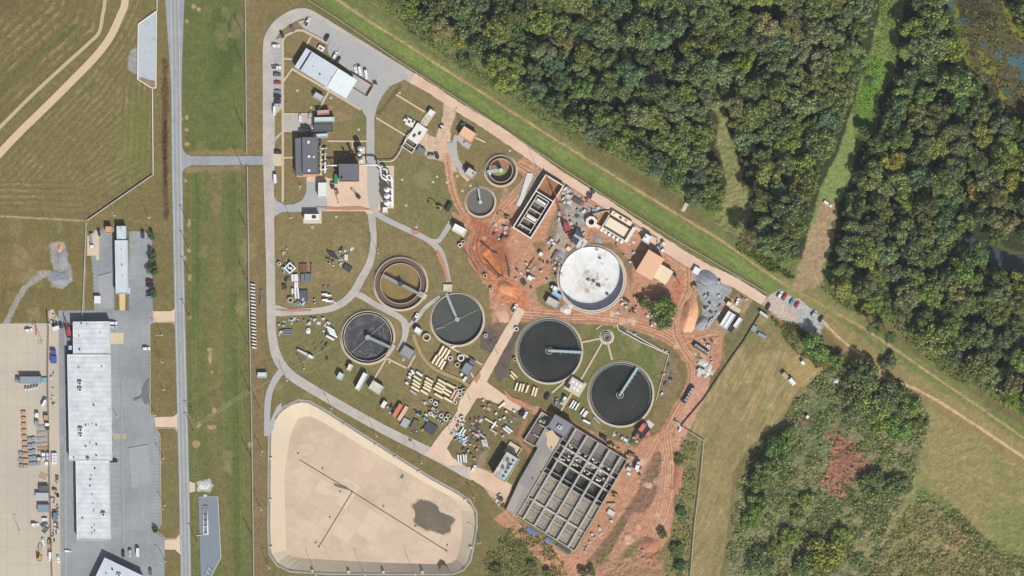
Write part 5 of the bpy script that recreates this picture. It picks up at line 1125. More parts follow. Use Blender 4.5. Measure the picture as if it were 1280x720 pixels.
def bridge(t, a, b, w_, m, rim, deck=.18, rails=True, name='bridge'):
    A = loc(t, *a); B = loc(t, *b); dx, dy = B[0]-A[0], B[1]-A[1]; L = math.hypot(dx, dy); an = math.atan2(dy, dx); c = ((A[0]+B[0])/2, (A[1]+B[1])/2)
    br = MB().box(c[0], c[1], rim, L, w_, deck, an).obj(name, m, t)
    if rails:
        nx, ny = -math.sin(an)*w_/2, math.cos(an)*w_/2
        for s in (-1, 1):
            mb = MB()
            for h in (.5, 1.0): mb.tube([(A[0]+s*nx, A[1]+s*ny, rim+deck+h), (B[0]+s*nx, B[1]+s*ny, rim+deck+h)], .07, 4)
            for k in range(int(L/1.6)+1):
                f = k*1.6/L; mb.tube([(A[0]+dx*f+s*nx, A[1]+dy*f+s*ny, rim+deck), (A[0]+dx*f+s*nx, A[1]+dy*f+s*ny, rim+deck+1.0)], .05, 4)
            mb.obj('handrail', m_steel, br)
    return br
m_w_dark = mat('clarifier_water', (62, 63, 58), .25, .1, .12, (48, 50, 46), .06, .5, spec=.3)
m_w_brown = mat('brown_water', (146, 120, 74), .3, .06, .1, (120, 112, 76), .09, .56, spec=.3)
m_w_scum = mat('scummy_water', (74, 74, 78), .35, .12, .8, (116, 116, 112), .22, .62, spec=.3)
m_w_green = mat('green_grey_water', (86, 88, 80), .25, .06, .15, (78, 82, 76), .06, .5, spec=.3)
m_w_grey = mat('sludge_water', (112, 106, 100), .5, .05, .4, spec=.2)
m_dw = mat('wall_weathered', (196, 178, 158), .85, .1, 1)
m_blue = mat('pale_blue_steel', (186, 214, 224), .5, .05, 1)
T1 = tank(500.8, 354.5, 33, 'double-walled round tank of brown water, the northernmost large one', m_w_brown, -1.3, 1.2, .5, m_dw, (25.5, 1.0, m_dw), group=None)
MB().ring(0, 0, -.6, .1, 25.5*M_+.01, 33*M_-.52, 96).obj('trough', mat('trough_dark', (104, 88, 74), .9, .15, 1), T1)
bridge(T1, (477.5, 344), (529, 370), 1.5, m_steel, 1.3)
MB().box(*loc(T1, 500.8, 354.5), -1.6, 2.8, 2.8, 3.4, .4).obj('drive_house', m_dark, T1); MB().box(*loc(T1, 528, 369), .2, 5.5, 3.4, 1.1, -.5).obj('platform', m_conw, T1)
T2 = tank(459.5, 421.7, 33, 'round tank of dark scummy water with a half bridge, the westernmost', m_w_scum, -1.4, 1.0, .5, m_conw, (30, .2, m_conw))
bridge(T2, (460, 421.7), (490, 435), 1.5, m_steel, 1.1); MB().cyl(*loc(T2, 460, 421.7), -1.6, 1.9, 1.6, 14).obj('drive', m_steel, T2)
bridge(T2, (460, 421.7), (481, 403.5), .25, m_steel, -.9, .15, False, 'scum_arm'); bridge(T2, (460, 421.7), (439, 441), .25, m_steel, -.9, .15, False, 'scum_arm')
a = loc(T2, 488.5, 437.5); MB().box(a[0], a[1], .1, 2.6, 8, .95, -.55).obj('platform', mat('pink_grey', (196, 176, 164), .9, .1, 1), T2)
T3 = tank(571.5, 399.2, 33, 'round tank of greenish grey water with a bridge from the north', m_w_green, -1.0, .8, .5)
bridge(T3, (557.5, 366), (571.5, 399), 1.5, m_steel, .9); MB().cyl(0, 0, -1.2, 1.5, 1.5, 14).obj('drive', m_steel, T3)
bridge(T3, (545, 411.5), (598, 387), .25, m_steel, -.7, .12, False, 'scum_arm')
a = loc(T3, 559.5, 360); MB().box(a[0], a[1], -.1, 5.6, 4.6, 1.0, -.05).obj('platform', m_conw, T3); a = loc(T3, 567, 433.5); MB().box(a[0], a[1], 0, 2.6, 1.2, .9, .4).obj('platform', m_conl, T3)
m_bed = mat('drained_bed', (170, 124, 100), .9, .15, .6, (140, 118, 90), .25, .5)
T4 = tank(626, 213, 19.5, 'small drained round tank with a pale blue bridge and a green patch inside', m_bed, -2.8, 1.0, .45, m_dw, (15, .8, m_dw), floorname='tank_floor', name='settling_tank')
MB().ring(0, 0, -.6, -.1, 15*M_+.01, 19.5*M_-.46, 64).obj('trough', mat('trough_dark', (0, 0, 0)), T4)
MB().sheet([(3.6*math.cos(k*.52+.2)*(1+.2*math.sin(k*2.1)), -1.6+3*math.sin(k*.52+.2)*(1+.2*math.cos(k*1.7))) for k in range(12)], -2.78).obj('algae_patch', mat('algae', (140, 148, 70), .9, .2, 1), T4)
bridge(T4, (609, 214.8), (626, 213), 1.7, m_blue, 1.2); MB().cyl(0, 0, -2.8, 2.2, 1.3, 14).obj('drive', m_blue, T4); MB().box(-6.8, -2.2, -1, 1.2, 1.2, 2.0, .2).obj('box', m_wh, T4)
T5 = tank(600.5, 252.5, 18.2, 'small round tank of thick grey sludge with a pale blue bridge', m_w_grey, -.7, .6, .4, m_conw, name='settling_tank')
bridge(T5, (598, 235.5), (601, 253), 1.2, m_blue, .8); MB().cyl(0, 0, -.8, 1.5, 1.1, 14).obj('drive', m_blue, T5)
m_t6 = mat('coated_floor', (228, 229, 229), .7, .06, .5, (206, 202, 194), .12, .6)
T6 = tank(739.5, 348.5, 40.2, 'huge empty tank with a stained white floor, the largest on the building site', m_t6, -3.2, 1.0, .35, mat('coated_wall', (216, 216, 222), .8, .04, 1), apron=3.4, floorname='tank_floor', name='storage_tank')
MB().ring(0, 0, .15, .5, 40.2*M_+1.0, 40.2*M_+1.25, 96).obj('outer_kerb', m_conl, T6)
rr = random.Random(5)
for k in range(26):
    a, b = rr.gauss(-.5, 4.4), rr.gauss(-2, 3.8); n = 9; s = rr.uniform(.5, 2.4)
    MB().sheet([(a+s*math.cos(i*.7)*rr.uniform(.6, 1.3), b+s*.8*math.sin(i*.7)*rr.uniform(.6, 1.3)) for i in range(n)], -3.19+k*.002).obj('stain', mat('floor_stain%d' % (k % 3), [(212, 206, 198), (186, 176, 164), (204, 196, 184)][k % 3], .9, .3, 1.2), T6)
for x, y, s in ((742, 352, 1.6), (748, 357, 2.2), (759, 368, 1.5), (735, 350, 1.4)):
    a = loc(T6, x, y); q = thing('scaffold_box', x, y, 30, 'dark bundle of formwork on the white tank floor, %s' % {742: 'near its centre', 748: 'east of the centre', 759: 'towards the south-east rim', 735: 'west of the centre'}[x], 'equipment', z=-3.15)
    MB().box(0, 0, 0, s, s*.7, .9).obj('crate', mat('brownish', (120, 104, 92), .9, .15, 1), q); MB().box(s*.5, .3, .9, s*.5, s*.5, .4).obj('lid', m_slateroof, q)
T7 = tank(686.5, 438.3, 40.8, 'western of the two big dark clarifiers, its blue bridge pointing east', m_w_dark, -.9, .7, .4, m_conw, weir=96, group=None)
bridge(T7, (686.5, 438.3), (729, 440.5), 1.4, m_blue, .9); MB().ring(0, 0, -1.2, .2, 2.0, 2.3, 28).obj('centre_well', m_conw, T7); MB().cyl(0, 0, -1, 1.4, 1.0, 12).obj('drive', m_steel, T7)
for f in (.35, .5, .65, .8):
    a = loc(T7, 686.5+40*f, 438.5); MB().tube([(a[0], a[1]-.6, .8), (a[0]+.4, a[1]-2.2, -.85)], .12, 5).obj('scraper_arm', m_steel, T7)
T8 = tank(776, 492.7, 40.2, 'eastern of the two big dark clarifiers, its blue bridge pointing north-east', m_w_dark, -.9, .7, .4, m_conw, weir=96)
bridge(T8, (775, 493.5), (797, 459.5), 1.4, m_blue, .9); a = loc(T8, 775, 493.7); MB().ring(a[0], a[1], -1.2, .2, 2.0, 2.3, 28).obj('centre_well', m_conw, T8); MB().cyl(a[0], a[1], -1, 1.4, 1.0, 12).obj('drive', m_steel, T8)
for f in (.35, .5, .65, .8):
    a = loc(T8, 775+21*f, 493-33*f); MB().tube([(a[0]+.6, a[1]-.3, .8), (a[0]+1.9, a[1]-1.1, -.85)], .12, 5).obj('scraper_arm', m_steel, T8)
t = thing('distribution_chamber', 758.5, 421.5, 0, 'octagonal distribution chamber on the lawn between the dark clarifiers', 'chamber', z=0)
MB().ring(0, 0, -.3, .15, 3.2, 4.8, 10).obj('apron', m_conc2, t); MB().ring(0, 0, -1.2, 1.1, 2.7, 3.4, 8).obj('wall', mat('grey_steel', (150, 156, 164), .7, .08, 1), t)
MB().cyl(0, 0, -1, -.5, 2.75, 8).obj('bed', mat('brown_bed', (112, 98, 74)), t); MB().ring(0, 0, -.5, .5, 1.7, 1.95, 8).obj('weir', m_wh, t)

def scum(T, cx, cy, r0, r1, n, z, m):
    for k in range(n):
        a0 = random.uniform(0, 6.28); rr_ = random.uniform(r0, r1); w9 = random.uniform(.1, .5); c = loc(T, cx, cy); P = [(c[0]+(rr_+.5*math.sin(q*.9+k))*math.cos(a0+q*.06), c[1]+(rr_+.5*math.sin(q*.9+k))*math.sin(a0+q*.06)) for q in range(random.randint(6, 16))]
        Q = [(c[0]+(x-c[0])*(1+w9/rr_*random.uniform(.2, 1)), c[1]+(y-c[1])*(1+w9/rr_*random.uniform(.2, 1))) for x, y in P]; MB().sheet(P+Q[::-1], z+k*.002).obj('scum', m, T)
scum(T2, 459.5, 421.7, 4, 14, 22, -1.39, mat('scum_grey', (132, 130, 124), .8, .15, 1)); scum(T7, 686.5, 438.3, 6, 18, 5, -.89, mat('scum_dark', (70, 72, 66), .5, .1, 1)); scum(T8, 776, 492.7, 6, 18, 5, -.89, mat('scum_dark', (0, 0, 0))); scum(T1, 500.8, 354.5, 3, 11, 5, -1.29, mat('scum_brown', (138, 124, 92), .7, .1, 1))
# ------------------------------------------------------------ sunken concrete basin
t = thing('storage_basin', 465, 610, 0, 'wide empty sunken concrete basin with sloped sides and a dark puddle', 'basin', z=0)
from mathutils import geometry
def inset(P, d):
    """shrink a convex outline by d plan units"""
    n = len(P); out = []; ar = sum(P[i][0]*P[(i+1) % n][1]-P[(i+1) % n][0]*P[i][1] for i in range(n)); sgn = 1 if ar > 0 else -1
    for i in range(n):
        p0, p1, p2 = [np.array(P[j % n], float) for j in (i-1, i, i+1)]
        e1 = (p1-p0)/np.linalg.norm(p1-p0); e2 = (p2-p1)/np.linalg.norm(p2-p1)
        n1 = np.array([-e1[1], e1[0]])*sgn; n2 = np.array([-e2[1], e2[0]])*sgn; m = (n1+n2); m /= max(.3, np.dot(m, n1))
        out.append(tuple(p1+m*d))
    return out
def strip(P, z0, Q, z1):
    n = len(P); mb = MB(); A = [(*loc(t, *p), z0) for p in P]; B = [(*loc(t, *p), z1) for p in Q]
    fs = [(i, (i+1) % n, n+(i+1) % n, n+i) for i in range(n)]
    v = A+B; nz = (v[1][0]-v[0][0])*(v[n][1]-v[0][1])-(v[1][1]-v[0][1])*(v[n][0]-v[0][0])
    if nz < 0: fs = [f[::-1] for f in fs]
    return mb.add(v, fs)
OUT = inset(BAS, -1.5); I1 = inset(BAS, 2.2)
FLOOR = [(355, 592), (362, 545), (372, 523), (386, 520), (400, 526), (450, 556), (497, 584), (540, 609), (565, 622), (576, 636), (578, 662), (575, 684), (570, 700), (560, 706), (480, 704), (408, 700), (370, 698), (357, 692)]
rim = MB(); m_rim = mat('rim_grey', (158, 152, 144), .9, .1, .6, (180, 172, 160), .1)
strip(OUT, .1, OUT, -.3).obj('rim_edge', m_rim, t); strip(OUT, .1, BAS, .1).obj('rim', m_rim, t); strip(BAS, .1, I1, -.15).obj('gutter', mat('rim_dark', (132, 128, 122), .9, .12, .6), t)
m_slope = mat('slope_concrete', (206, 190, 168), .9, .05, .3, (208, 188, 162), .04, .5)
# slope: outer ring to the floor outline, matched point for point
def resample(P, n):
    P = [np.array(p, float) for p in P]+[np.array(P[0], float)]; s = [0]
    for a, b in zip(P[:-1], P[1:]): s.append(s[-1]+np.linalg.norm(b-a))
    return [tuple(np.array([np.interp(q, s, [p[k] for p in P]) for k in (0, 1)])) for q in np.linspace(0, s[-1], n, endpoint=False)]
def order(P, cx, cy): return sorted(P, key=lambda p: math.atan2(p[1]-cy, p[0]-cx))
cx, cy = 455, 625
def atang(P, n=90):
    out = []
    for k in range(n):
        a = 2*math.pi*k/n; d = (math.cos(a), math.sin(a)); best = 0
        for i in range(len(P)):
            ax, ay = P[i]; bx, by = P[(i+1) % len(P)]; ex, ey = bx-ax, by-ay; den = d[0]*ey-d[1]*ex
            if abs(den) < 1e-9: continue
            s = ((ax-cx)*ey-(ay-cy)*ex)/den; u = ((ax-cx)*d[1]-(ay-cy)*d[0])/den
            if s > 0 and -1e-6 <= u <= 1+1e-6: best = max(best, s)
        out.append((cx+d[0]*best, cy+d[1]*best))
    return out
A_ = atang(I1, 120); B_ = atang(FLOOR, 120)
strip(A_, -.15, B_, -3.2).obj('slope', m_slope, t)
fl = MB().sheet([loc(t, *p) for p in B_], -3.2).obj('basin_floor', m_basin, t)
m_j = mat('basin_joint', (190, 166, 140), .9, .1, 1); mb = MB()
def clipseg(a, b):
    """part of the segment inside the floor"""
    pts = [np.array(a)+(np.array(b)-np.array(a))*q for q in np.linspace(0, 1, 160)]; ins = [bool(inside(np.array(p[0]), np.array(p[1]), FLOOR)) for p in pts]
    if not any(ins): return None
    i0 = ins.index(True); i1 = len(ins)-1-ins[::-1].index(True); return pts[i0], pts[i1]
u = np.array([.846, .533]); v = np.array([-.533, .846]); o0 = np.array([440, 615])
for k in range(-14, 15):
    for (d, n, st) in ((u, v, 17.5), (v, u, 24)):
        c = o0+n*k*st+n*6; s = clipseg(c-d*220, c+d*220)
        if s is None: continue
        p, q = loc(t, *s[0]), loc(t, *s[1]); L = math.dist(p, q); mb.box((p[0]+q[0])/2, (p[1]+q[1])/2, -3.198+(0 if st > 20 else .003), L, .12, .012, math.atan2(q[1]-p[1], q[0]-p[0]))
mb.obj('slab_joint', m_j, fl)
m_patch = mat('new_slab', (214, 191, 167), .9, .05, .5); m_patch2 = mat('old_slab', (205, 181, 158), .9, .05, .5); rr = random.Random(4)
for k in range(84):
    i, j = rr.randint(-8, 8), rr.randint(-6, 6); c = o0+u*(i*24+12+6)+v*(j*17.5+6+8.75); cc = [c+u*a*11.7+v*b*8.4 for a, b in ((-1, -1), (1, -1), (1, 1), (-1, 1))]
    if not all(bool(inside(np.array(p[0]), np.array(p[1]), FLOOR)) for p in cc): continue
    MB().sheet([loc(t, *p) for p in cc], -3.194+.002*(k % 2)).obj('slab_panel', (m_patch, m_patch2)[k % 2], fl)
mb = MB()
for a, b in (((374, 575), (440, 615)), ((440, 615), (558, 689)), ((440, 615), (398, 684))):
    p, q = loc(t, *a), loc(t, *b); mb.box((p[0]+q[0])/2, (p[1]+q[1])/2, -3.19, math.dist(p, q), .55, .05, math.atan2(q[1]-p[1], q[0]-p[0]))
mb.obj('drain_channel', mat('drain_brown', (96, 78, 62), .9, .2, 1), fl)
for a in ((440, 615), (558, 689), (398, 684), (412, 647), (394, 679), (519, 658), (479, 633), (403, 586), (372, 567), (341, 556), (425, 615), (559, 682)):
    p = loc(t, *a); MB().box(p[0], p[1], -3.2, .8, .8, .35).obj('drain_post', m_dark, fl)
pd = [(515, 633), (520, 629), (526, 626), (538, 628), (546, 633), (552, 641), (564, 646), (568, 652), (563, 657), (562, 665), (552, 668), (543, 665), (532, 662), (522, 657), (517, 650), (519, 643)]
pq = curve(pd+[pd[0]], 2)[:-1]; pq = [(x+random.uniform(-1, 1), y+random.uniform(-1, 1)) for x, y in pq]
MB().sheet([loc(t, 541+(x-541)*1.07, 647+(y-647)*1.08) for x, y in [(a+random.uniform(-1, 1), b+random.uniform(-1, 1)) for a, b in pq]], -3.18).obj('damp_edge', mat('damp_edge', (178, 158, 136), .8, .1, .6), t)
for k in range(10):
    a, b = random.uniform(370, 560), random.uniform(560, 690)
    if bool(inside(np.array(a), np.array(b), inset(FLOOR, 14))): L9 = random.uniform(6, 26); MB().sheet([loc(t, a+L9*math.cos(q*.7)*random.uniform(.6, 1.2), b+L9*.35*math.sin(q*.7)*random.uniform(.6, 1.2)) for q in range(9)], -3.189+k*.001).obj('silt_stain', mat('silt', (202, 182, 160), .9, .1, .5), t)
MB().sheet([loc(t, *p) for p in pq], -3.17).obj('puddle', mat('puddle', (112, 102, 88), .3, .1, .4, (128, 116, 100), .15, .6, spec=.4), fl)
for q in ([(416, 604), (424, 606), (432, 608), (438, 613), (432, 612), (424, 610), (418, 608)], [(499, 597), (503, 592), (505, 594), (503, 599)], [(549, 712), (553, 706), (558, 708), (563, 716), (557, 720), (551, 720)]):
    MB().sheet([loc(t, *p) for p in q], -3.165 if q[0][1] < 700 else -.1).obj('damp_stain', mat('puddle2', (122, 112, 92), .8, .2, 1), fl)
mb = MB()
for k in range(14):
    p = A_[(k*120//14) % 120]; a = loc(t, *p); MB().box(a[0], a[1], -.3, 1.6, 1.6, .9).obj('inlet_box', m_conw, t)

# ------------------------------------------------------------ rectangular aeration basin
U = np.array([.848, .530]); V = np.array([-.505, .863])
AO = (713, 531.5); AW, AL = 83.0, 130.0
t = thing('aeration_basin', AO[0], AO[1], 32, 'long concrete aeration basin divided into rows of open cells by walkways', 'basin', z=0)
def ap(u_, v_): return loc(t, AO[0]+U[0]*u_+V[0]*v_, AO[1]+U[1]*u_+V[1]*v_)
def abox(mb, u0, u1, v0, v1, z0, z1): return mb.prism([ap(u0, v0), ap(u1, v0), ap(u1, v1), ap(u0, v1)], z0, z1)
m_ac = mat('basin_concrete', (184, 178, 168), .9, .16, .8, (150, 142, 130), .4, .6); m_grv = mat('cell_bed', (146, 138, 128), .95, .35, 1.0, (166, 150, 132), .25, .5, bump=.3)
m_gry2 = mat('cell_floor_grey', (134, 127, 121), .95, .14, .7, stripes=('Y', .5, .2)); m_blk = mat('cell_water_black', (54, 54, 48), .4, .25, .4, (104, 100, 78), .2, .54)
HT = 3.0
mb = MB(); abox(mb, -1, AW+1, -1, AL+1, -.3, .25); mb.obj('base_slab', m_ac, t)
mb = MB(); abox(mb, -1, 0, -1, AL+1, .25, HT); abox(mb, AW, AW+1, -1, AL+1, .25, HT); abox(mb, 0, AW, -1, 0, .25, HT); abox(mb, 0, AW, AL, AL+1, .25, HT); mb.obj('outer_wall', m_ac, t)
WK = [8.0, 24.5, 41.0, 57.5, 74.0]; ROWS = [0, 20, 27, 37, 45, 61, 67, 86, 104, 112, AL]; edges = [0]+WK+[AW]
for wv in WK:
    q = MB(); abox(q, wv-.5, wv+.5, .02, AL-.02, .25, HT-.2); q.obj('dividing_wall', m_ac, t)
    q = MB(); abox(q, wv-1.3, wv+1.3, -.6, AL+.6, HT-.2+.003, HT+.12); d = q.obj('walkway', mat('walkway_concrete', (190, 184, 172), .9, .08, .8), t)
    q = MB()
    for s in (-1.15, 1.15):
        a, b = ap(wv+s, 0), ap(wv+s, AL)
        q.tube([(*a, HT+1.1), (*b, HT+1.1)], .09, 4)
        for k in range(27): f = k/26; q.tube([(a[0]+(b[0]-a[0])*f, a[1]+(b[1]-a[1])*f, HT+.1), (a[0]+(b[0]-a[0])*f, a[1]+(b[1]-a[1])*f, HT+1.1)], .06, 4)
    q.obj('handrail', m_steel, d)
rr = random.Random(9)
for bi in range(len(edges)-1):
    u0 = edges[bi]+(0 if bi == 0 else .5); u1 = edges[bi+1]-(0 if bi == len(edges)-2 else .5); wide = (u1-u0) > 10
    for ri in range(len(ROWS)-1):
        v0, v1 = ROWS[ri]+.4, ROWS[ri+1]-.0
        if ri > 0: q = MB(); abox(q, u0+.02, u1-.02, ROWS[ri]-.35, ROWS[ri]+.35, .25, HT-(.35 if ri % 2 else .1)); q.obj('cross_wall', m_ac, t)
        v0, v1 = ROWS[ri]+.36, ROWS[ri+1]-.36
        if ri == 0: z, m = 1.3, m_gry2
        elif ri in (1, 3): z, m = .6, m_blk
        elif ri == 2: z, m = .8, mat('cell_floor_pale', (150, 140, 124), .9, .2, .8, (88, 84, 78), .3, .5)
        elif ri == 4: z, m = .4, m_blk
        elif ri == 5: z, m = .4, (m_blk if wide else m_grv)
        else: z, m = 1.9, m_grv
        if bi == 5 and ri in (3, 4): m = mat('cell_void', (26, 24, 22), .9, .1, 1); z = .3
        q = MB(); abox(q, u0+.03, u1-.03, v0, v1, .27, z); q.obj('cell_bed', m, t)
        if ri == 0:
            for k in (13.5, 15.8, 18): q = MB(); abox(q, u0+.06, u1-.06, k-.2, k+.2, z+.01, HT-.9); q.obj('baffle', m_ac, t)
        if ri >= 6 and wide:
            q = MB(); abox(q, u0+.06, u1-.06, v0+4, v0+4.35, z+.01, HT-.7); q.obj('baffle', m_ac, t)
        if ri in (1, 2, 3) and wide:
            for k in range(3):
                uu = rr.uniform(u0+2, u1-3); vv = rr.uniform(v0+1, max(v0+1.2, v1-2)); q = MB(); abox(q, uu-rr.uniform(.8, 2.5), uu+rr.uniform(.5, 1.6), vv-rr.uniform(.6, 1.6), vv+.8, z+.01, HT-rr.uniform(.1, 1.2)); q.obj('equipment_slab', rr.choice([m_conl, m_conl, mat('walkway_concrete', (0, 0, 0)), m_cream]), t)
for vv, zz in ((45, .1), (104, .05), (27, .2)):
    q = MB(); abox(q, 4, AW-4, vv-1.1, vv+1.1, HT-.1+zz*.0+.25, HT+.35); q.obj('cross_walkway', mat('walkway_concrete', (0, 0, 0)), t)
# deck beside the basin with its low roofed part and two open pits
t = thing('service_deck', 672, 585, 32, 'raised grey service deck along the north-west side of the aeration basin', 'deck', z=0)
dk = [(681, 534.5), (702.3, 547.8), (646, 645), (632, 637.5), (648.5, 601.5), (652.5, 594.5), (672, 560), (669, 556)]
MB().prism([loc(t, *p) for p in dk], -.3, 2.4).obj('deck', mat('deck_concrete', (146, 142, 138), .9, .07, .6, (166, 156, 144), .08, .56), t)
pt = [(682, 541), (690, 537), (699, 549), (696, 556), (690, 563), (686, 560), (683, 555), (684, 549)]
MB().sheet([loc(t, *p) for p in pt], 2.405).obj('patch', mat('sand_patch', (206, 184, 152), .9, .1, 1), t)
MB().sheet([loc(t, *p) for p in ((649, 604), (655, 608), (642, 640), (634, 636))], 2.405).obj('patch', mat('lighter_deck', (166, 158, 150), .9, .08, 1), t)
for x, y in ((689.5, 560), (666, 598), (676.5, 591)): MB().cyl(*loc(t, x, y), 2.4, 3.4, .35, 8).obj('bollard', m_dark, t)
for p, q in zip(dk[4:], dk[5:]):
    a, b = loc(t, *p), loc(t, *q); rail_of([(a[0]+(b[0]-a[0])*k/5, a[1]+(b[1]-a[1])*k/5) for k in range(6)], 2.4, .05).obj('handrail', m_steel, t)
building('switch_house', 700.3, 532.2, 25.5, 18, 31, 5.2, mat('plain_grey_roof', (132, 130, 138), .8, .04, .5), m_conw, 'flat grey-roofed switch house at the north corner of the aeration basin', vents=((699.5, 533.5, 2.6),), windows=1)
t = thing('inlet_pits', 671.5, 537, -58, 'pair of open dark pits with an equipment bay beside the switch house', 'pit', z=0)
MB().bx(-10, 11, -4.3, -3.8, -.3, 2.2).bx(-10, 11, 3.2, 3.7, -.3, 2.2).bx(-10, -9.5, -3.8, 3.2, -.3, 2.2).bx(10.5, 11, -3.8, 3.2, -.3, 2.2).bx(-3.7, -3.2, -3.8, 3.2, -.3, 2.2).bx(3.4, 3.9, -3.8, 3.2, -.3, 2.2).obj('wall', m_conw, t)
for x0, x1 in ((-9.45, -3.75), (-3.15, 3.35)): MB().bx(x0, x1, -3.75, 3.15, -.2, 1.2).obj('pit_cover', mat('pit_brown', (104, 94, 86), .9, .1, 1), t)
MB().bx(3.95, 10.45, -3.75, 3.15, -.2, .4).obj('bay_floor', m_concg, t); MB().cyl(7, 0, .4, 1.8, .9, 10).obj('pump', m_dark, t); MB().box(5.4, 1.4, .4, 1.6, 1.2, 1.2).obj('motor', m_steel, t)

# ------------------------------------------------------------ new basin under construction in the north
t = thing('new_basin', 672.8, 258.3, -58, 'white-walled unfinished basin with ribs of inner walls on the building site', 'basin', z=0)
L2, W2 = 39.2, 13.6; a, b = L2/2, W2/2; k = .7; HB = 3.4
mb = MB(); mb.bx(-a, a, -b, -b+k, -.3, HB).bx(-a, a, b-k, b, -.3, HB).bx(-a, -a+k, -b+k, b-k, -.3, HB).bx(a-k, a, -b+k, b-k, -.3, HB).obj('outer_wall', m_conl, t)
MB().bx(-a+k, a-k, -b+k, b-k, -.3, .1).obj('basin_floor', mat('wet_floor', (92, 86, 80), .8, .25, .5, (120, 104, 84), .2, .55), t)
MB().bx(7.2, 7.8, -b+k, b-k, .1, HB).obj('cross_wall', m_conl, t)
MB().bx(7.9, a-k-.02, -b+k+.02, b-k-.02, .1, .35).obj('muddy_water', mat('rust_mud', (168, 112, 74), .5, .15, .5, (140, 104, 76), .3, .5), t)
MB().bx(-a+k+1.6, 6, -b+k+1.7, -b+k+2.1, .1, HB-.5).bx(-a+k+1.6, 6, b-k-2.1, b-k-1.7, .1, HB-.5).obj('long_wall', m_conl, t)
for x in (-15.5, -10.6, -7.6, -3.6, 1.6, 5.6): MB().bx(x, x+.5, -b+k+2.13, b-k-2.13, .1, HB-.4).obj('inner_wall', m_conl, t)
for x in (-9.4, 2.6): MB().bx(x, x+1.6, -b+k+2.6, b-k-3, .1, 2.4).obj('inner_slab', m_conl, t)
m_wood = mat('form_timber', (150, 108, 84), .85, .2, 1.5)
for i in range(5): MB().box(9.5+i*1.5, -1+i*.4, .35, 1.4, .3, .4, .6*i).obj('plank', m_wood, t)
# white geotextile sheet and moat beside it
t = thing('white_sheeting', 653, 236, -62, 'crumpled strip of white sheeting beside the unfinished basin', 'sheeting'); 
P = [(659, 216), (666, 217), (665, 224), (659, 236), (655, 248), (650, 258), (645, 256), (650, 246), (654, 232), (657, 222)]
q = [loc(t, *p) for p in P]; MB().prism(q, -.1, .45).obj('sheet', mat('sheeting', (208, 208, 204), .7, .08, .6), t)
# ------------------------------------------------------------ kits: small things built once, copied by sharing their meshes
KITS = {}
def kit(key, fn):
    if key not in KITS: KITS[key] = fn()
    return KITS[key]
def inst(parts, kind, px, py, ang, label, cat, group=None, z=None, s=1):
    t = thing(kind, px, py, ang, label, cat, group, z); made = []
    for nm, me, par in parts:
        o = bpy.data.objects.new(nm, me); C.objects.link(o); o.parent = t if par is None else made[par]; made.append(o)
    if s != 1: t.scale = (s, s, s)
    return t
m_tyre = mat('tyre', (44, 44, 46), .9, .1, 2); m_cglass = mat('car_glass', (52, 60, 70), .15, .05, 2, spec=.6)
m_lampw = mat('headlight', (220, 222, 226), .2, .03, 2); m_lampr = mat('taillight', (170, 60, 56), .3, .03, 2)
CARC = {'white': (236, 236, 238), 'silver': (184, 188, 194), 'black': (52, 52, 56), 'navy': (60, 68, 92), 'red': (178, 60, 62), 'blue': (124, 146, 176), 'maroon': (92, 50, 58), 'grey': (104, 106, 112), 'yellow': (222, 180, 76), 'brown': (112, 88, 76)}
def rrect(a, b, c): return [(-a+c, -b), (a-c, -b), (a, -b+c), (a, b-c), (a-c, b), (-a+c, b), (-a, b-c), (-a, -b+c)]
def car_kit(colour, body='car'):
    col = mat('car_paint_'+colour, CARC[colour], .3, .03, 3, spec=.6); L, Wd, H = {'car': (4.6, 1.85, 1.45), 'suv': (4.9, 2.0, 1.8), 'pickup': (5.8, 2.05, 1.85), 'van': (5.9, 2.1, 2.3)}[body]
    def f():
        out = []; a, b = L/2, Wd/2; w0 = .95 if body != 'van' else 1.1
        mb = MB(); mb.prism(rrect(a, b, .35), .3, .62); mb.prism(rrect(a-.06, b-.03, .4), .62, w0); out.append(('body', mb.mesh('body', col), None))
        if body == 'pickup': x0, x1 = -.3, 1.5
        elif body == 'van': x0, x1 = -a+.15, a-.9
        elif body == 'suv': x0, x1 = -a+.2, a-1.4
        else: x0, x1 = -a+.8, a-1.5
        cx, lx = (x0+x1)/2, x1-x0; k = .93 if body == 'van' else .8
        out.append(('windows', MB().box(cx, 0, w0, lx, Wd-.16, H-w0-.08, 0, k, .84).mesh('windows', m_cglass), None))
        out.append(('roof', MB().box(cx, 0, H-.08, lx*k+.04, (Wd-.16)*.84+.04, .1, 0, .96).mesh('roof', col), None))
        out.append(('windscreen', MB().box(cx+lx*(.5+k/2)/2+.03, 0, w0+.03, lx*(1-k)/2+.12, Wd-.5, (H-w0)*.7, 0, .5).mesh('windscreen', m_cglass), None))
        if body == 'pickup': out.append(('cargo_bed', MB().bx(-a+.15, -.4, -b+.2, b-.2, .95, 1.0).mesh('cargo_bed', m_dark), None)); out.append(('bed_side', MB().bx(-a+.03, -.36, -b+.05, -b+.18, .95, 1.25).bx(-a+.03, -.36, b-.18, b-.05, .95, 1.25).bx(-a+.03, -a+.14, -b+.18, b-.18, .95, 1.25).mesh('bed_side', col), None))
        for x in (-a*.62, a*.64):
            for s in (-1, 1):
                mb = MB(); mb.tube([(x, s*(b-.2), .34), (x, s*(b+.02), .34)], .34, 12); out.append(('wheel', mb.mesh('wheel', m_tyre), None))
        for s in (-1, 1):
            out.append(('headlight', MB().box(a-.05, s*(b-.35), .62, .14, .36, .16).mesh('headlight', m_lampw), None)); out.append(('taillight', MB().box(-a+.05, s*(b-.3), .66, .14, .28, .18).mesh('taillight', m_lampr), None))
        return out
    return kit('%s_%s' % (body, colour), f)
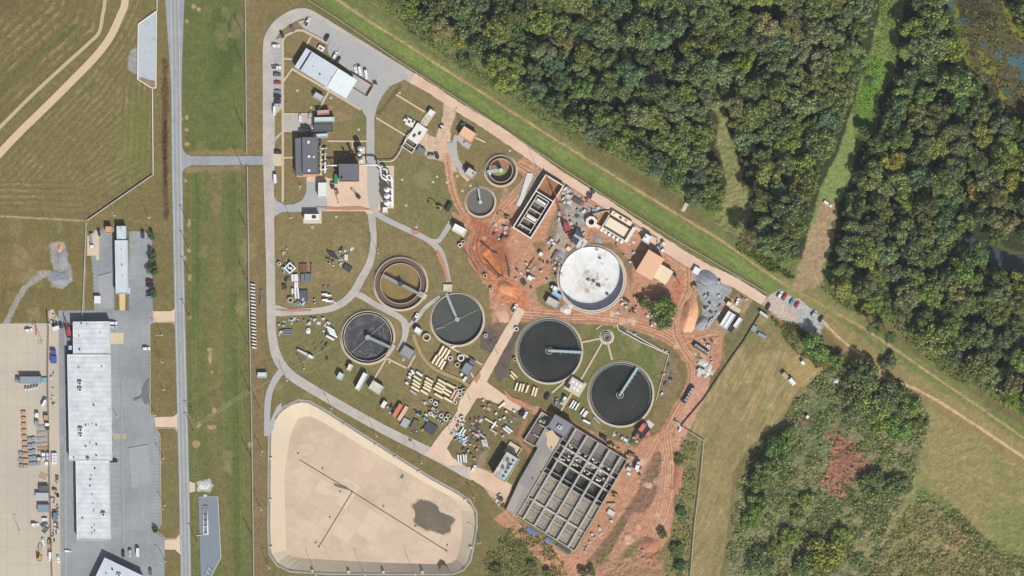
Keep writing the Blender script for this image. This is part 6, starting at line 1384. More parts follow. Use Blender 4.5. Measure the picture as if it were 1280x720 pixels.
NM = {'car': 'parked_car', 'suv': 'parked_car', 'pickup': 'pickup_truck', 'van': 'van'}
def car(px, py, ang, body, colour, label, group=None): return inst(car_kit(colour, body), NM[body], px, py, ang, label, {'car': 'car', 'suv': 'car', 'pickup': 'pickup', 'van': 'van'}[body], group)
for a in (
 (344.6, 57.5, 0, 'suv', 'white', 'white car alone in the northernmost bay of the kerb row', None), (345.6, 84.5, 0, 'pickup', 'white', 'white pickup at the upper end of the parked row west of the lawn'), (346.6, 93.4, 0, 'suv', 'grey', 'dark grey car just above the red one in the west row'),
 (347, 103.6, 0, 'car', 'red', 'red car in the row west of the lawn'), (347.4, 114.6, 0, 'car', 'blue', 'pale blue car below the red one in the west row'), (347, 120.5, 0, 'suv', 'black', 'black car just below the pale blue one in the west row'),
 (347, 126, 0, 'car', 'navy', 'navy car second from the bottom of the west row'), (347, 131.4, 0, 'suv', 'silver', 'silver car at the bottom of the west row'), (343.2, 138, 92, 'van', 'white', 'white van by the rounded kerb below the west row'),
 (352.6, 43, 66, 'car', 'black', 'dark car in the curve of the loop road, nearest the west row'), (365.2, 36, 66, 'car', 'grey', 'dark grey car in the curve of the loop road, the northern one'), (384.6, 27.5, -62, 'pickup', 'white', 'white pickup at the top bend of the loop road'),
 (408.6, 47.4, -62, 'suv', 'black', 'black car on the brown corner of the northern lot'), (419, 69.5, -65, 'suv', 'white', 'white car closest to the big northern roof'), (422.6, 75, -60, 'car', 'black', 'black car beside the white one by the big northern roof'),
 (444.6, 86.6, 78, 'car', 'white', 'leftmost white vehicle of the three in the northern lot'), (450, 88.6, 78, 'van', 'white', 'white van in the middle of three in the northern lot'), (457.8, 93, 80, 'van', 'white', 'white van at the right of three in the northern lot, by the loading yard'),
 (375.3, 147.3, 86, 'car', 'white', 'white car in the small lot, the western of two'), (387.2, 145.6, 88, 'car', 'silver', 'silver car in the small lot next to the sheds'), (382, 158.6, 4, 'pickup', 'black', 'black pickup at the foot of the small lot'),
 (391, 160.5, 88, 'car', 'white', 'white car squeezed against the dark-roofed shed'), (347.4, 190.6, 2, 'suv', 'maroon', 'dark maroon car on the paved bay by the sidewalk'), (343.9, 223.2, 88, 'van', 'white', 'white van parked along the kerb south of the paved bay'),
 (519.6, 396.6, -60, 'pickup', 'white', 'white pickup on the road spur between two round tanks'), (643, 385.2, -60, 'pickup', 'white', 'white pickup at the top of the cross road on the red earth'), (684, 495.6, -62, 'suv', 'black', 'black car on the grass by the row of cream pipes'),
 (695.4, 502.3, -80, 'car', 'blue', 'small blue car on the grass north of the switch house'), (652.4, 515.6, -62, 'suv', 'black', 'black car beside a white one in the dusty road'), (656.6, 518.8, -62, 'car', 'white', 'white car beside a black one in the dusty road'),
 (592, 585.6, -58, 'car', 'white', 'white car at the corner of the pump hall forecourt'), (754, 546.6, 25, 'suv', 'black', 'black car on the red track north of the aeration basin'), (789.2, 568, 14, 'suv', 'grey', 'dark grey car at the east corner of the aeration basin'),
 (975, 368.6, -62, 'suv', 'white', 'white car next to the red one at the head of the gravel lot'), (980.4, 370.9, -62, 'suv', 'red', 'red car beside the white one in the gravel lot'), (989.9, 377, -62, 'car', 'blue', 'grey-blue car in the middle of the gravel lot row'),
 (996.2, 380.6, -62, 'car', 'red', 'smaller red car, southern of the two red ones in the gravel lot'), (960, 383.4, -62, 'car', 'black', 'black car alone on the south side of the gravel lot'), (1017.6, 392.2, -55, 'suv', 'silver', 'silver car far down the gravel lot before the tree shadow'),
 (1026, 398.6, -60, 'car', 'black', 'last dark car in the gravel lot, at the edge of the tree shadow'), (921.6, 377.2, -66, 'car', 'white', 'white car north of the white containers'),
 (124, 290.6, 78, 'car', 'navy', 'dark car on the concrete corner next to the orange-roofed shed'), (178.7, 293.2, 90, 'suv', 'navy', 'navy car alone at the top of the eastern parking lot'), (187.2, 352, 0, 'suv', 'maroon', 'maroon car, topmost of the four at the tree row'),
 (187.6, 356.8, 0, 'suv', 'black', 'black car just below the maroon one at the tree row'), (187.4, 366, 0, 'car', 'navy', 'navy car, third of four at the tree row'), (187.5, 371.4, 0, 'car', 'blue', 'pale blue car, lowest of four at the tree row'),
 (141.8, 403.9, 0, 'suv', 'white', 'white car at the north-east corner of the warehouse'), (142, 408.9, 0, 'suv', 'silver', 'silver car just south of the white one at the warehouse corner'), (183, 435.7, 0, 'suv', 'white', 'white car alone on the east side of the warehouse lot'),
 (142.4, 576.2, 0, 'suv', 'black', 'black car in the notch of the warehouse wall'), (154.1, 691.8, 90, 'car', 'black', 'black car, western of three by the lawn strip'), (162.7, 691, 90, 'suv', 'silver', 'silver car, middle of three by the lawn strip'),
 (172.4, 690, 90, 'van', 'white', 'white van, eastern of three by the lawn strip'), (188, 714.6, 86, 'car', 'grey', 'grey car at the bottom edge near the exit'), (36, 412.8, -8, 'suv', 'white', 'white car on the concrete apron near the red line'),
 (56, 503, -62, 'van', 'white', 'white van standing askew on the apron by the fence'), (43.6, 655.6, 0, 'suv', 'white', 'white car on the apron near the folded frames'), (54, 677, 82, 'car', 'white', 'small white car west of the yellow digger'),
 (73, 699, 80, 'car', 'white', 'white car on the narrow strip east of the apron fence'), (63, 695, 90, 'van', 'white', 'long white van by the apron fence near the bottom'), (390.8, 0, 0, 'car', 'white', '') ):
    if a[5]: car(*a[:6])
# trucks
def truck_kit(key, L, boxc, cabc, flat=False):
    def f():
        out = []; a = L/2; cb = mat('cab_%s' % key, cabc, .35, .03, 2); bxm = mat('box_%s' % key, boxc, .5, .05, 1)
        out.append(('chassis', MB().bx(-a, a, -.45, .45, .5, .85).mesh('chassis', m_dark), None))
        out.append(('cab', MB().box(a-1.1, 0, .6, 2.1, 2.2, 1.9, 0, .92).mesh('cab', cb), None)); out.append(('windscreen', MB().box(a-.12, 0, 1.5, .24, 1.9, .8, 0, .7).mesh('windscreen', m_cglass), 1))
        if flat: out.append(('flatbed', MB().bx(-a, a-2.4, -1.2, 1.2, .9, 1.15).mesh('flatbed', bxm), None)); out.append(('load', MB().bx(-a+.5, a-3.2, -.8, .7, 1.15, 1.9).mesh('load', mat('truck_load', (150, 146, 140), .8, .2, 2)), None))
        else: out.append(('cargo_box', MB().bx(-a, a-2.4, -1.2, 1.2, .9, 3.1).mesh('cargo_box', bxm), None)); out.append(('cargo_door', MB().bx(-a-.05, -a-.003, -1.1, 1.1, 1, 3).mesh('cargo_door', m_door), 3))
        for x in (-a+.9, -a+2.0, a-1.3):
            for s in (-1, 1): out.append(('wheel', MB().tube([(x, s*.85, .48), (x, s*1.18, .48)], .48, 12).mesh('wheel', m_tyre), None))
        return out
    return kit('truck_'+key, f)
for px, py, ang, key, L, bc, cc, fl, lb in ((115, 301, 84, 'tanker', 9.5, (206, 208, 210), (230, 230, 232), True, 'white truck with an open bed on the sand-coloured pad'), (73, 409.5, -18, 'rigid', 6.5, (226, 226, 228), (80, 80, 84), False, 'white box truck near the red boom'),
   (89, 437, 90, 'bluebox', 5, (176, 196, 226), (80, 84, 96), False, 'light blue box truck tucked beside the warehouse wall'), (542, 195.5, 9, 'flat', 7, (196, 196, 196), (60, 60, 64), True, 'flatbed truck with dark rim on the dusty yard by the grit chamber'),
   (704.6, 500.6, -60, 'flatw', 5.4, (222, 222, 218), (230, 230, 230), True, 'white flatbed truck by the sloping footpath north of the switch house'), (797, 582, -72, 'boxw', 5.6, (230, 230, 232), (200, 204, 210), False, 'white box truck at the east corner of the aeration basin'),
   (59.6, 533, 90, 'yard', 4.2, (236, 236, 238), (60, 60, 70), False, 'white box truck among the stacked beams on the apron'), (825.4, 311.2, 35, 'cont', 5.8, (220, 220, 222), (230, 230, 230), True, 'white flatbed truck beside the tan-roofed building'), (827.6, 306.2, -40, 'cont2', 4.4, (206, 200, 190), (230, 226, 220), True, 'second small truck just north of the tan-roofed building'),
   (416, 232, 90, 'bin', 4.4, (150, 170, 164), (66, 72, 76), True, 'small dark truck beside the chalk-roofed workshop')):
    inst(truck_kit(key, L, bc, cc, fl), 'truck', px, py, ang, lb, 'truck')
# diggers
def digger_kit(col, key, arm=(3.2, 2.4)):
    def f():
        y = mat('digger_paint_'+key, col, .5, .08, 2); out = []
        for s in (-1, 1): out.append(('track', MB().prism([(-1.7, s*1.05-.28), (1.7, s*1.05-.28), (1.7, s*1.05+.28), (-1.7, s*1.05+.28)], 0, .75).mesh('track', m_dark), None))
        out.append(('body', MB().prism(rrect(1.5, 1.2, .3), .8, 1.9).mesh('body', y), None)); out.append(('counterweight', MB().bx(-1.9, -1.5, -1.1, 1.1, .9, 1.7).mesh('counterweight', m_dark), 2))
        out.append(('cab', MB().box(.6, .65, 1.9, 1.5, 1.0, 1.0, 0, .9).mesh('cab', m_cglass), 2))
        out.append(('boom', MB().tube([(1.2, -.3, 1.6), (2.6, -.3, 3.6), (2.6+arm[0], -.3, 3.4)], .28, 6).mesh('boom', y), 2)); x = 2.6+arm[0]
        out.append(('stick', MB().tube([(x, -.3, 3.4), (x+arm[1], -.3, 1.2)], .2, 6).mesh('stick', y), 2)); out.append(('bucket', MB().box(x+arm[1], -.3, .1, .9, 1.1, 1.1, 0, .6).mesh('bucket', m_dark), 2))
        return out
    return kit('digger_'+key, f)
for px, py, ang, c, k, lb, s in ((550, 260, 205, (172, 146, 84), 'y', 'yellow digger reaching west over the grass beside the red track', 1), (769, 619, 200, (172, 146, 84), 'y', 'yellow digger by the south-east side of the aeration basin', .9), (868, 388-30, 0, (214, 190, 72), 'y', 'yellow digger at the edge of the grey gravel heap', .9),
    (764.6, 557, 38, (196, 168, 92), 'y', 'yellow wheeled digger on the red track north of the aeration basin', .9), (421, 240, 80, (206, 160, 60), 'o', 'orange-yellow digger beside the green skip', .8), (448, 246, 225, (70, 70, 66), 'k', 'dark digger working at the torn-up patch of the concrete yard', .8),
    (62.5, 677, 90, (224, 172, 84), 'o', 'orange-yellow loader by the apron fence', .8), (49.5, 697, -80, (206, 156, 84), 'o', 'long orange digger near the bottom of the apron', 1.0), (832, 404, 190, (90, 86, 80), 'k', 'dark digger among scrap beside the large olive tree', .8), (634, 272, 200, (150, 124, 96), 'b', 'brown digger at the dug hole north of the orange pit', .8), (843, 343, 60, (90, 86, 80), 'k', 'dark digger east of the cream-roofed building', .8)):
    inst(digger_kit(c, k), 'excavator', px, py, ang, lb, 'digger', s=s)
# crawler crane, boom laid out to the north-west
def crane(px, py, tx, ty, col, label, H=13, w_=.7):
    t = thing('crane', px, py, 0, label, 'crane'); m = mat('crane_red', (176, 70, 80), .5, .05, 2); a = loc(t, tx, ty); an = math.atan2(a[1], a[0]); L = math.hypot(*a)
    for s in (-1, 1): MB().box(-math.sin(an)*1.7*s, math.cos(an)*1.7*s, 0, 5, .8, .9, an).obj('track', m_dark, t)
    b = MB().box(-math.cos(an)*1.0, -math.sin(an)*1.0, 1.0, 6.2, 2.8, 1.6, an).obj('body', m, t); MB().box(-math.cos(an)*4.0, -math.sin(an)*4.0, 1.0, 1.2, 3.4, 1.6, an).obj('counterweight', mat('crane_dark', (120, 54, 60), .6, .1, 2), b)
    MB().box(math.cos(an)*1.2-math.sin(an)*1.2, math.sin(an)*1.2+math.cos(an)*1.2, 2.6, 1.6, 1.2, 1.0, an).obj('cab', m_cglass, b)
    mb = MB(); n = 22; nx, ny = -math.sin(an), math.cos(an)
    P = lambda f, s, h: (a[0]*f+nx*s*w_/2, a[1]*f+ny*s*w_/2, 2.4+(H-2.4)*f+h)
    for s in (-1, 1):
        for h in (-.4, .4): mb.tube([P(.04, s, h), P(1, s*.4, h*.4)], .11, 4)
    for k in range(n):
        f0, f1 = .04+.96*k/n, .04+.96*(k+1)/n
        mb.tube([P(f0, -1*(1-.6*f0), .3), P(f1, 1*(1-.6*f1), .3)], .07, 4); mb.tube([P(f0, 1*(1-.6*f0), -.3), P(f1, -1*(1-.6*f1), -.3)], .07, 4)
    mb.obj('boom', m, t); MB().tube([P(1, 0, 0), (a[0], a[1], 2.5)], .05, 4).obj('cable', m_dark, t); MB().box(a[0], a[1], 1.8, .5, .5, .8).obj('hook', m, t)
crane(707, 282.5, 692, 238, (200, 74, 86), 'red crawler crane with its lattice boom over the unfinished basin')
crane(86, 413, 83.5, 401, (196, 92, 110), 'red boom lift beside the warehouse corner', 5, .8)

# ------------------------------------------------------------ yard goods
def simple(key, name, fn): return kit(key, lambda: [(name, fn(), None)])
def one(kind, px, py, ang, mesh, label, cat, group=None, dz=0):
    o = bpy.data.objects.new(kind, mesh); C.objects.link(o); o.location = (WX(px), WY(py), gz(px, py)+dz); o.rotation_euler = (0, 0, -R(ang)); return tag(o, label, cat, group)
MESH = {}
def pipe_mesh(L, r, m, key):
    k = ('pipe', round(L, 1), round(r, 2), key)
    if k not in MESH: MESH[k] = MB().hollow(L, r, r*.16, z=r).mesh('pipe', m)
    return MESH[k]
m_cp = mat('cream_pipe', (232, 216, 182), .7, .08, 1.2); m_wp = mat('white_plastic_pipe', (228, 230, 230), .5, .06, 1); m_gp = mat('grey_pipe', (118, 122, 132), .6, .1, 1); m_rp = mat('rusty_pipe', (132, 92, 76), .8, .15, 1.5); m_pp = mat('pinkish_pipe', (216, 176, 150), .8, .1, 1); m_kp = mat('dark_pipe', (72, 68, 70), .7, .1, 1.5); m_sp = mat('steel_pipe', (170, 176, 182), .5, .1, 1)
def pipes(pts, ang, L, r, m, key, label, group):
    for p in pts: one('pipe', p[0], p[1], ang+random.uniform(-1.5, 1.5), pipe_mesh(L*M_, r, m, key), label, 'pipe', group, .02)
G1 = 'cream pipes laid out in the yard west of the cross road'
pipes([(551, 438), (554.8, 440.6), (558.8, 442.8)], -60, 13.5, .85, m_cp, 'c', 'cream pipe in the upper trio near the green-grey tank', G1+', upper trio')
pipes([(543, 448.7), (547.3, 450.8), (551, 453.2), (553.6, 456.4)], -60, 12, .85, m_cp, 'c', 'cream pipe in the lower row of four near the green-grey tank', G1+', lower four')
pipes([(557.6, 457.8)], -60, 10, .8, m_kp, 'k', 'dark pipe at the end of the lower row near the green-grey tank', G1+', dark')
pipes([(522, 472.5), (521, 477.3), (520.4, 481.4), (519, 485.6)], 32, 11, .8, m_cp, 'c', 'cream pipe in the westernmost column of the pipe rows', G1+', west column')
pipes([(516.6, 489.4), (517, 491)], 32, 10, .45, m_sp, 's', 'thin grey pipe under the westernmost pipe column', G1+', thin')
pipes([(537, 474.6), (535.6, 478.6), (535, 482.4), (533.6, 486), (530.6, 490)], 30, 10.5, .8, m_cp, 'c', 'cream pipe in the middle column of the pipe rows', G1+', middle column')
pipes([(553, 477), (551.6, 481), (549.4, 484.4), (547.4, 487.6), (563.7, 482), (559.6, 487.6), (557.6, 491.4), (548.6, 494.6), (560.4, 499.6)], 30, 12, .8, m_cp, 'c', 'cream pipe in the eastern block of the pipe rows', G1+', east block')
pipes([(566.2, 492.8), (569.4, 495.4)], -60, 12.5, .8, m_pp, 'p', 'pinkish pipe set crosswise at the east end of the pipe rows', G1+', crosswise')
pipes([(515.6, 463.7), (513, 467.5), (512, 471.4), (509, 478.7), (522.5, 465.6), (524.4, 467), (526.6, 468.4), (516.6, 466)], 35, 4, .8, m_wp, 'w', 'short white pipe piece north-west of the pipe rows', 'short pipe pieces')
G2 = 'pipes stored on the western lawn'
pipes([(365.4, 347.5), (368.6, 347.5), (371.2, 347.3)], 87, 9, .75, m_wp, 'w', 'white pipe in the upper bundle on the western lawn', G2+', upper white')
pipes([(368.9, 356.5), (371.3, 356.3)], 87, 7.5, .7, m_wp, 'w', 'white pipe in the second bundle on the western lawn', G2+', second white')
pipes([(365.6, 364), (369, 363.5), (372.2, 363.5), (369.4, 370), (373, 370)], 86, 6.5, .7, m_wp, 'w', 'white pipe in the lowest bundle on the western lawn', G2+', lowest white')
pipes([(377, 347.5), (379, 347.5), (381.8, 346.5), (384, 347), (386, 347), (388.6, 347.5)], 90, 10, .6, m_gp, 'g', 'slate-grey pipe in the row beside the white bundles', G2+', grey')
pipes([(375.2, 335), (377.2, 335), (379.3, 334.6), (381, 335), (383, 335), (389.3, 334.5)], 90, 10.5, .5, m_rp, 'r', 'rusty brown pipe north of the slate-grey row', G2+', rusty')
pipes([(412, 318+6), (413.4, 314.5), (414.6, 317), (416.4, 319.6), (418, 322)], 20, 11, .4, m_kp, 'k', 'dark pole in the heap on the west lawn', 'dark poles')
pipes([(431.4, 321.5), (433.6, 322)], 92, 7.5, .5, m_wp, 'w', 'short white pipe in the scrap heap on the west lawn', 'white pieces in the scrap heap')
pipes([(413.6, 410.6), (414.6, 413.2), (415.6, 415.8), (417, 418.4), (413, 422)], 28, 11, .8, m_wp, 'w', 'bright white pipe in the stack west of the scummy tank', 'white pipe stack')
pipes([(359.5, 412), (359.8, 413.9), (359.8, 415.8), (359.8, 417.7)], 0, 11, .42, m_gp, 'g', 'thin grey pipe lying by the inner bend of the ring road', 'thin grey pipes at the bend')
pipes([(406.3, 374.6), (410.4, 376), (406, 367.5), (410.5, 369)], 0, 7, .7, m_wp, 'w', 'short white pipe by the lawn edge south-west of the brown tank', 'short white pipes')
pipes([(404.8, 359.6), (411, 360)], 85, 5, .5, m_gp, 'g', 'short bluish pipe north of the short white pipes', 'short bluish pipes')
G3 = 'cream pipes west of the dark clarifier'
pipes([(645, 483), (649.6, 484), (653.2, 484.6), (658.6, 486)], -72, 10, .7, m_cp, 'c', 'cream pipe in the western group south of the dark clarifier', G3)
pipes([(666.2, 488.8), (669.6, 490)], -75, 11, .7, m_cp, 'c', 'cream pipe in the pair south of the dark clarifier', G3+', pair')
pipes([(641.6, 466.8), (644, 468.8), (640.6, 471)], 48, 8, .6, m_cp, 'c', 'cream pipe beside the west wall of the dark clarifier', G3+', at the wall')
pipes([(714.6, 504.6), (717.4, 506.2), (721, 508)], -58, 10, .6, m_wp, 'w', 'white-grey pipe east of the footpath by the switch house', 'pipes east of the footpath')
pipes([(727.6, 514), (730.6, 516.6), (732, 517.6)], -55, 8.5, .6, m_wp, 'w', 'whitish pipe nearest the eastern clarifier on the grass', 'whitish pipes on the grass')
pipes([(733.4, 526.8)], 26, 10, .8, m_wp, 'w', 'single white pipe lying along the red track', 'single white pipe')
pipes([(746, 525)], 45, 11, .5, m_sp, 's', 'single grey pipe by the rim of the eastern clarifier', 'single grey pipe')
pipes([(611.3, 525.6), (617.5, 529.6)], 32, 11, .6, m_cp, 'c', 'cream pipe in the middle of the eastern storage yard', 'cream pipes of the eastern yard')
pipes([(617, 538.8)], 32, 10, .65, m_pp, 'p', 'pinkish pipe south of the white pipe in the eastern yard', 'pinkish pipe')
pipes([(617, 531)], -55, 10, .7, m_wp, 'w', 'thick white pipe across the eastern storage yard', 'thick white pipe')
pipes([(627, 506)], -42, 10.5, .75, m_cp, 'c', 'cream pipe near the dusty road in the eastern yard', 'cream pipe near the road')
pipes([(633.4, 538), (636.4, 536)], 40, 11, .7, m_wp, 'w', 'white pipe of the pair in the east of the storage yard', 'white pair')
pipes([(603.4, 544.6)], 38, 10, .7, m_sp, 's', 'pale steel pipe north of the six white tanks', 'pale steel pipe')
pipes([(572.6, 573.4), (576, 573.8), (579.6, 572.6), (582.4, 573)], 85, 10.5, .55, m_wp, 'w', 'white-grey pipe in the row of four near the ring road bend', 'four white pipes')
pipes([(577.6, 537), (579.6, 540), (575.6, 540)], -58, 8, .55, m_wp, 'w', 'white pipe beside the blue drums', 'white pipes beside the drums')
pipes([(591, 545), (597, 536), (603, 526)], -60, 13, .22, m_rp, 'r2', 'thin rusty rod on the grass of the eastern yard', 'thin rods')
pipes([(662, 331), (665, 327), (690, 309), (697, 305)], -58, 12, .35, m_rp, 'r3', 'brown steel rod on the red earth west of the white tank', 'steel rods on the earth')
pipes([(326.4, 366), (326.6, 374), (325.8, 380)], 92, 7, .5, m_gp, 'g', 'grey pipe in the line west of the works road', 'grey pipe line')
pipes([(894.6, 392.6), (896.2, 393.6), (892.6, 395.6), (886.4, 402.4), (888.4, 403.6), (885.6, 406)], -56, 10.5, .5, m_sp, 's2', 'steel pipe in the racks west of the white containers', 'racked steel pipes')
pipes([(815.4, 393.4), (818, 396.2), (820.4, 398.2)], 30, 10, .5, m_sp, 's3', 'grey pipe in the stack by the large olive tree', 'grey pipe stack')
pipes([(754, 620), (757, 610)], -58, 9, .3, m_cp, 'c4', 'thin pale pipe along the east side of the aeration basin', 'thin pale pipes')
# white barriers standing in line
def barrier():
    return [('body', MB().prism([(-1.4, -.55), (1.4, -.55), (1.4, .55), (-1.4, .55)], 0, .4).box(0, 0, .4, 2.8, .9, .9, 0, 1, .6).mesh('body', m_conl), None), ('lifting_eye', MB().box(-.8, 0, 1.3, .2, .2, .15).box(.8, 0, 1.3, .2, .2, .15).mesh('lifting_eye', m_dark), None)]
for k in range(20): inst(kit('barrier', barrier), 'barrier', 316+.11*k+.25*math.sin(k*2.3), 355.5+4.15*k, 12+2*math.sin(k*1.7), 'white concrete barrier in the long line west of the works road', 'barrier', 'line of white concrete barriers')
# rings, drums, totes, crates, pallets, bundles
def ringkit(ro, h, col, key): return kit('ring'+key, lambda: [('shell', MB().ring(0, 0, 0, h, ro*.66, ro, 16).mesh('shell', col), None), ('step_iron', MB().box(ro*.7, 0, h*.5, .2, .3, .1).mesh('step_iron', m_dark), 0)])
for i, (x, y, ro, lb) in enumerate(((606.5, 344.8, 1.3, 'white concrete ring with a dark hole by the west edge of the dig'), (614, 361.8, 1.1, 'concrete ring beside the green-grey tank rim, north one'), (575.2, 306.6, 1.4, 'white ring with a dark hole south of the white-roofed pump house'), (578.8, 302.6, 1.2, 'white capped ring right under the white-roofed pump house'),
   (645.6, 411.3, 1.4, 'white ring on the dark patch by the cross road'), (607, 419.6, 1.2, 'pale ring between the green-grey tank and the cross road'), (643.6, 449, 1.2, 'white ring at the west wall of the dark clarifier'), (544.4, 504.6, 1.4, 'large white ring in the crowded yard, north one'), (566.3, 402+6, .9, ''),
   (533.4, 421.6, 2.6, 'big oval-looking ring lying tilted near the green-grey tank'), (576.2, 447.4, 2.2, 'square-edged concrete ring south of the green-grey tank'), (563, 447.8, 1.5, 'curved pale ring segment by the cross road'), (572, 456, 1.6, 'second curved ring segment by the cross road'),
   (569.6, 486, 1.3, 'white ring, western of the trio at the road bend'), (575.2, 489, 1.4, 'dark-rimmed ring, middle of the trio at the road bend'), (579.8, 487.4, 1.4, 'white ring, eastern of the trio at the road bend'), (574.6, 495, 1.3, 'white ring south of the trio at the road bend'),
   (569, 503, 1.2, 'small ring at the east end of the crowded yard'), (545.4, 513.4, 1.2, 'dark ring east of the white crates'), (551.8, 519.6, 1.4, 'dark-centred ring in the southern part of the crowded yard'), (557.6, 523.8, 1.5, 'dark-centred ring nearest the cross road'), (560.4, 520, 1.3, 'greyish ring north of the one nearest the cross road'), (577.4, 522.8, 1.5, 'ring with a dark hole just east of the cross road'), (539, 500.6, 1.1, 'small dark ring north of the white crates'),
   (363, 375, 1.8, 'faint brown ring at the corner of the western lawn'), (349, 329.6, 1.1, 'small white ring at the west edge of the lawn'), (538, 517, 1.2, 'ring beside the white block in the crowded yard'), (755, 333+62, .8, ''), (594, 264+60, .9, ''))):
    if lb: inst(ringkit(ro, 1.5, m_conl if i % 3 else m_conw, '%.1f%d' % (ro, i % 3 > 0)), 'concrete_ring', x, y, 20*i, lb, 'concrete ring')
m_blued = mat('turquoise', (112, 172, 192), .5, .06, 1); m_orange = mat('orange_crate', (190, 152, 116), .8, .12, 1); m_lgr = mat('light_grey_goods', (196, 198, 200), .7, .1, 1); m_timber = mat('timber', (180, 160, 130), .85, .12, 2); m_bgr = mat('blue_grey_goods', (140, 150, 162), .7, .1, 1); m_rust = mat('rust_goods', (136, 96, 82), .85, .2, 1.5); m_yelt = mat('pale_yellow_goods', (232, 220, 170), .7, .06, 1)
def tote_kit(m, key): return kit('tote'+key, lambda: [('cage', MB().bx(-.6, .6, -.5, .5, .12, 1.1).mesh('cage', m), None), ('pallet', MB().bx(-.65, .65, -.55, .55, 0, .12).mesh('pallet', m_timber), None), ('cap', MB().cyl(0, 0, 1.1, 1.2, .18, 8).mesh('cap', m_wh), None)])
def crate_kit(L, Wd, H, m, key, lid=None): return kit('crate%s%.1f%.1f' % (key, L, Wd), lambda: [('box', MB().box(0, 0, .12, L, Wd, H).mesh('box', m), None), ('skid', MB().bx(-L/2, L/2, -Wd/2+.05, -Wd/2+.2, 0, .12).bx(-L/2, L/2, Wd/2-.2, Wd/2-.05, 0, .12).mesh('skid', m_timber), None), ('lid', MB().box(0, 0, H+.12, L*.96, Wd*.94, .1).mesh('lid', lid or m), None)])
rr = random.Random(12)
def totes(pts, m, key, label, group, jit=8):
    for p in pts: inst(tote_kit(m, key), 'liquid_tote', p[0], p[1], -50+rr.uniform(-jit, jit), label, 'tote', group)
bt = [(569, 540), (571, 542), (573.6, 541), (575, 544), (572, 545.6), (574.6, 547.4), (577, 547), (579.4, 549.4), (576, 551), (581.6, 548.6), (578.4, 552.4), (581, 552), (583.4, 550.4), (579.6, 554.6), (577.4, 549), (583, 546.8), (574, 551.4), (581.8, 556), (571.6, 548.6)]
totes(bt[::2], m_blued, 'b', 'turquoise liquid tote in the cluster east of the cross road', 'turquoise totes'); totes(bt[1::2], m_wh, 'w', 'white-topped liquid tote in the cluster east of the cross road', 'white totes')
totes([(530.4, 522.4), (532.2, 524), (534, 525.6), (548, 524.8), (550.6, 526.6), (553, 529.4), (521.4, 517.8), (523, 519)], m_blued, 'b', 'turquoise tote in the crowded yard west of the cross road', 'turquoise totes of the west yard')
totes([(370, 379.6), (372.6, 377.6), (373, 381), (375.4, 379), (378.4, 380), (380.6, 377.4), (393.6, 378.6), (355, 336.4), (355.6, 338.8), (355, 341)], m_blued, 'b', 'turquoise tote on the western lawn near the ring road', 'turquoise totes of the lawn')
for i, (x, y) in enumerate(((603.2, 551), (607, 550.4), (604.2, 554), (607.6, 553.4), (605.2, 556.6), (608.4, 556.2))): inst(kit('sixtank', lambda: [('tank', MB().cyl(0, 0, 0, 1.5, .8, 12).mesh('tank', m_wh), None), ('lid', MB().cyl(0, 0, 1.5, 1.65, .3, 8).mesh('lid', m_dark), None)]), 'water_tank', x, y, 0, 'white tank in the block of six in the eastern yard', 'tank', 'six white tanks')
# apron: crates in rows
for i, (x, y) in enumerate(((29.5, 516), (29.7, 523.5), (30, 531), (30.3, 538.6), (30.6, 546), (31, 553.6), (31.3, 560.6), (31.7, 568), (32, 575.4), (32.4, 583))): inst(crate_kit(2.9, 2.3, .8, m_orange, 'o'), 'crate', x, y, 2, 'orange-brown crate in the single column on the apron', 'crate', 'column of orange crates')
for x, y in ((26, 567), (26.3, 575), (26.6, 582.6)): inst(crate_kit(2.2, 2.6, .8, m_bgr, 'g'), 'crate', x, y, 2, 'grey crate west of the orange column', 'crate', 'three grey crates')
for x, y in ((37, 549), (41.8, 548.4), (37.3, 557), (42.2, 556), (37.8, 565), (42.5, 564), (38.3, 572.6), (42.9, 571.8), (39, 580), (43.6, 579.6), (48.6, 579)): inst(crate_kit(2.2, 2.4, .8, m_bgr, 'g2'), 'crate', x, y, 2, 'grey-blue crate in the double column east of the orange crates', 'crate', 'double column of grey crates')
for x, y, m, key in ((54.5, 568, m_wh, 'w'), (60.4, 568, m_blued, 'lb'), (54.6, 573.6, m_lgr, 'lg'), (60.6, 572.8, m_lgr, 'lg'), (49, 573.6, m_lgr, 'lg'), (58.6, 579, m_wh, 'w')): inst(crate_kit(2.2, 2.2, 1.6, mat('pale_blue_box', (190, 204, 226), .6, .06, 1) if key == 'lb' else m, key), 'crate', x, y, 0, {'w': 'bright white box south of the beam stacks on the apron', 'lb': 'pale blue box south of the beam stacks', 'lg': 'light grey box south of the beam stacks'}[key], 'box', 'boxes south of the beams, '+key)
t = thing('rack', 68.2, 573, 90, 'white gridded rack standing east of the apron fence', 'rack')
for i in range(4):
    for j in range(2): MB().box(-2.6+i*1.75, -.85+j*1.7, 0, 1.5, 1.45, 1.6).obj('bin', m_wh, t)
def bundle(px, py, ang, L, Wd, n, m, label, cat='beams', h=.4, name='beam_stack', gap=.35, group=None):
    t = thing(name, px, py, ang, label, cat, group); w1 = Wd*M_/n
    for k in range(n): MB().box(rr.uniform(-.2, .2), -Wd*M_/2+w1*(k+.5), 0, L*M_*rr.uniform(.85, 1), w1*(1-gap), h*rr.uniform(.8, 1.2)).obj('beam', m, t)
    for x in (-.3, .3): MB().box(x*L*M_, 0, -.15, .2, Wd*M_, .15).obj('bearer', m_timber, t)
    return t
for k in range(7): bundle(52+.5*(k % 2), 532+k*3.7, -6, 14, 3, 3, m_lgr if k % 2 else mat('drab_beam', (170, 164, 152), .8, .1, 1), 'grey beam stack, number of rows high, in the ladder of beams on the apron' if 0 else 'grey beam stack in the ladder of beams on the apron', group='ladder of beam stacks')
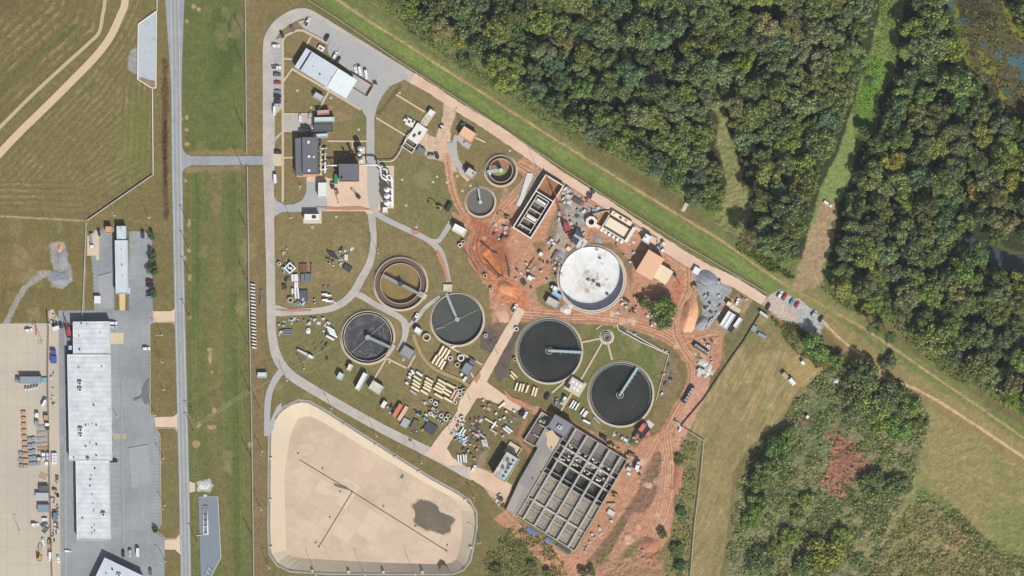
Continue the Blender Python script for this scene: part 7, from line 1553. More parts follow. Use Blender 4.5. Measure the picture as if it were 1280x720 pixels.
for k in range(2): bundle(54, 559+k*4, -2, 17, 3, 3, m_orange, 'orange-brown beam stack below the ladder of grey beams', group='orange beam stacks')
bundle(54, 595, 20, 10, 8, 5, m_timber, 'untidy pale timber frames on the apron', 'timber', .3)
for px, py, L, Wd, ang, m, lb in ((46.5, 529, 4, 6, 0, m_bgr, 'grey-blue generator box by the beam ladder'), (46.8, 519, 4, 5.5, 0, m_wh, 'white box north of the grey-blue generator'), (58, 522, 5, 6, 0, m_orange, 'orange generator near the apron fence'), (67, 440, 6, 4.6, 0, mat('strong_blue', (70, 90, 170), .5, .05, 1), 'smaller blue skip on the fenced strip'), (67.4, 449.6, 7, 9, 0, mat('strong_blue', (0, 0, 0)), 'larger blue skip on the fenced strip'),
   (56, 475, 6, 6, 0, m_blued, 'small pale blue pallet square at the end of the long grey unit'), (55, 610.4, 11.5, 7, 0, mat('charcoal_brown', (98, 92, 94), .8, .08, 1), 'dark flat-topped container on the apron'), (53, 619, 16, 6.5, 0, mat('blue_grey_roof2', (168, 184, 194), .6, .06, 1), 'pale blue-grey container south of the dark one'),
   (54.6, 635.4, 14, 9.6, 0, mat('slate_blue', (132, 146, 158), .7, .08, 1), 'slate-blue container with a dark stain by the apron fence'), (69, 646, 4.4, 10.5, 3, mat('mid_blue', (94, 124, 152), .6, .08, 1), 'mid-blue narrow container east of the apron fence'), (122.3, 374.5, 8, 9, 0, m_conl, 'square white block in the western parking lot'),
   (420.4, 224, 4.2, 12, 4, mat('strong_green', (44, 140, 88), .6, .06, 1), 'bright green skip west of the square slate-roofed building'), (526.5, 188.5, 10, 7, 32, mat('dull_slate', (112, 120, 124), .7, .08, 1), 'slate-grey container by the grit chamber'), (561, 259.4, 10.5, 4.6, -60, mat('matt_black', (56, 56, 58), .8, .08, 1), 'black skip beside the yellow digger on the grass'),
   (434.6, 335, 10, 7, 30, mat('black_brown', (72, 66, 64), .8, .08, 1), 'dark flat stack near the brown tank'), (379.5, 369.5, 10.6, 13, 0, mat('slate_sheet', (84, 86, 98), .8, .06, 1), 'big slate-grey square of sheeting on the western lawn'), (497, 513, 18, 5, -58, mat('terracotta', (206, 120, 92), .7, .08, 1), 'terracotta-red long container in the crowded yard'),
   (503.6, 516.6, 20, 4.6, -58, m_pp, 'pale pink long rack east of the terracotta container'), (480, 505.4, 8.5, 5, -58, m_conl, 'pale box west of the terracotta container'), (538, 535.4, 15, 13, 32, mat('night_blue', (72, 74, 84), .8, .08, 1), 'night-blue tarpaulin square near the foot of the cross road'), (506.6, 528.6, 9, 11, 30, mat('light_steel_stack', (168, 174, 178), .6, .1, 1, stripes=('X', 1, .3)), 'light steel grating stack south of the pink rack'),
   (518.6, 530.4, 7, 12, 25, mat('mossy_rack', (104, 98, 76), .8, .15, 1), 'brownish rack between the steel gratings and the tarpaulin'), (668.4, 535, 15, 4, -60, mat('gunmetal', (88, 92, 98), .7, .1, 1), 'gunmetal skip west of the open pits'), (859.8, 492.6, 24, 6, -60, mat('matt_black', (0, 0, 0)), 'long black-sided container on the red track'),
   (875.6, 435.3, 22, 6, 34, mat('matt_black', (0, 0, 0)), 'black-framed container with pale trusses at the bend of the red track'), (691.2, 359.2, 3.4, 5, -60, m_wh, 'white box north-west of the little white cabin'), (721, 251, 6, 11, -60, mat('brown_black', (92, 80, 76), .8, .1, 1), 'dark brown formwork stack in the gravel'), (725, 253.5, 5, 10, -60, mat('brown_red', (140, 100, 86), .8, .1, 1), 'reddish formwork stack beside the dark brown one'),
   (737.4, 245.6, 5, 5, 30, m_kp, 'square black frame south of the road near the dark car'), (740.6, 239.6, 5.4, 4.4, 60, m_kp, 'black tarpaulined box at the road edge'), (662.5, 347.4, 6, 5, 30, m_wh, 'white square roofed box on the red earth'), (676, 317.6, 4.4, 4.4, 30, m_conl, 'pale box with a long black shadow on the red earth'), (694, 319.6, 4, 13, 30, mat('mid_grey', (120, 112, 108), .8, .08, 1), 'grey plank stack north-west of the white tank'),
   (691.6, 309.6, 4, 13, 38, m_timber, 'pale timber stack north-west of the white tank'), (710.6, 311, 5, 5, 32, m_cream, 'cream square plate beside the compressor house'), (655.2, 354.6, 5, 4, -50, m_kp, 'dark box west of the lane to the white tank'), (870.4, 338.4, 8, 8, 30, m_wh, 'bright white cube at the head of the gravel heap'), (954.5, 393, 12, 3, 35, m_lgr, 'white and grey low trailer south of the gravel lot'),
   (942.5, 410.6, 6, 7, 32, m_bgr, 'grey-blue stack on the grass south of the containers'), (952.4, 419.4, 11, 4, 30, m_bgr, 'long grey-blue stack east of the square one on the grass'), (981, 469.4, 8, 5, 50, mat('brown_white', (178, 160, 150), .7, .1, 1), 'brown-topped trailer in the hay field, western one'), (990, 477, 9, 5, 50, m_wh, 'white-topped trailer in the hay field, eastern one'),
   (1003.4, 453.6, 5, 3.4, 50, m_wh, 'small white box at the north edge of the hay field'), (1009, 521, 3, 3.6, 30, m_wh, 'tiny white hut in the scrub'), (655.5, 619+0, 1, 1, 0, m_wh, ''), (625.6, 624, 4, 6, -58, m_kp, 'dark skip by the west corner of the service deck'), (763.6, 640.6, 9, 6, 32, m_lgr, 'grey gridded pallets at the south-east side of the aeration basin'), (764, 630.6, 10, 3, 0, m_timber, 'flat timber rack under the yellow digger'),
   (545.6+240, 586, 4, 5, -60, m_lgr, 'light grey crate by the white box truck'), (392, 272+280, .5, .5, 0, m_wh, '')):
    if not lb: continue
    hgt = 1.1 if any(w in lb for w in ('sheeting', 'tarpaulin', 'plate', 'pallet', 'rack', 'stack', 'plank')) else 2.2
    t = thing('container' if hgt > 2 else 'stack', px, py, ang, lb, 'container' if hgt > 2 else 'stack'); l, w_ = L*M_, Wd*M_
    MB().bx(-l/2, l/2, -w_/2, w_/2, 0, hgt*.9).obj('body', m, t); MB().bx(-l/2-.05, l/2+.05, -w_/2-.05, w_/2+.05, hgt*.9+.003, hgt).obj('top', m, t)
    if hgt > 2: MB().bx(l/2+.003, l/2+.06, -w_/2+.15, w_/2-.15, .1, hgt*.85).obj('door', m_door, t)
for (px, py, ang, n, w_) in ((859.8, 492.6, -60, 5, 3), (875.6, 435.3, 34, 7, 2)):
    for k in range(n): bundle(px+math.cos(R(ang))*(k-(n-1)/2)*(18/n)*1.1+1.2, py+math.sin(R(ang))*(k-(n-1)/2)*(18/n)*1.1+.6, ang, 13/n, 3.2, 2, m_lgr, 'pale panel lying on top of the black container' + (' on the red track' if n == 5 else ' at the bend'), 'panel', .25, 'panel', group='pale panels %d' % n).location.z += 2.25
# grey long unit on the apron with white carts in front
t = thing('generator_trailer', 38, 475, 0, 'long grey-blue generator trailer on the apron with machinery at its west end', 'trailer'); MB().bx(-6, 6.6, -2.2, 2.2, .4, 2.8).obj('body', mat('steel_blue_ribbed', (140, 154, 166), .6, .06, 1, stripes=('X', .6, .15)), t); MB().bx(-9, -6.1, -1.8, 1.8, .2, 1.6).obj('engine', m_bgr, t); MB().cyl(-7.5, .5, 1.6, 2.4, .7, 10).obj('fan', m_dark, t)
MB().bx(-6.4, 7, 2.203, 2.6, .4, 3.0).obj('rear_rail', m_dark, t)
for i, (x, y) in enumerate(((32.4, 485.6), (36, 485.8), (39.6, 484.9), (43.2, 484), (46.8, 483.4))): inst(kit('cart', lambda: [('body', MB().box(0, 0, .3, 2.4, 1.2, .9, 0, .85).mesh('body', m_wh), None), ('seat', MB().box(-.3, 0, 1.2, .7, .9, .3).mesh('seat', m_dark), None)]+[('wheel', MB().tube([(x_, s*.55, .28), (x_, s*.72, .28)], .28, 10).mesh('wheel', m_tyre), None) for x_ in (-.8, .8) for s in (-1, 1)]), 'utility_cart', x, y, 85, 'white utility cart in the row of five south of the generator trailer', 'cart', 'row of five white carts')
t = thing('storage_pod', 83.6, 688.6, 5, 'white torpedo-shaped pod on the yard asphalt', 'pod'); MB().box(0, 0, .3, 3.2, 1.3, .9, 0, .8).box(2.2, 0, .4, 1.4, .8, .6, 0, .5).obj('shell', m_wh, t); MB().box(-.6, .0, 0, .4, 1.0, .3).obj('stand', m_dark, t)
for x, y, s in ((56, 649.5, 1), ): t = thing('handcart', x, y, 0, 'white cart with blue side north of the folded frames', 'cart'); MB().bx(-1.8, 1.8, -.9, .9, .3, 1).obj('tray', m_wh, t); MB().bx(-1.6, 1.6, .9, 1.2, .4, 1.2).obj('side', m_bgr, t)
for x, y, a in ((55, 655.4, -40), (57, 662.6, -50)): bundle(x, y, a, 9, 5, 3, mat('dark_green_frame', (96, 104, 100), .7, .1, 1), 'folded dark frame on the apron, %s of the pair' % ('upper' if y < 660 else 'lower'), 'frame', .8, 'frame')
t = thing('light_mast', 53, 427, 0, 'star-shaped floodlight mast on the apron', 'mast'); MB().tube([(0, 0, 0), (0, 0, 11)], .14, 6).obj('pole', m_steel, t)
for k in range(6): a = k*1.047; MB().box(1.2*math.cos(a), 1.2*math.sin(a), 10.8, .7, .4, .3, a).obj('lamp', m_dark, t)
# scattered goods: each piece a thing, placed in the heaps the yards have
heap_i = [0]
def heap(x0, y0, x1, y1, n, kinds, where, ang=None, smax=1.0, poly=None):
    for k in range(n):
        x, y = rr.uniform(x0, x1), rr.uniform(y0, y1)
        if poly is not None and not bool(inside(np.array(x), np.array(y), poly)): continue
        kd = rr.choice(kinds); a = (ang if ang is not None else rr.choice([32, -58]))+rr.uniform(-14, 14); lab = {'w': ('white', mat('dusty_white', (210, 208, 202), .8, .12, 1)), 'g': ('light grey', m_lgr), 't': ('timber-brown', m_timber), 'b': ('blue-grey', m_bgr), 'r': ('rusty', m_rust), 'k': ('black', m_kp), 'c': ('pale yellow', m_yelt), 'q': ('turquoise', m_blued)}[kd]
        s = rr.uniform(.7, 1.5)*smax; ty = rr.choice(['box', 'planks', 'sheet', 'box'])
        if ty == 'box': inst(crate_kit(round(s*1.4, 1), round(s, 1), .9*smax, lab[1], 'h'+kd), 'crate', x, y, a, '%s crate %s' % (lab[0], where), 'crate', 'loose %s crates %s' % (lab[0], where))
        elif ty == 'planks': bundle(x, y, a, s*5.5, s*1.8, 3, lab[1], '%s planks %s' % (lab[0], where), 'planks', .35, 'plank_stack', group='loose %s planks %s' % (lab[0], where))
        else:
            t = thing('sheet_stack', x, y, a, '%s sheets %s' % (lab[0], where), 'sheets', 'loose %s sheets %s' % (lab[0], where)); MB().box(0, 0, .1, s*1.8, s*1.3, .3).obj('sheets', lab[1], t); MB().box(0, 0, 0, s*1.6, .15, .1).obj('skid', m_timber, t)
heap(563, 522, 604, 548, 38, 'wgtbrk', 'in the western half of the eastern storage yard')
heap(600, 500, 650, 530, 26, 'wgtbrw', 'along the northern side of the eastern storage yard', poly=[(600, 500), (620, 498), (655, 520), (640, 528), (605, 525)])
heap(570, 552, 604, 582, 20, 'rtgrw', 'in the southern half of the eastern storage yard', poly=[(566, 552), (604, 552), (600, 575), (588, 582), (566, 565)])
heap(520, 500, 556, 524, 20, 'wgbwk', 'in the crowded yard west of the cross road')
heap(478, 506, 496, 522, 10, 'bgkb', 'at the west end of the crowded yard'); heap(510, 536, 530, 550, 8, 'rtwg', 'at the south end of the crowded yard')
heap(352, 398, 408, 406, 20, 'gbwkg', 'in the line along the north curve of the ring road', 0); heap(348, 405, 356, 418, 6, 'wkgc', 'at the inside of the ring road bend')
heap(404, 400, 412, 420, 7, 'wgk', 'by the white pipe stack'); heap(425, 308, 440, 325, 11, 'wbgtk', 'in the scrap heap on the west lawn'); heap(412, 322, 430, 334, 8, 'wgt', 'south of the dark poles')
heap(352, 309, 361, 336, 8, 'cwct', 'in the short column at the west edge of the lawn', 90, .8); heap(354, 346, 360, 362, 7, 'kkk', 'in the dark column on the western lawn', 0, 1.2); heap(376, 374, 396, 384, 7, 'wgqr', 'south of the slate-grey sheeting')
heap(404, 366, 420, 380, 8, 'www', 'beside the short white pipes', 0, .8); heap(393, 422, 412, 450, 9, 'krk', 'on the lawn between the trailer and the scummy tank', -60, .7)
heap(694, 232, 716, 275, 60, 'wggbw', 'in the gravel beside the unfinished basin', poly=[(706, 232), (718, 240), (708, 270), (698, 290), (690, 290), (698, 262)])
heap(720, 258, 745, 275, 20, 'gwqk', 'north-west of the octagonal inlet chamber'); heap(684, 300, 694, 312, 6, 'www', 'at the south corner of the unfinished basin'); heap(746, 252, 756, 262, 4, 'gg', 'by the hairpin of the dirt road')
heap(640, 318, 700, 362, 44, 'wtkgt', 'on the red earth west of the white tank', poly=[(640, 330), (700, 318), (690, 345), (668, 362), (645, 350)]); heap(700, 248, 745, 300, 26, 'tgr', 'on the gravel by the crane')
heap(772, 368, 800, 392, 20, 'wgtk', 'east of the white tank'); heap(808, 386, 838, 408, 24, 'wgtwk', 'south of the large olive tree'); heap(793, 407, 838, 440, 18, 'kbgr', 'on the dark planted strip beside the red track', 32, .9, poly=[(775, 407), (800, 417), (840, 440), (836, 443), (800, 428), (774, 412)])
heap(826, 452, 842, 500, 22, 'gbwkt', 'in the scrap strip east of the eastern clarifier', poly=[(832, 452), (846, 452), (838, 480), (828, 500), (822, 498)])
heap(746, 546, 800, 575, 32, 'wgtkc', 'along the north-east side of the aeration basin', poly=[(740, 546), (752, 548), (800, 573), (806, 590), (796, 588), (776, 570)])
heap(762, 540, 800, 562, 24, 'wgwbk', 'between the red track and the black-roofed building', poly=[(762, 538), (790, 540), (800, 556), (795, 562), (775, 552)])
heap(784, 580, 800, 596, 10, 'wwgk', 'beside the white box truck'); heap(726, 640, 765, 690, 44, 'wgtwg', 'along the south-east side of the aeration basin', poly=[(766, 640), (770, 645), (736, 692), (724, 690), (745, 660)])
heap(872, 462, 890, 470, 6, 'gw', 'in the white rubble by the red track', None, 1.4); heap(880, 424, 896, 440, 8, 'wgkr', 'east of the bend of the red track'); heap(892, 365, 940, 385, 14, 'wtctk', 'around the cream deck', poly=[(905, 372), (945, 368), (940, 378), (925, 396), (928, 385), (912, 372)])
heap(620, 618, 630, 634, 7, 'wwk', 'west of the service deck'); heap(618, 278, 634, 300, 16, 'gbrw', 'in the dug hole north of the orange pit'); heap(700, 500, 712, 510, 3, 'ctg', 'by the sloping footpath')
heap(64, 594, 74, 682, 44, 'gbrwkto', 'in the long line of scrap east of the apron fence', 90, .9) if False else heap(65, 594, 73, 682, 40, 'gbrwkt', 'in the long line of scrap east of the apron fence', 90, .9)
heap(62, 392, 70, 412, 14, 'kgtw', 'at the top of the fenced strip', 90, .9); heap(64, 456, 70, 510, 9, 'kgwr', 'along the fenced strip east of the apron', 90, .7); heap(262, 700, 270, 722, 0, 'w', '')
for px, py, ang, lb in ((652, 590, 0, ''), (660, 662, 32, 'blue rack of pipes at the foot of the aeration basin, longer one'), (681.5, 673, 32, 'blue rack of pipes at the foot of the aeration basin, shorter one'), (700, 684, 32, 'slate-blue steps at the south corner of the aeration basin')):
    if lb: bundle(px+4.5, py+2, ang, 15 if 'longer' in lb else (10 if 'shorter' in lb else 22), 5 if 'steps' not in lb else 4, 4, mat('steel_blue' if 'steps' not in lb else 'dusk_blue', (104, 146, 204) if 'steps' not in lb else (92, 102, 116), .5, .06, 1), lb, 'rack', .6, 'rack')
# stockpiles
mat('pinkish_earth', (206, 164, 136), .95, .14, .8, bump=.25)
def mound(kind, px, py, L, Wd, ang, h, m, label, cat, seed=0, group=None):
    rs = np.random.RandomState(seed+70); n = 34; t = thing(kind, px, py, ang, label, cat, group); vs = []; fs = []; a, b = L*M_/2, Wd*M_/2
    for j in range(n+1):
        for i in range(n+1):
            x, y = -1.15+2.3*i/n, -1.15+2.3*j/n; r = math.hypot(x, y); nn = float(fbm(np.array(x*9+seed*5.), np.array(y*9.), 5, 3, 2)); r2 = (abs(x)**2.6+abs(y)**2.6)**(1/2.6)+nn*.35; r2 = max(r2, 0)
            vs.append((x*a, y*b, max(-.25, h*(1.0-r2**1.5)*(1+nn*.7)+nn*.35 if r2 < 1 else -.25)))
    for j in range(n):
        for i in range(n): q = j*(n+1)+i; fs.append((q, q+1, q+n+2, q+n+1))
    mb = MB(); mb.add(vs, fs); o = mb.obj('heap', m, t, True); return t
m_or = mat('orange_earth', (226, 170, 134), .95, .1, .8, (202, 136, 98), .25, .6, bump=.2); m_gr = mat('grey_gravel', (150, 154, 160), .95, .16, 1, (132, 136, 142), .2, .55, bump=.2); m_re = mat('red_earth', (176, 122, 96), .95, .16, .8, bump=.2); m_wr = mat('white_rubble', (212, 208, 202), .95, .16, .7, (178, 176, 172), .3, .55, bump=.3)
mound('earth_stockpile', 862, 395, 44, 21, -82, 3.6, m_or, 'long smooth orange earth stockpile beside the gravel', 'stockpile', 1)
mound('gravel_stockpile', 886, 352, 38, 24, 40, 2.6, m_gr, 'largest grey gravel heap south of the perimeter road', 'stockpile', 2); mound('gravel_stockpile', 877, 404, 20, 15, -60, 2.6, m_gr, 'smaller grey gravel heap beside the orange stockpile', 'stockpile', 3)
mound('rubble_heap', 879, 453, 14, 10, 40, 1.0, m_wr, 'northern white rubble heap on the east edge of the red track', 'rubble', 4); mound('rubble_heap', 884, 463, 16, 10, 110, 1.1, m_wr, 'southern white rubble heap on the east edge of the red track', 'rubble', 24); heap(872, 448, 890, 472, 16, 'wgw', 'spilled round the white rubble by the red track', None, .9); mound('rubble_heap', 707, 387, 13, 10, 20, .8, m_wr, 'pale rubble beside the white tank', 'rubble', 5); mound('rubble_heap', 713, 382, 9, 7, 60, .6, m_wr, 'small pale rubble nearer the white tank', 'rubble', 15)
mound('earth_stockpile', 633, 360, 26, 16, 30, 2.2, mat('bright_orange_earth', (212, 146, 106), .95, .14, .8, (190, 118, 80), .25, .55, bump=.25), 'rough bright orange earth heap north of the cross road', 'stockpile', 6); mound('earth_stockpile', 812, 682, 22, 20, 0, 1.6, m_re, 'dug red earth heap at the south end of the site', 'stockpile', 7)
mound('earth_stockpile', 628, 393, 22, 14, 60, .9, mat('pinkish_earth', (0, 0, 0)), 'low pinkish earth bank beside the white pickup', 'stockpile', 8); mound('gravel_stockpile', 78, 322, 26, 14, 80, 1.2, m_gr, 'grey gravel heap in the western field', 'stockpile', 9); mound('gravel_stockpile', 74, 348, 26, 18, 20, 1.0, m_gr, 'lower grey gravel heap at the end of the field track', 'stockpile', 10)
mound('earth_stockpile', 75, 311, 14, 8, 90, 1.0, mat('pinkish_earth', (206, 168, 142), .95, .14, .8, bump=.25), 'small orange earth heap north of the field gravel', 'stockpile', 11); mound('rubble_heap', 1045, 476, 7, 7, 0, 1.0, m_wr, 'cluster of white boulders at the edge of the scrub', 'boulders', 12); mound('gravel_stockpile', 255, 606, 16, 12, 0, .5, m_wr, 'pale gravel patch at the end of the short driveway', 'gravel', 13)
mound('earth_stockpile', 848, 595, 12, 46, 4, 1.1, m_re, 'spoil bank along the east side of the red haul road', 'stockpile', 14); mound('rubble_heap', 700, 318, 14, 9, 60, .5, m_gr, 'grey spill west of the white tank', 'gravel', 16); mound('rubble_heap', 748, 307-8, 14, 8, 30, .5, m_gr, 'grey spill north of the white tank', 'gravel', 17)

# ------------------------------------------------------------ poles
m_woodp = mat('pole_wood', (116, 100, 84), .9, .1, 2)
def upole(): return [('post', MB().tube([(0, 0, -.5), (0, 0, 11)], .22, 7, r2=.15).mesh('post', m_woodp), None), ('crossarm', MB().box(0, 0, 10.2, 2.6, .16, .18).mesh('crossarm', m_woodp), None)]+[('insulator', MB().cyl(x, 0, 10.38, 10.65, .1, 6).mesh('insulator', m_conl), 1) for x in (-1.15, 0, 1.15)]
def lpole(): return [('post', MB().tube([(0, 0, -.5), (0, 0, 9.5)], .17, 7, r2=.11).mesh('post', m_steel), None), ('arm', MB().tube([(0, 0, 9.3), (.6, 0, 9.7), (1.7, 0, 9.8)], .1, 5).mesh('arm', m_steel), None), ('lamp', MB().box(1.9, 0, 9.66, .8, .34, .16).mesh('lamp', m_lgr), 1), ('footing', MB().cyl(0, 0, -.1, .35, .5, 10).mesh('footing', m_conl), None)]
for i, (x, y) in enumerate(((235.2, 279), (236, 311), (237, 343), (237.4, 396.5), (241, 523), (241.5, 538), (246.4, 677), (248, 531))): inst(kit('upole', upole), 'utility_pole', x, y, 4, 'wooden utility pole beside the trunk road, %s' % ('northernmost', 'second from the north', 'third from the north', 'fourth from the north', 'north of the twin poles', 'south of the twin poles', 'beside the slate equipment pad', 'thick one at the end of the wires')[i], 'pole')
for i, (x, y) in enumerate(((303.5, 42), (304, 80), (306, 163), (302, 206), (308.7, 286), (308.7, 349), (310, 430), (312, 488), (324, 509), (313, 570), (315.5, 671))): inst(kit('upole', upole), 'utility_pole', x, y, 92, 'wooden utility pole in the line along the works fence, %s' % ('northernmost', 'second', 'third', 'at the access road', 'fifth', 'sixth, above the barriers', 'seventh, below the barriers', 'eighth, where the wires end', 'stray one east of the line', 'tenth', 'southernmost')[i], 'pole')
LP = ((375.5, 233, 'on the lawn by the slate-roofed building'), (363, 272.4, 'at the corner of the west lawn'), (472.6, 316.5, 'beside the inner road bend'), (380, 460.6, 'on the verge by the white container lawn'), (358.8, 475.8, 'at the mouth of the side road'), (414.6, 510.4, 'north-west on the bank above the sunken basin'), (470.6, 545.2, 'in the middle of the bank above the sunken basin'), (527, 579.2, 'on the bank near the road bend'), (593, 622, 'at the eastern bank of the sunken basin'), (600.4, 678, 'at the south-east bank of the sunken basin'), (327.8, 564.2, 'upper one on the west verge of the sunken basin'), (327, 637.4, 'middle one on the west verge of the sunken basin'), (337, 710, 'at the south-west corner of the sunken basin'),
   (202.2, 419, 'northern one on the lot island'), (203, 453, 'second on the lot island'), (204, 487, 'third on the lot island'), (194.2, 519, 'southern one on the lot island'), (146, 521, 'in front of the warehouse'), (143.4, 269.4, 'north of the long hall'), (186, 272, 'in the grass north-east of the long hall'), (206.6, 702, 'by the southern exit'), (204, 573, 'upper one on the southern island'), (206, 632, 'lower one on the southern island'), (622.4, 443, 'on the cross road'), (588, 500.6, 'at the widening of the cross road'), (563.4, 539.5, 'at the foot of the cross road'), (671.4, 210, 'at the north tip of the unfinished basin'), (577, 156, 'by the tan pump house'), (62, 660, 'on the apron fence'), (25, 664, 'standing alone on the open apron'), (456, 719, 'at the bottom rim of the sunken basin, middle'), (395, 719, 'at the bottom rim of the sunken basin, west'), (519, 719, 'at the bottom rim of the sunken basin, east'))
for x, y, lb in LP: inst(kit('lpole', lpole), 'street_lamp', x, y, rr.choice([0, 90, 180, 270]), 'tall thin lamp post '+lb, 'lamp post')
def wire(a, b, za, zb, lb, n=3):
    t = thing('power_line', a[0], a[1], 0, lb, 'wires')
    for k in range(n):
        o = (k-1)*1.1; p = loc(t, *b); d = Vector((p[0], p[1])).normalized(); nx, ny = -d.y*o, d.x*o
        P = [(p[0]*f+nx, p[1]*f+ny, za+(zb-za)*f-gz(*a)-4*1.2*f*(1-f)) for f in np.linspace(0, 1, 12)]; MB().tube(P, .05, 4).obj('wire', m_lgr, t)
wire((248, 531), (312, 488), 10.6, 10.6, 'three wires crossing the grass from the roadside pole to the works fence'); wire((312, 488), (414.6, 430), 10.6, 9.5, 'faint wires running on over the works lawn', 1)
# ------------------------------------------------------------ fences and low walls
def fence(pts, label, h=1.8, m=None, wall=0, step=10, post_m=None, name='fence', wt=.1, maxp=95):
    t = thing(name, pts[0][0], pts[0][1], 0, label, 'fence' if name == 'fence' else 'wall', z=0); tot = sum(math.dist(a, b) for a, b in zip(pts[:-1], pts[1:])); step = max(step, tot/maxp); mb = MB(); m = m or m_lgr
    for a, b in zip(pts[:-1], pts[1:]):
        n = max(1, int(math.dist(a, b)/12)); Q = [(a[0]+(b[0]-a[0])*k/n, a[1]+(b[1]-a[1])*k/n) for k in range(n+1)]
        for p, q in zip(Q[:-1], Q[1:]):
            A, B = loc(t, *p), loc(t, *q); za, zb = gz(*p), gz(*q)
            if wall: z0 = min(za, zb); mb.box((A[0]+B[0])/2, (A[1]+B[1])/2, z0-.2, math.dist(A, B), wall, h+.2+abs(za-zb)*.5, math.atan2(B[1]-A[1], B[0]-A[0]))
            else:
                for f in (.1, .55, 1.0): mb.tube([(*A, za+h*f), (*B, zb+h*f)], wt*(1 if f == 1 else .5), 4)
    mb.obj('panel' if wall else 'rails', m, t)
    if not wall:
        d = 0; pm = MB().tube([(0, 0, -.3), (0, 0, h+.1)], .07, 5).mesh('post', post_m or m_steel)
        for a, b in zip(pts[:-1], pts[1:]):
            L = math.dist(a, b); s = 0
            while s < L:
                p = (a[0]+(b[0]-a[0])*s/L, a[1]+(b[1]-a[1])*s/L); o = bpy.data.objects.new('post', pm); C.objects.link(o); o.parent = t; o.location = (*loc(t, *p), gz(*p)); s += step
    return t
fence([(366, -12), (420, 22), (500, 77), (570, 122), (640, 168), (700, 208), (760, 247), (840, 297), (900, 332), (958, 366)], 'low pale wall along the foot of the levee beside the perimeter road', .7, m_kerb, wall=.26, name='low_wall')
fence([(905, 340), (957, 371)], 'short second pale wall beside the road end', .6, m_conl, wall=.35, name='low_wall')
fence([(192, 218), (150, 247), (109, 275.5)], 'pale low wall running diagonally past the hall', 1.0, m_kerb, wall=.4, name='low_wall'); fence([(196.4, -20), (196.4, 14)], 'pale low wall north of the court', .9, m_conl, wall=.4, name='low_wall')
fence([(190.6, 111), (191.6, 218)], 'pale low wall south of the court', .9, m_conl, wall=.45, name='low_wall')
for a, b, lb in (((173, 30), (195.6, 14), 'north'), ((195.6, 14), (195, 110), 'east'), ((195, 110), (189, 109.8), 'south-east'), ((189, 109.8), (172, 99), 'south-west'), ((172, 99), (173, 30), 'west')): fence([a, b], 'cream wall on the %s side of the pale court' % lb, .8, m_conl, wall=.55, name='low_wall')
fence([(306.4, -20), (308.6, 193)], 'long fence north of the access road on the west side of the works', 2, step=14, wt=.14); fence([(309.4, 208), (312, 400), (315, 540), (317.6, 740)], 'long fence south of the access road on the west side of the works', 2, step=14, wt=.14)
fence([(108, 277), (106, 330), (103, 398)], 'thin fence on the west side of the parking lots', 1.8); fence([(60, 404), (59.4, 389), (61, 400), (60, 470), (62, 590), (64, 660), (66, 740)], 'rusty fence between the apron and its storage strip', 2, m_rust, step=8, wt=.16)
fence([(849, 532), (879.5, 551), (875, 600), (868, 655), (861, 740)], 'pale fence on the west side of the hay field', 1.6, wt=.22, m=m_conw); fence([(950, 392), (930, 425), (905, 460), (880, 498), (848, 536)], 'dark silt fence along the edge of the hay field', .9, mat('silt_black', (70, 68, 66), .9, .1, 1), wall=.3, name='silt_fence')
fence([(771, 405), (773, 412), (800, 427), (836, 443)], 'pale low wall along the dark planted strip', .7, m_conl, wall=.5, name='low_wall'); fence([(836, 443), (828, 470), (820, 500)], 'thin pale wall east of the eastern clarifier', .7, m_conw, wall=.4, name='low_wall')
fence([(764, 572), (770, 574), (716.5, 694)], 'silt fence between the aeration basin and the haul road', .8, mat('silt_green', (120, 130, 84), .9, .1, 1), wall=.4, name='silt_fence') if False else None
fence([(741, 268), (756, 264), (768, 264), (800, 286), (822, 299), (822, 304)], 'timber shoring wall around the pump station pit', 1.2, mat('pinkish_timber', (196, 168, 146), .85, .15, 1.5), wall=.7, name='shoring_wall')
fence([(579, 312), (590, 326), (598, 340)], 'short dark fence west of the dig', .9, mat('silt_black', (0, 0, 0)), wall=.25, name='silt_fence'); fence([(601.5, 303), (608, 308), (616, 315), (622, 317)], 'dark trench shoring on the north side of the orange pit', .9, m_kp, wall=.7, name='shoring_wall'); fence([(604, 322), (612, 331), (622, 342), (627, 347)], 'dark trench shoring on the south side of the orange pit', .9, m_kp, wall=.5, name='shoring_wall'); fence([(632.6, 321), (636, 335), (637, 346)], 'dark steel sheet wall east of the orange pit', 1.2, m_kp, wall=.6, name='shoring_wall')
fence([(742, 543), (782, 576)], 'row of pale kerb blocks behind the aeration basin', .4, m_conl, wall=.5, name='low_wall') if False else None
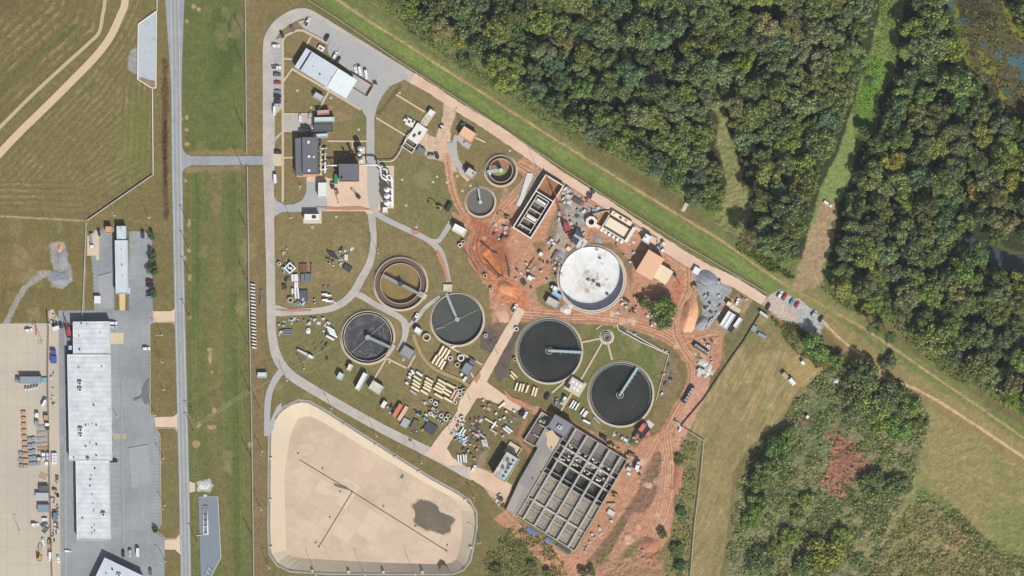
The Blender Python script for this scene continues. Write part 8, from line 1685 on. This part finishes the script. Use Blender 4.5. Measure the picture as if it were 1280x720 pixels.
# equipment on the slate pad
t = thing('gas_skid', 257, 650, 89, 'white pipework skid on the slate equipment pad', 'pipework')
for y in (-1.3, 1.3): MB().tube([(-9, y, .8), (0, y, .9), (9, y, .8)], .3 if y > 0 else .16, 8).obj('pipe', m_wpipe, t, True)
for x in (-8.5, -3, .5, 4, 8.5): MB().tube([(x, -1.3, .8), (x, 1.3, .8)], .14, 6).obj('cross_pipe', m_wpipe, t); MB().cyl(x, 0, 0, 1.5, .35, 8).obj('valve', m_dark if x < 2 else m_wh, t)
MB().tube([(9, 1.3, .8), (9.6, -6, .8)], .16, 6).obj('branch_pipe', m_wpipe, t); MB().bx(-16, -11.5, -1.2, 1.2, -.1, .3).obj('plinth', m_conc2, t)
t = thing('gas_skid', 261, 715, -70, 'small bent pipe frame at the tapering end of the slate pad', 'pipework')
for k in range(3): MB().tube([(-3+k*2.6, -1.4, .8), (-3+k*2.6, 1.2, .8), (-1.4+k*2.6, 1.2, .8)], .22, 6).obj('pipe', m_wpipe, t); MB().cyl(-3+k*2.6, -1.4, 0, 1, .3, 8).obj('valve', m_dark, t)
fence([(248, 621.5), (272, 621), (276, 697), (263, 722)], 'pale kerb wall round the slate equipment pad', .4, m_conl, wall=.45, name='low_wall')
# lifts, levee structures, small boxes and signs on the lawns
t = thing('sluice_gate', 857, 257, -62, 'small concrete sluice structure on the levee at the edge of the mown clearing', 'sluice'); MB().bx(-4, 4, -1.2, 1.2, -.3, .6).obj('slab', m_conw, t); MB().box(2.4, 0, .6, 1.6, 1.6, 1.8).obj('gate', m_dark, t); MB().tube([(-3, .6, .6), (-3, .6, 3.2), (-1, .6, 3.2)], .12, 6).obj('hoist', m_steel, t)
t = thing('culvert_head', 1035, 255, 35, 'small pale culvert headwall at the top of the sandy clearing', 'culvert'); MB().bx(-3, 3, -.8, .8, -.3, .9).obj('wall', m_conl, t); MB().cyl(.8, 0, .9, 1.0, .6, 10).obj('opening', m_dark, t)
t = thing('conduit_elbow', 848, 531, 30, 'pale grey elbow culvert at the fence corner', 'culvert'); MB().tube([(-3, 1.4, .5), (0, .6, .6), (2, -1, .6), (2.2, -3.4, .5)], .8, 8).obj('pipe', m_lgr, t, True); MB().bx(-3.4, -2.6, .4, 2.4, -.2, .9).obj('headwall', m_conw, t)
t = thing('trailer', 381.5, 442, 28, 'long white pontoon trailer with a black shadow on the western lawn', 'trailer'); MB().prism([(-5.6, -.6), (4.6, -1.0), (5.8, -.7), (5.8, .9), (4.4, 1.1), (-5.4, .5)], .4, 1.3).obj('body', m_lgr, t); MB().box(3.6, 0, 1.303, 3, 1.7, .8).obj('cabin', m_wh, t)
for x in (-2, 3): MB().tube([(x, -1.1, .3), (x, 1.1, .3)], .3, 10).obj('wheel', m_tyre, t)
t = building('storage_trailer', 452, 476.8, 22, 5.2, -62, 2.7, m_wh, m_wall, 'long white storage trailer on the lawn south of the scummy tank', 'trailer', windows=0)
t = thing('salt_heap', 385.6, 413.6, 0, 'small bright white tarpaulined heap on the western lawn', 'heap'); MB().prism([(-1.2, -1.6), (.8, -1.8), (1.3, -.2), (1, 1.6), (-.6, 1.9), (-1.4, .4)], 0, .9).box(0, 0, .9, 1.6, 2.2, .5, .2, .4).obj('cover', m_wh, t); MB().box(.9, -1.5, 0, .6, .5, .5).obj('weight', m_conl, t)
t = thing('clarifier_crib', 362.6, 335, 0, 'white framed square tank with dark inside among the pipes on the western lawn', 'tank'); MB().ring(0, 0, 0, 1.8, 2.7, 3.9, 4).obj('frame', m_wh, t); MB().bx(-1.9, 1.9, -1.9, 1.9, .0, .6).obj('inside', m_dark, t); MB().bx(-1.4, 1.4, -.5, .5, .6, 1.7).obj('grating', m_wh, t); MB().bx(-.4, .4, -1.6, 1.6, .6, 1.4).obj('baffle', m_wh, t); t.children[0].rotation_euler = (0, 0, R(45))
for x, y, lb in ((371.7, 113.4, 'west of the grey shed'), (413.8, 122.4, 'east of the grey shed'), (389, 134.6, 'north of the pink shed'), (448.4, 162, 'by the inner road north'), (499.6, 116, 'on the northern round lawn'), (546.4, 220.8, 'on the big lawn, upper'), (541.2, 227.4, 'on the big lawn, middle'), (558.6, 228, 'beside the tyre track'), (571.6, 220, 'east of the tyre tracks'), (588, 232, 'above the little sludge tank'), (578, 238.6, 'left of the little sludge tank'), (507.8, 257, 'on the big lawn, lower'), (502.8, 224.6, 'near the tower pad'), (520.6, 284, 'by the road fork'), (420.4, 271, 'on the west lawn edge'), (390.4, 284, 'south of the white pump house'), (504.4, 449.6, 'south of the gridded splitter box'), (487, 452.6, 'at the walk corner'), (637.4, 188.4, 'by the perimeter road north'), (615.4, 166.4, 'on the levee foot'), (672, 192.6, 'above the unfinished basin')):
    inst(kit('mh', lambda: [('collar', MB().cyl(0, 0, -.1, .22, .75, 12).mesh('collar', m_conl), None), ('cover', MB().cyl(0, 0, .22, .27, .5, 12).mesh('cover', m_timber), None)]), 'manhole', x, y, 0, 'round pale manhole '+lb, 'manhole')
t = thing('cart', 552, 158.6, -58, 'small dark and white cart on the lawn near the road edge', 'cart'); MB().box(0, 0, .2, 3.4, 1.8, .9).obj('body', m_wh, t); MB().box(-1, 0, 1.1, 1, 1.6, .5).obj('hood', m_dark, t); MB().box(1.2, 0, 1.1, .6, 1.6, .3).obj('seat', m_dark, t)
t = thing('forklift', 469, 104.6, 20, 'small yellow forklift by the loading yard', 'forklift'); MB().box(0, 0, .2, 2, 1.3, 1.3).obj('body', mat('fork_yellow', (226, 190, 70), .5, .05, 1), t); MB().box(1.2, 0, 0, .2, 1.1, 2.4).obj('mast', m_dark, t); MB().box(-.1, 0, 1.5, 1.2, 1.2, .6, 0, .9).obj('cab', m_cglass, t)
t = thing('flat_trailer', 401.4, 60.4, 32, 'white square trailer with dark openings beside the big northern roof', 'trailer'); MB().bx(-2, 2, -1.5, 1.5, .4, 1.4).obj('body', m_wh, t); MB().bx(-1, 1, -.9, .3, 1.4, 1.6).obj('hatch', m_slateroof, t); MB().tube([(-1, -1.6, .3), (-1, 1.6, .3)], .3, 10).obj('axle', m_tyre, t)
t = thing('red_line', 45, 412.5, 0, 'pinkish red hose line laid on the concrete apron', 'hose'); MB().box(0, 0, .08, .8, 6.4, .25).obj('hose', mat('pink_red', (190, 80, 104), .6, .05, 1), t)
# kerbs round the lot islands
for q, lb in (([(187.6, 404), (192, 403), (216, 403), (220, 408), (222, 516), (218, 521), (194, 521.5), (188, 517)], 'northern'), ([(200, 544), (195, 535.4), (218, 535), (223, 541), (225, 668), (220, 673), (207, 672.8), (195, 664), (201.6, 655)], 'southern')):
    fence(q+[q[0]], 'pale kerb round the %s grass island of the parking lot' % lb, .16, m_kerb, wall=.28, name='kerb')

# thin blue summer air between the site and the viewer
mb = MB(); mb.bx(-13000, 13000, -13000, 13000, -6, CAM_H+30); hz = mb.obj('haze'); tag(hz, 'thin even summer haze over the whole site', 'haze', kind='stuff')
hm = bpy.data.materials.new('haze'); hm.use_nodes = True; n = hm.node_tree; n.nodes.remove(n.nodes['Principled BSDF']); pv = n.nodes.new('ShaderNodeVolumePrincipled')
pv.inputs['Color'].default_value = (.74, .84, 1, 1); pv.inputs['Density'].default_value = 1.4e-5; pv.inputs['Anisotropy'].default_value = 0
n.links.new(pv.outputs[0], n.nodes['Material Output'].inputs['Volume']); hz.data.materials.append(hm)
heap(690, 318, 705, 345, 14, 'wtgk', 'between the compressor house and the white tank', None, .8); heap(880, 350, 900, 400, 16, 'tkgw', 'in the tracks south-east of the grey gravel heap', None, .9); heap(745, 300, 800, 330, 14, 'twg', 'on the churned ground north-east of the white tank', None, .8); heap(560, 520, 640, 575, 34, 'tgrk', 'strewn through the eastern storage yard', None, .7, [(563, 522), (600, 500), (650, 525), (630, 560), (600, 578), (566, 560)])
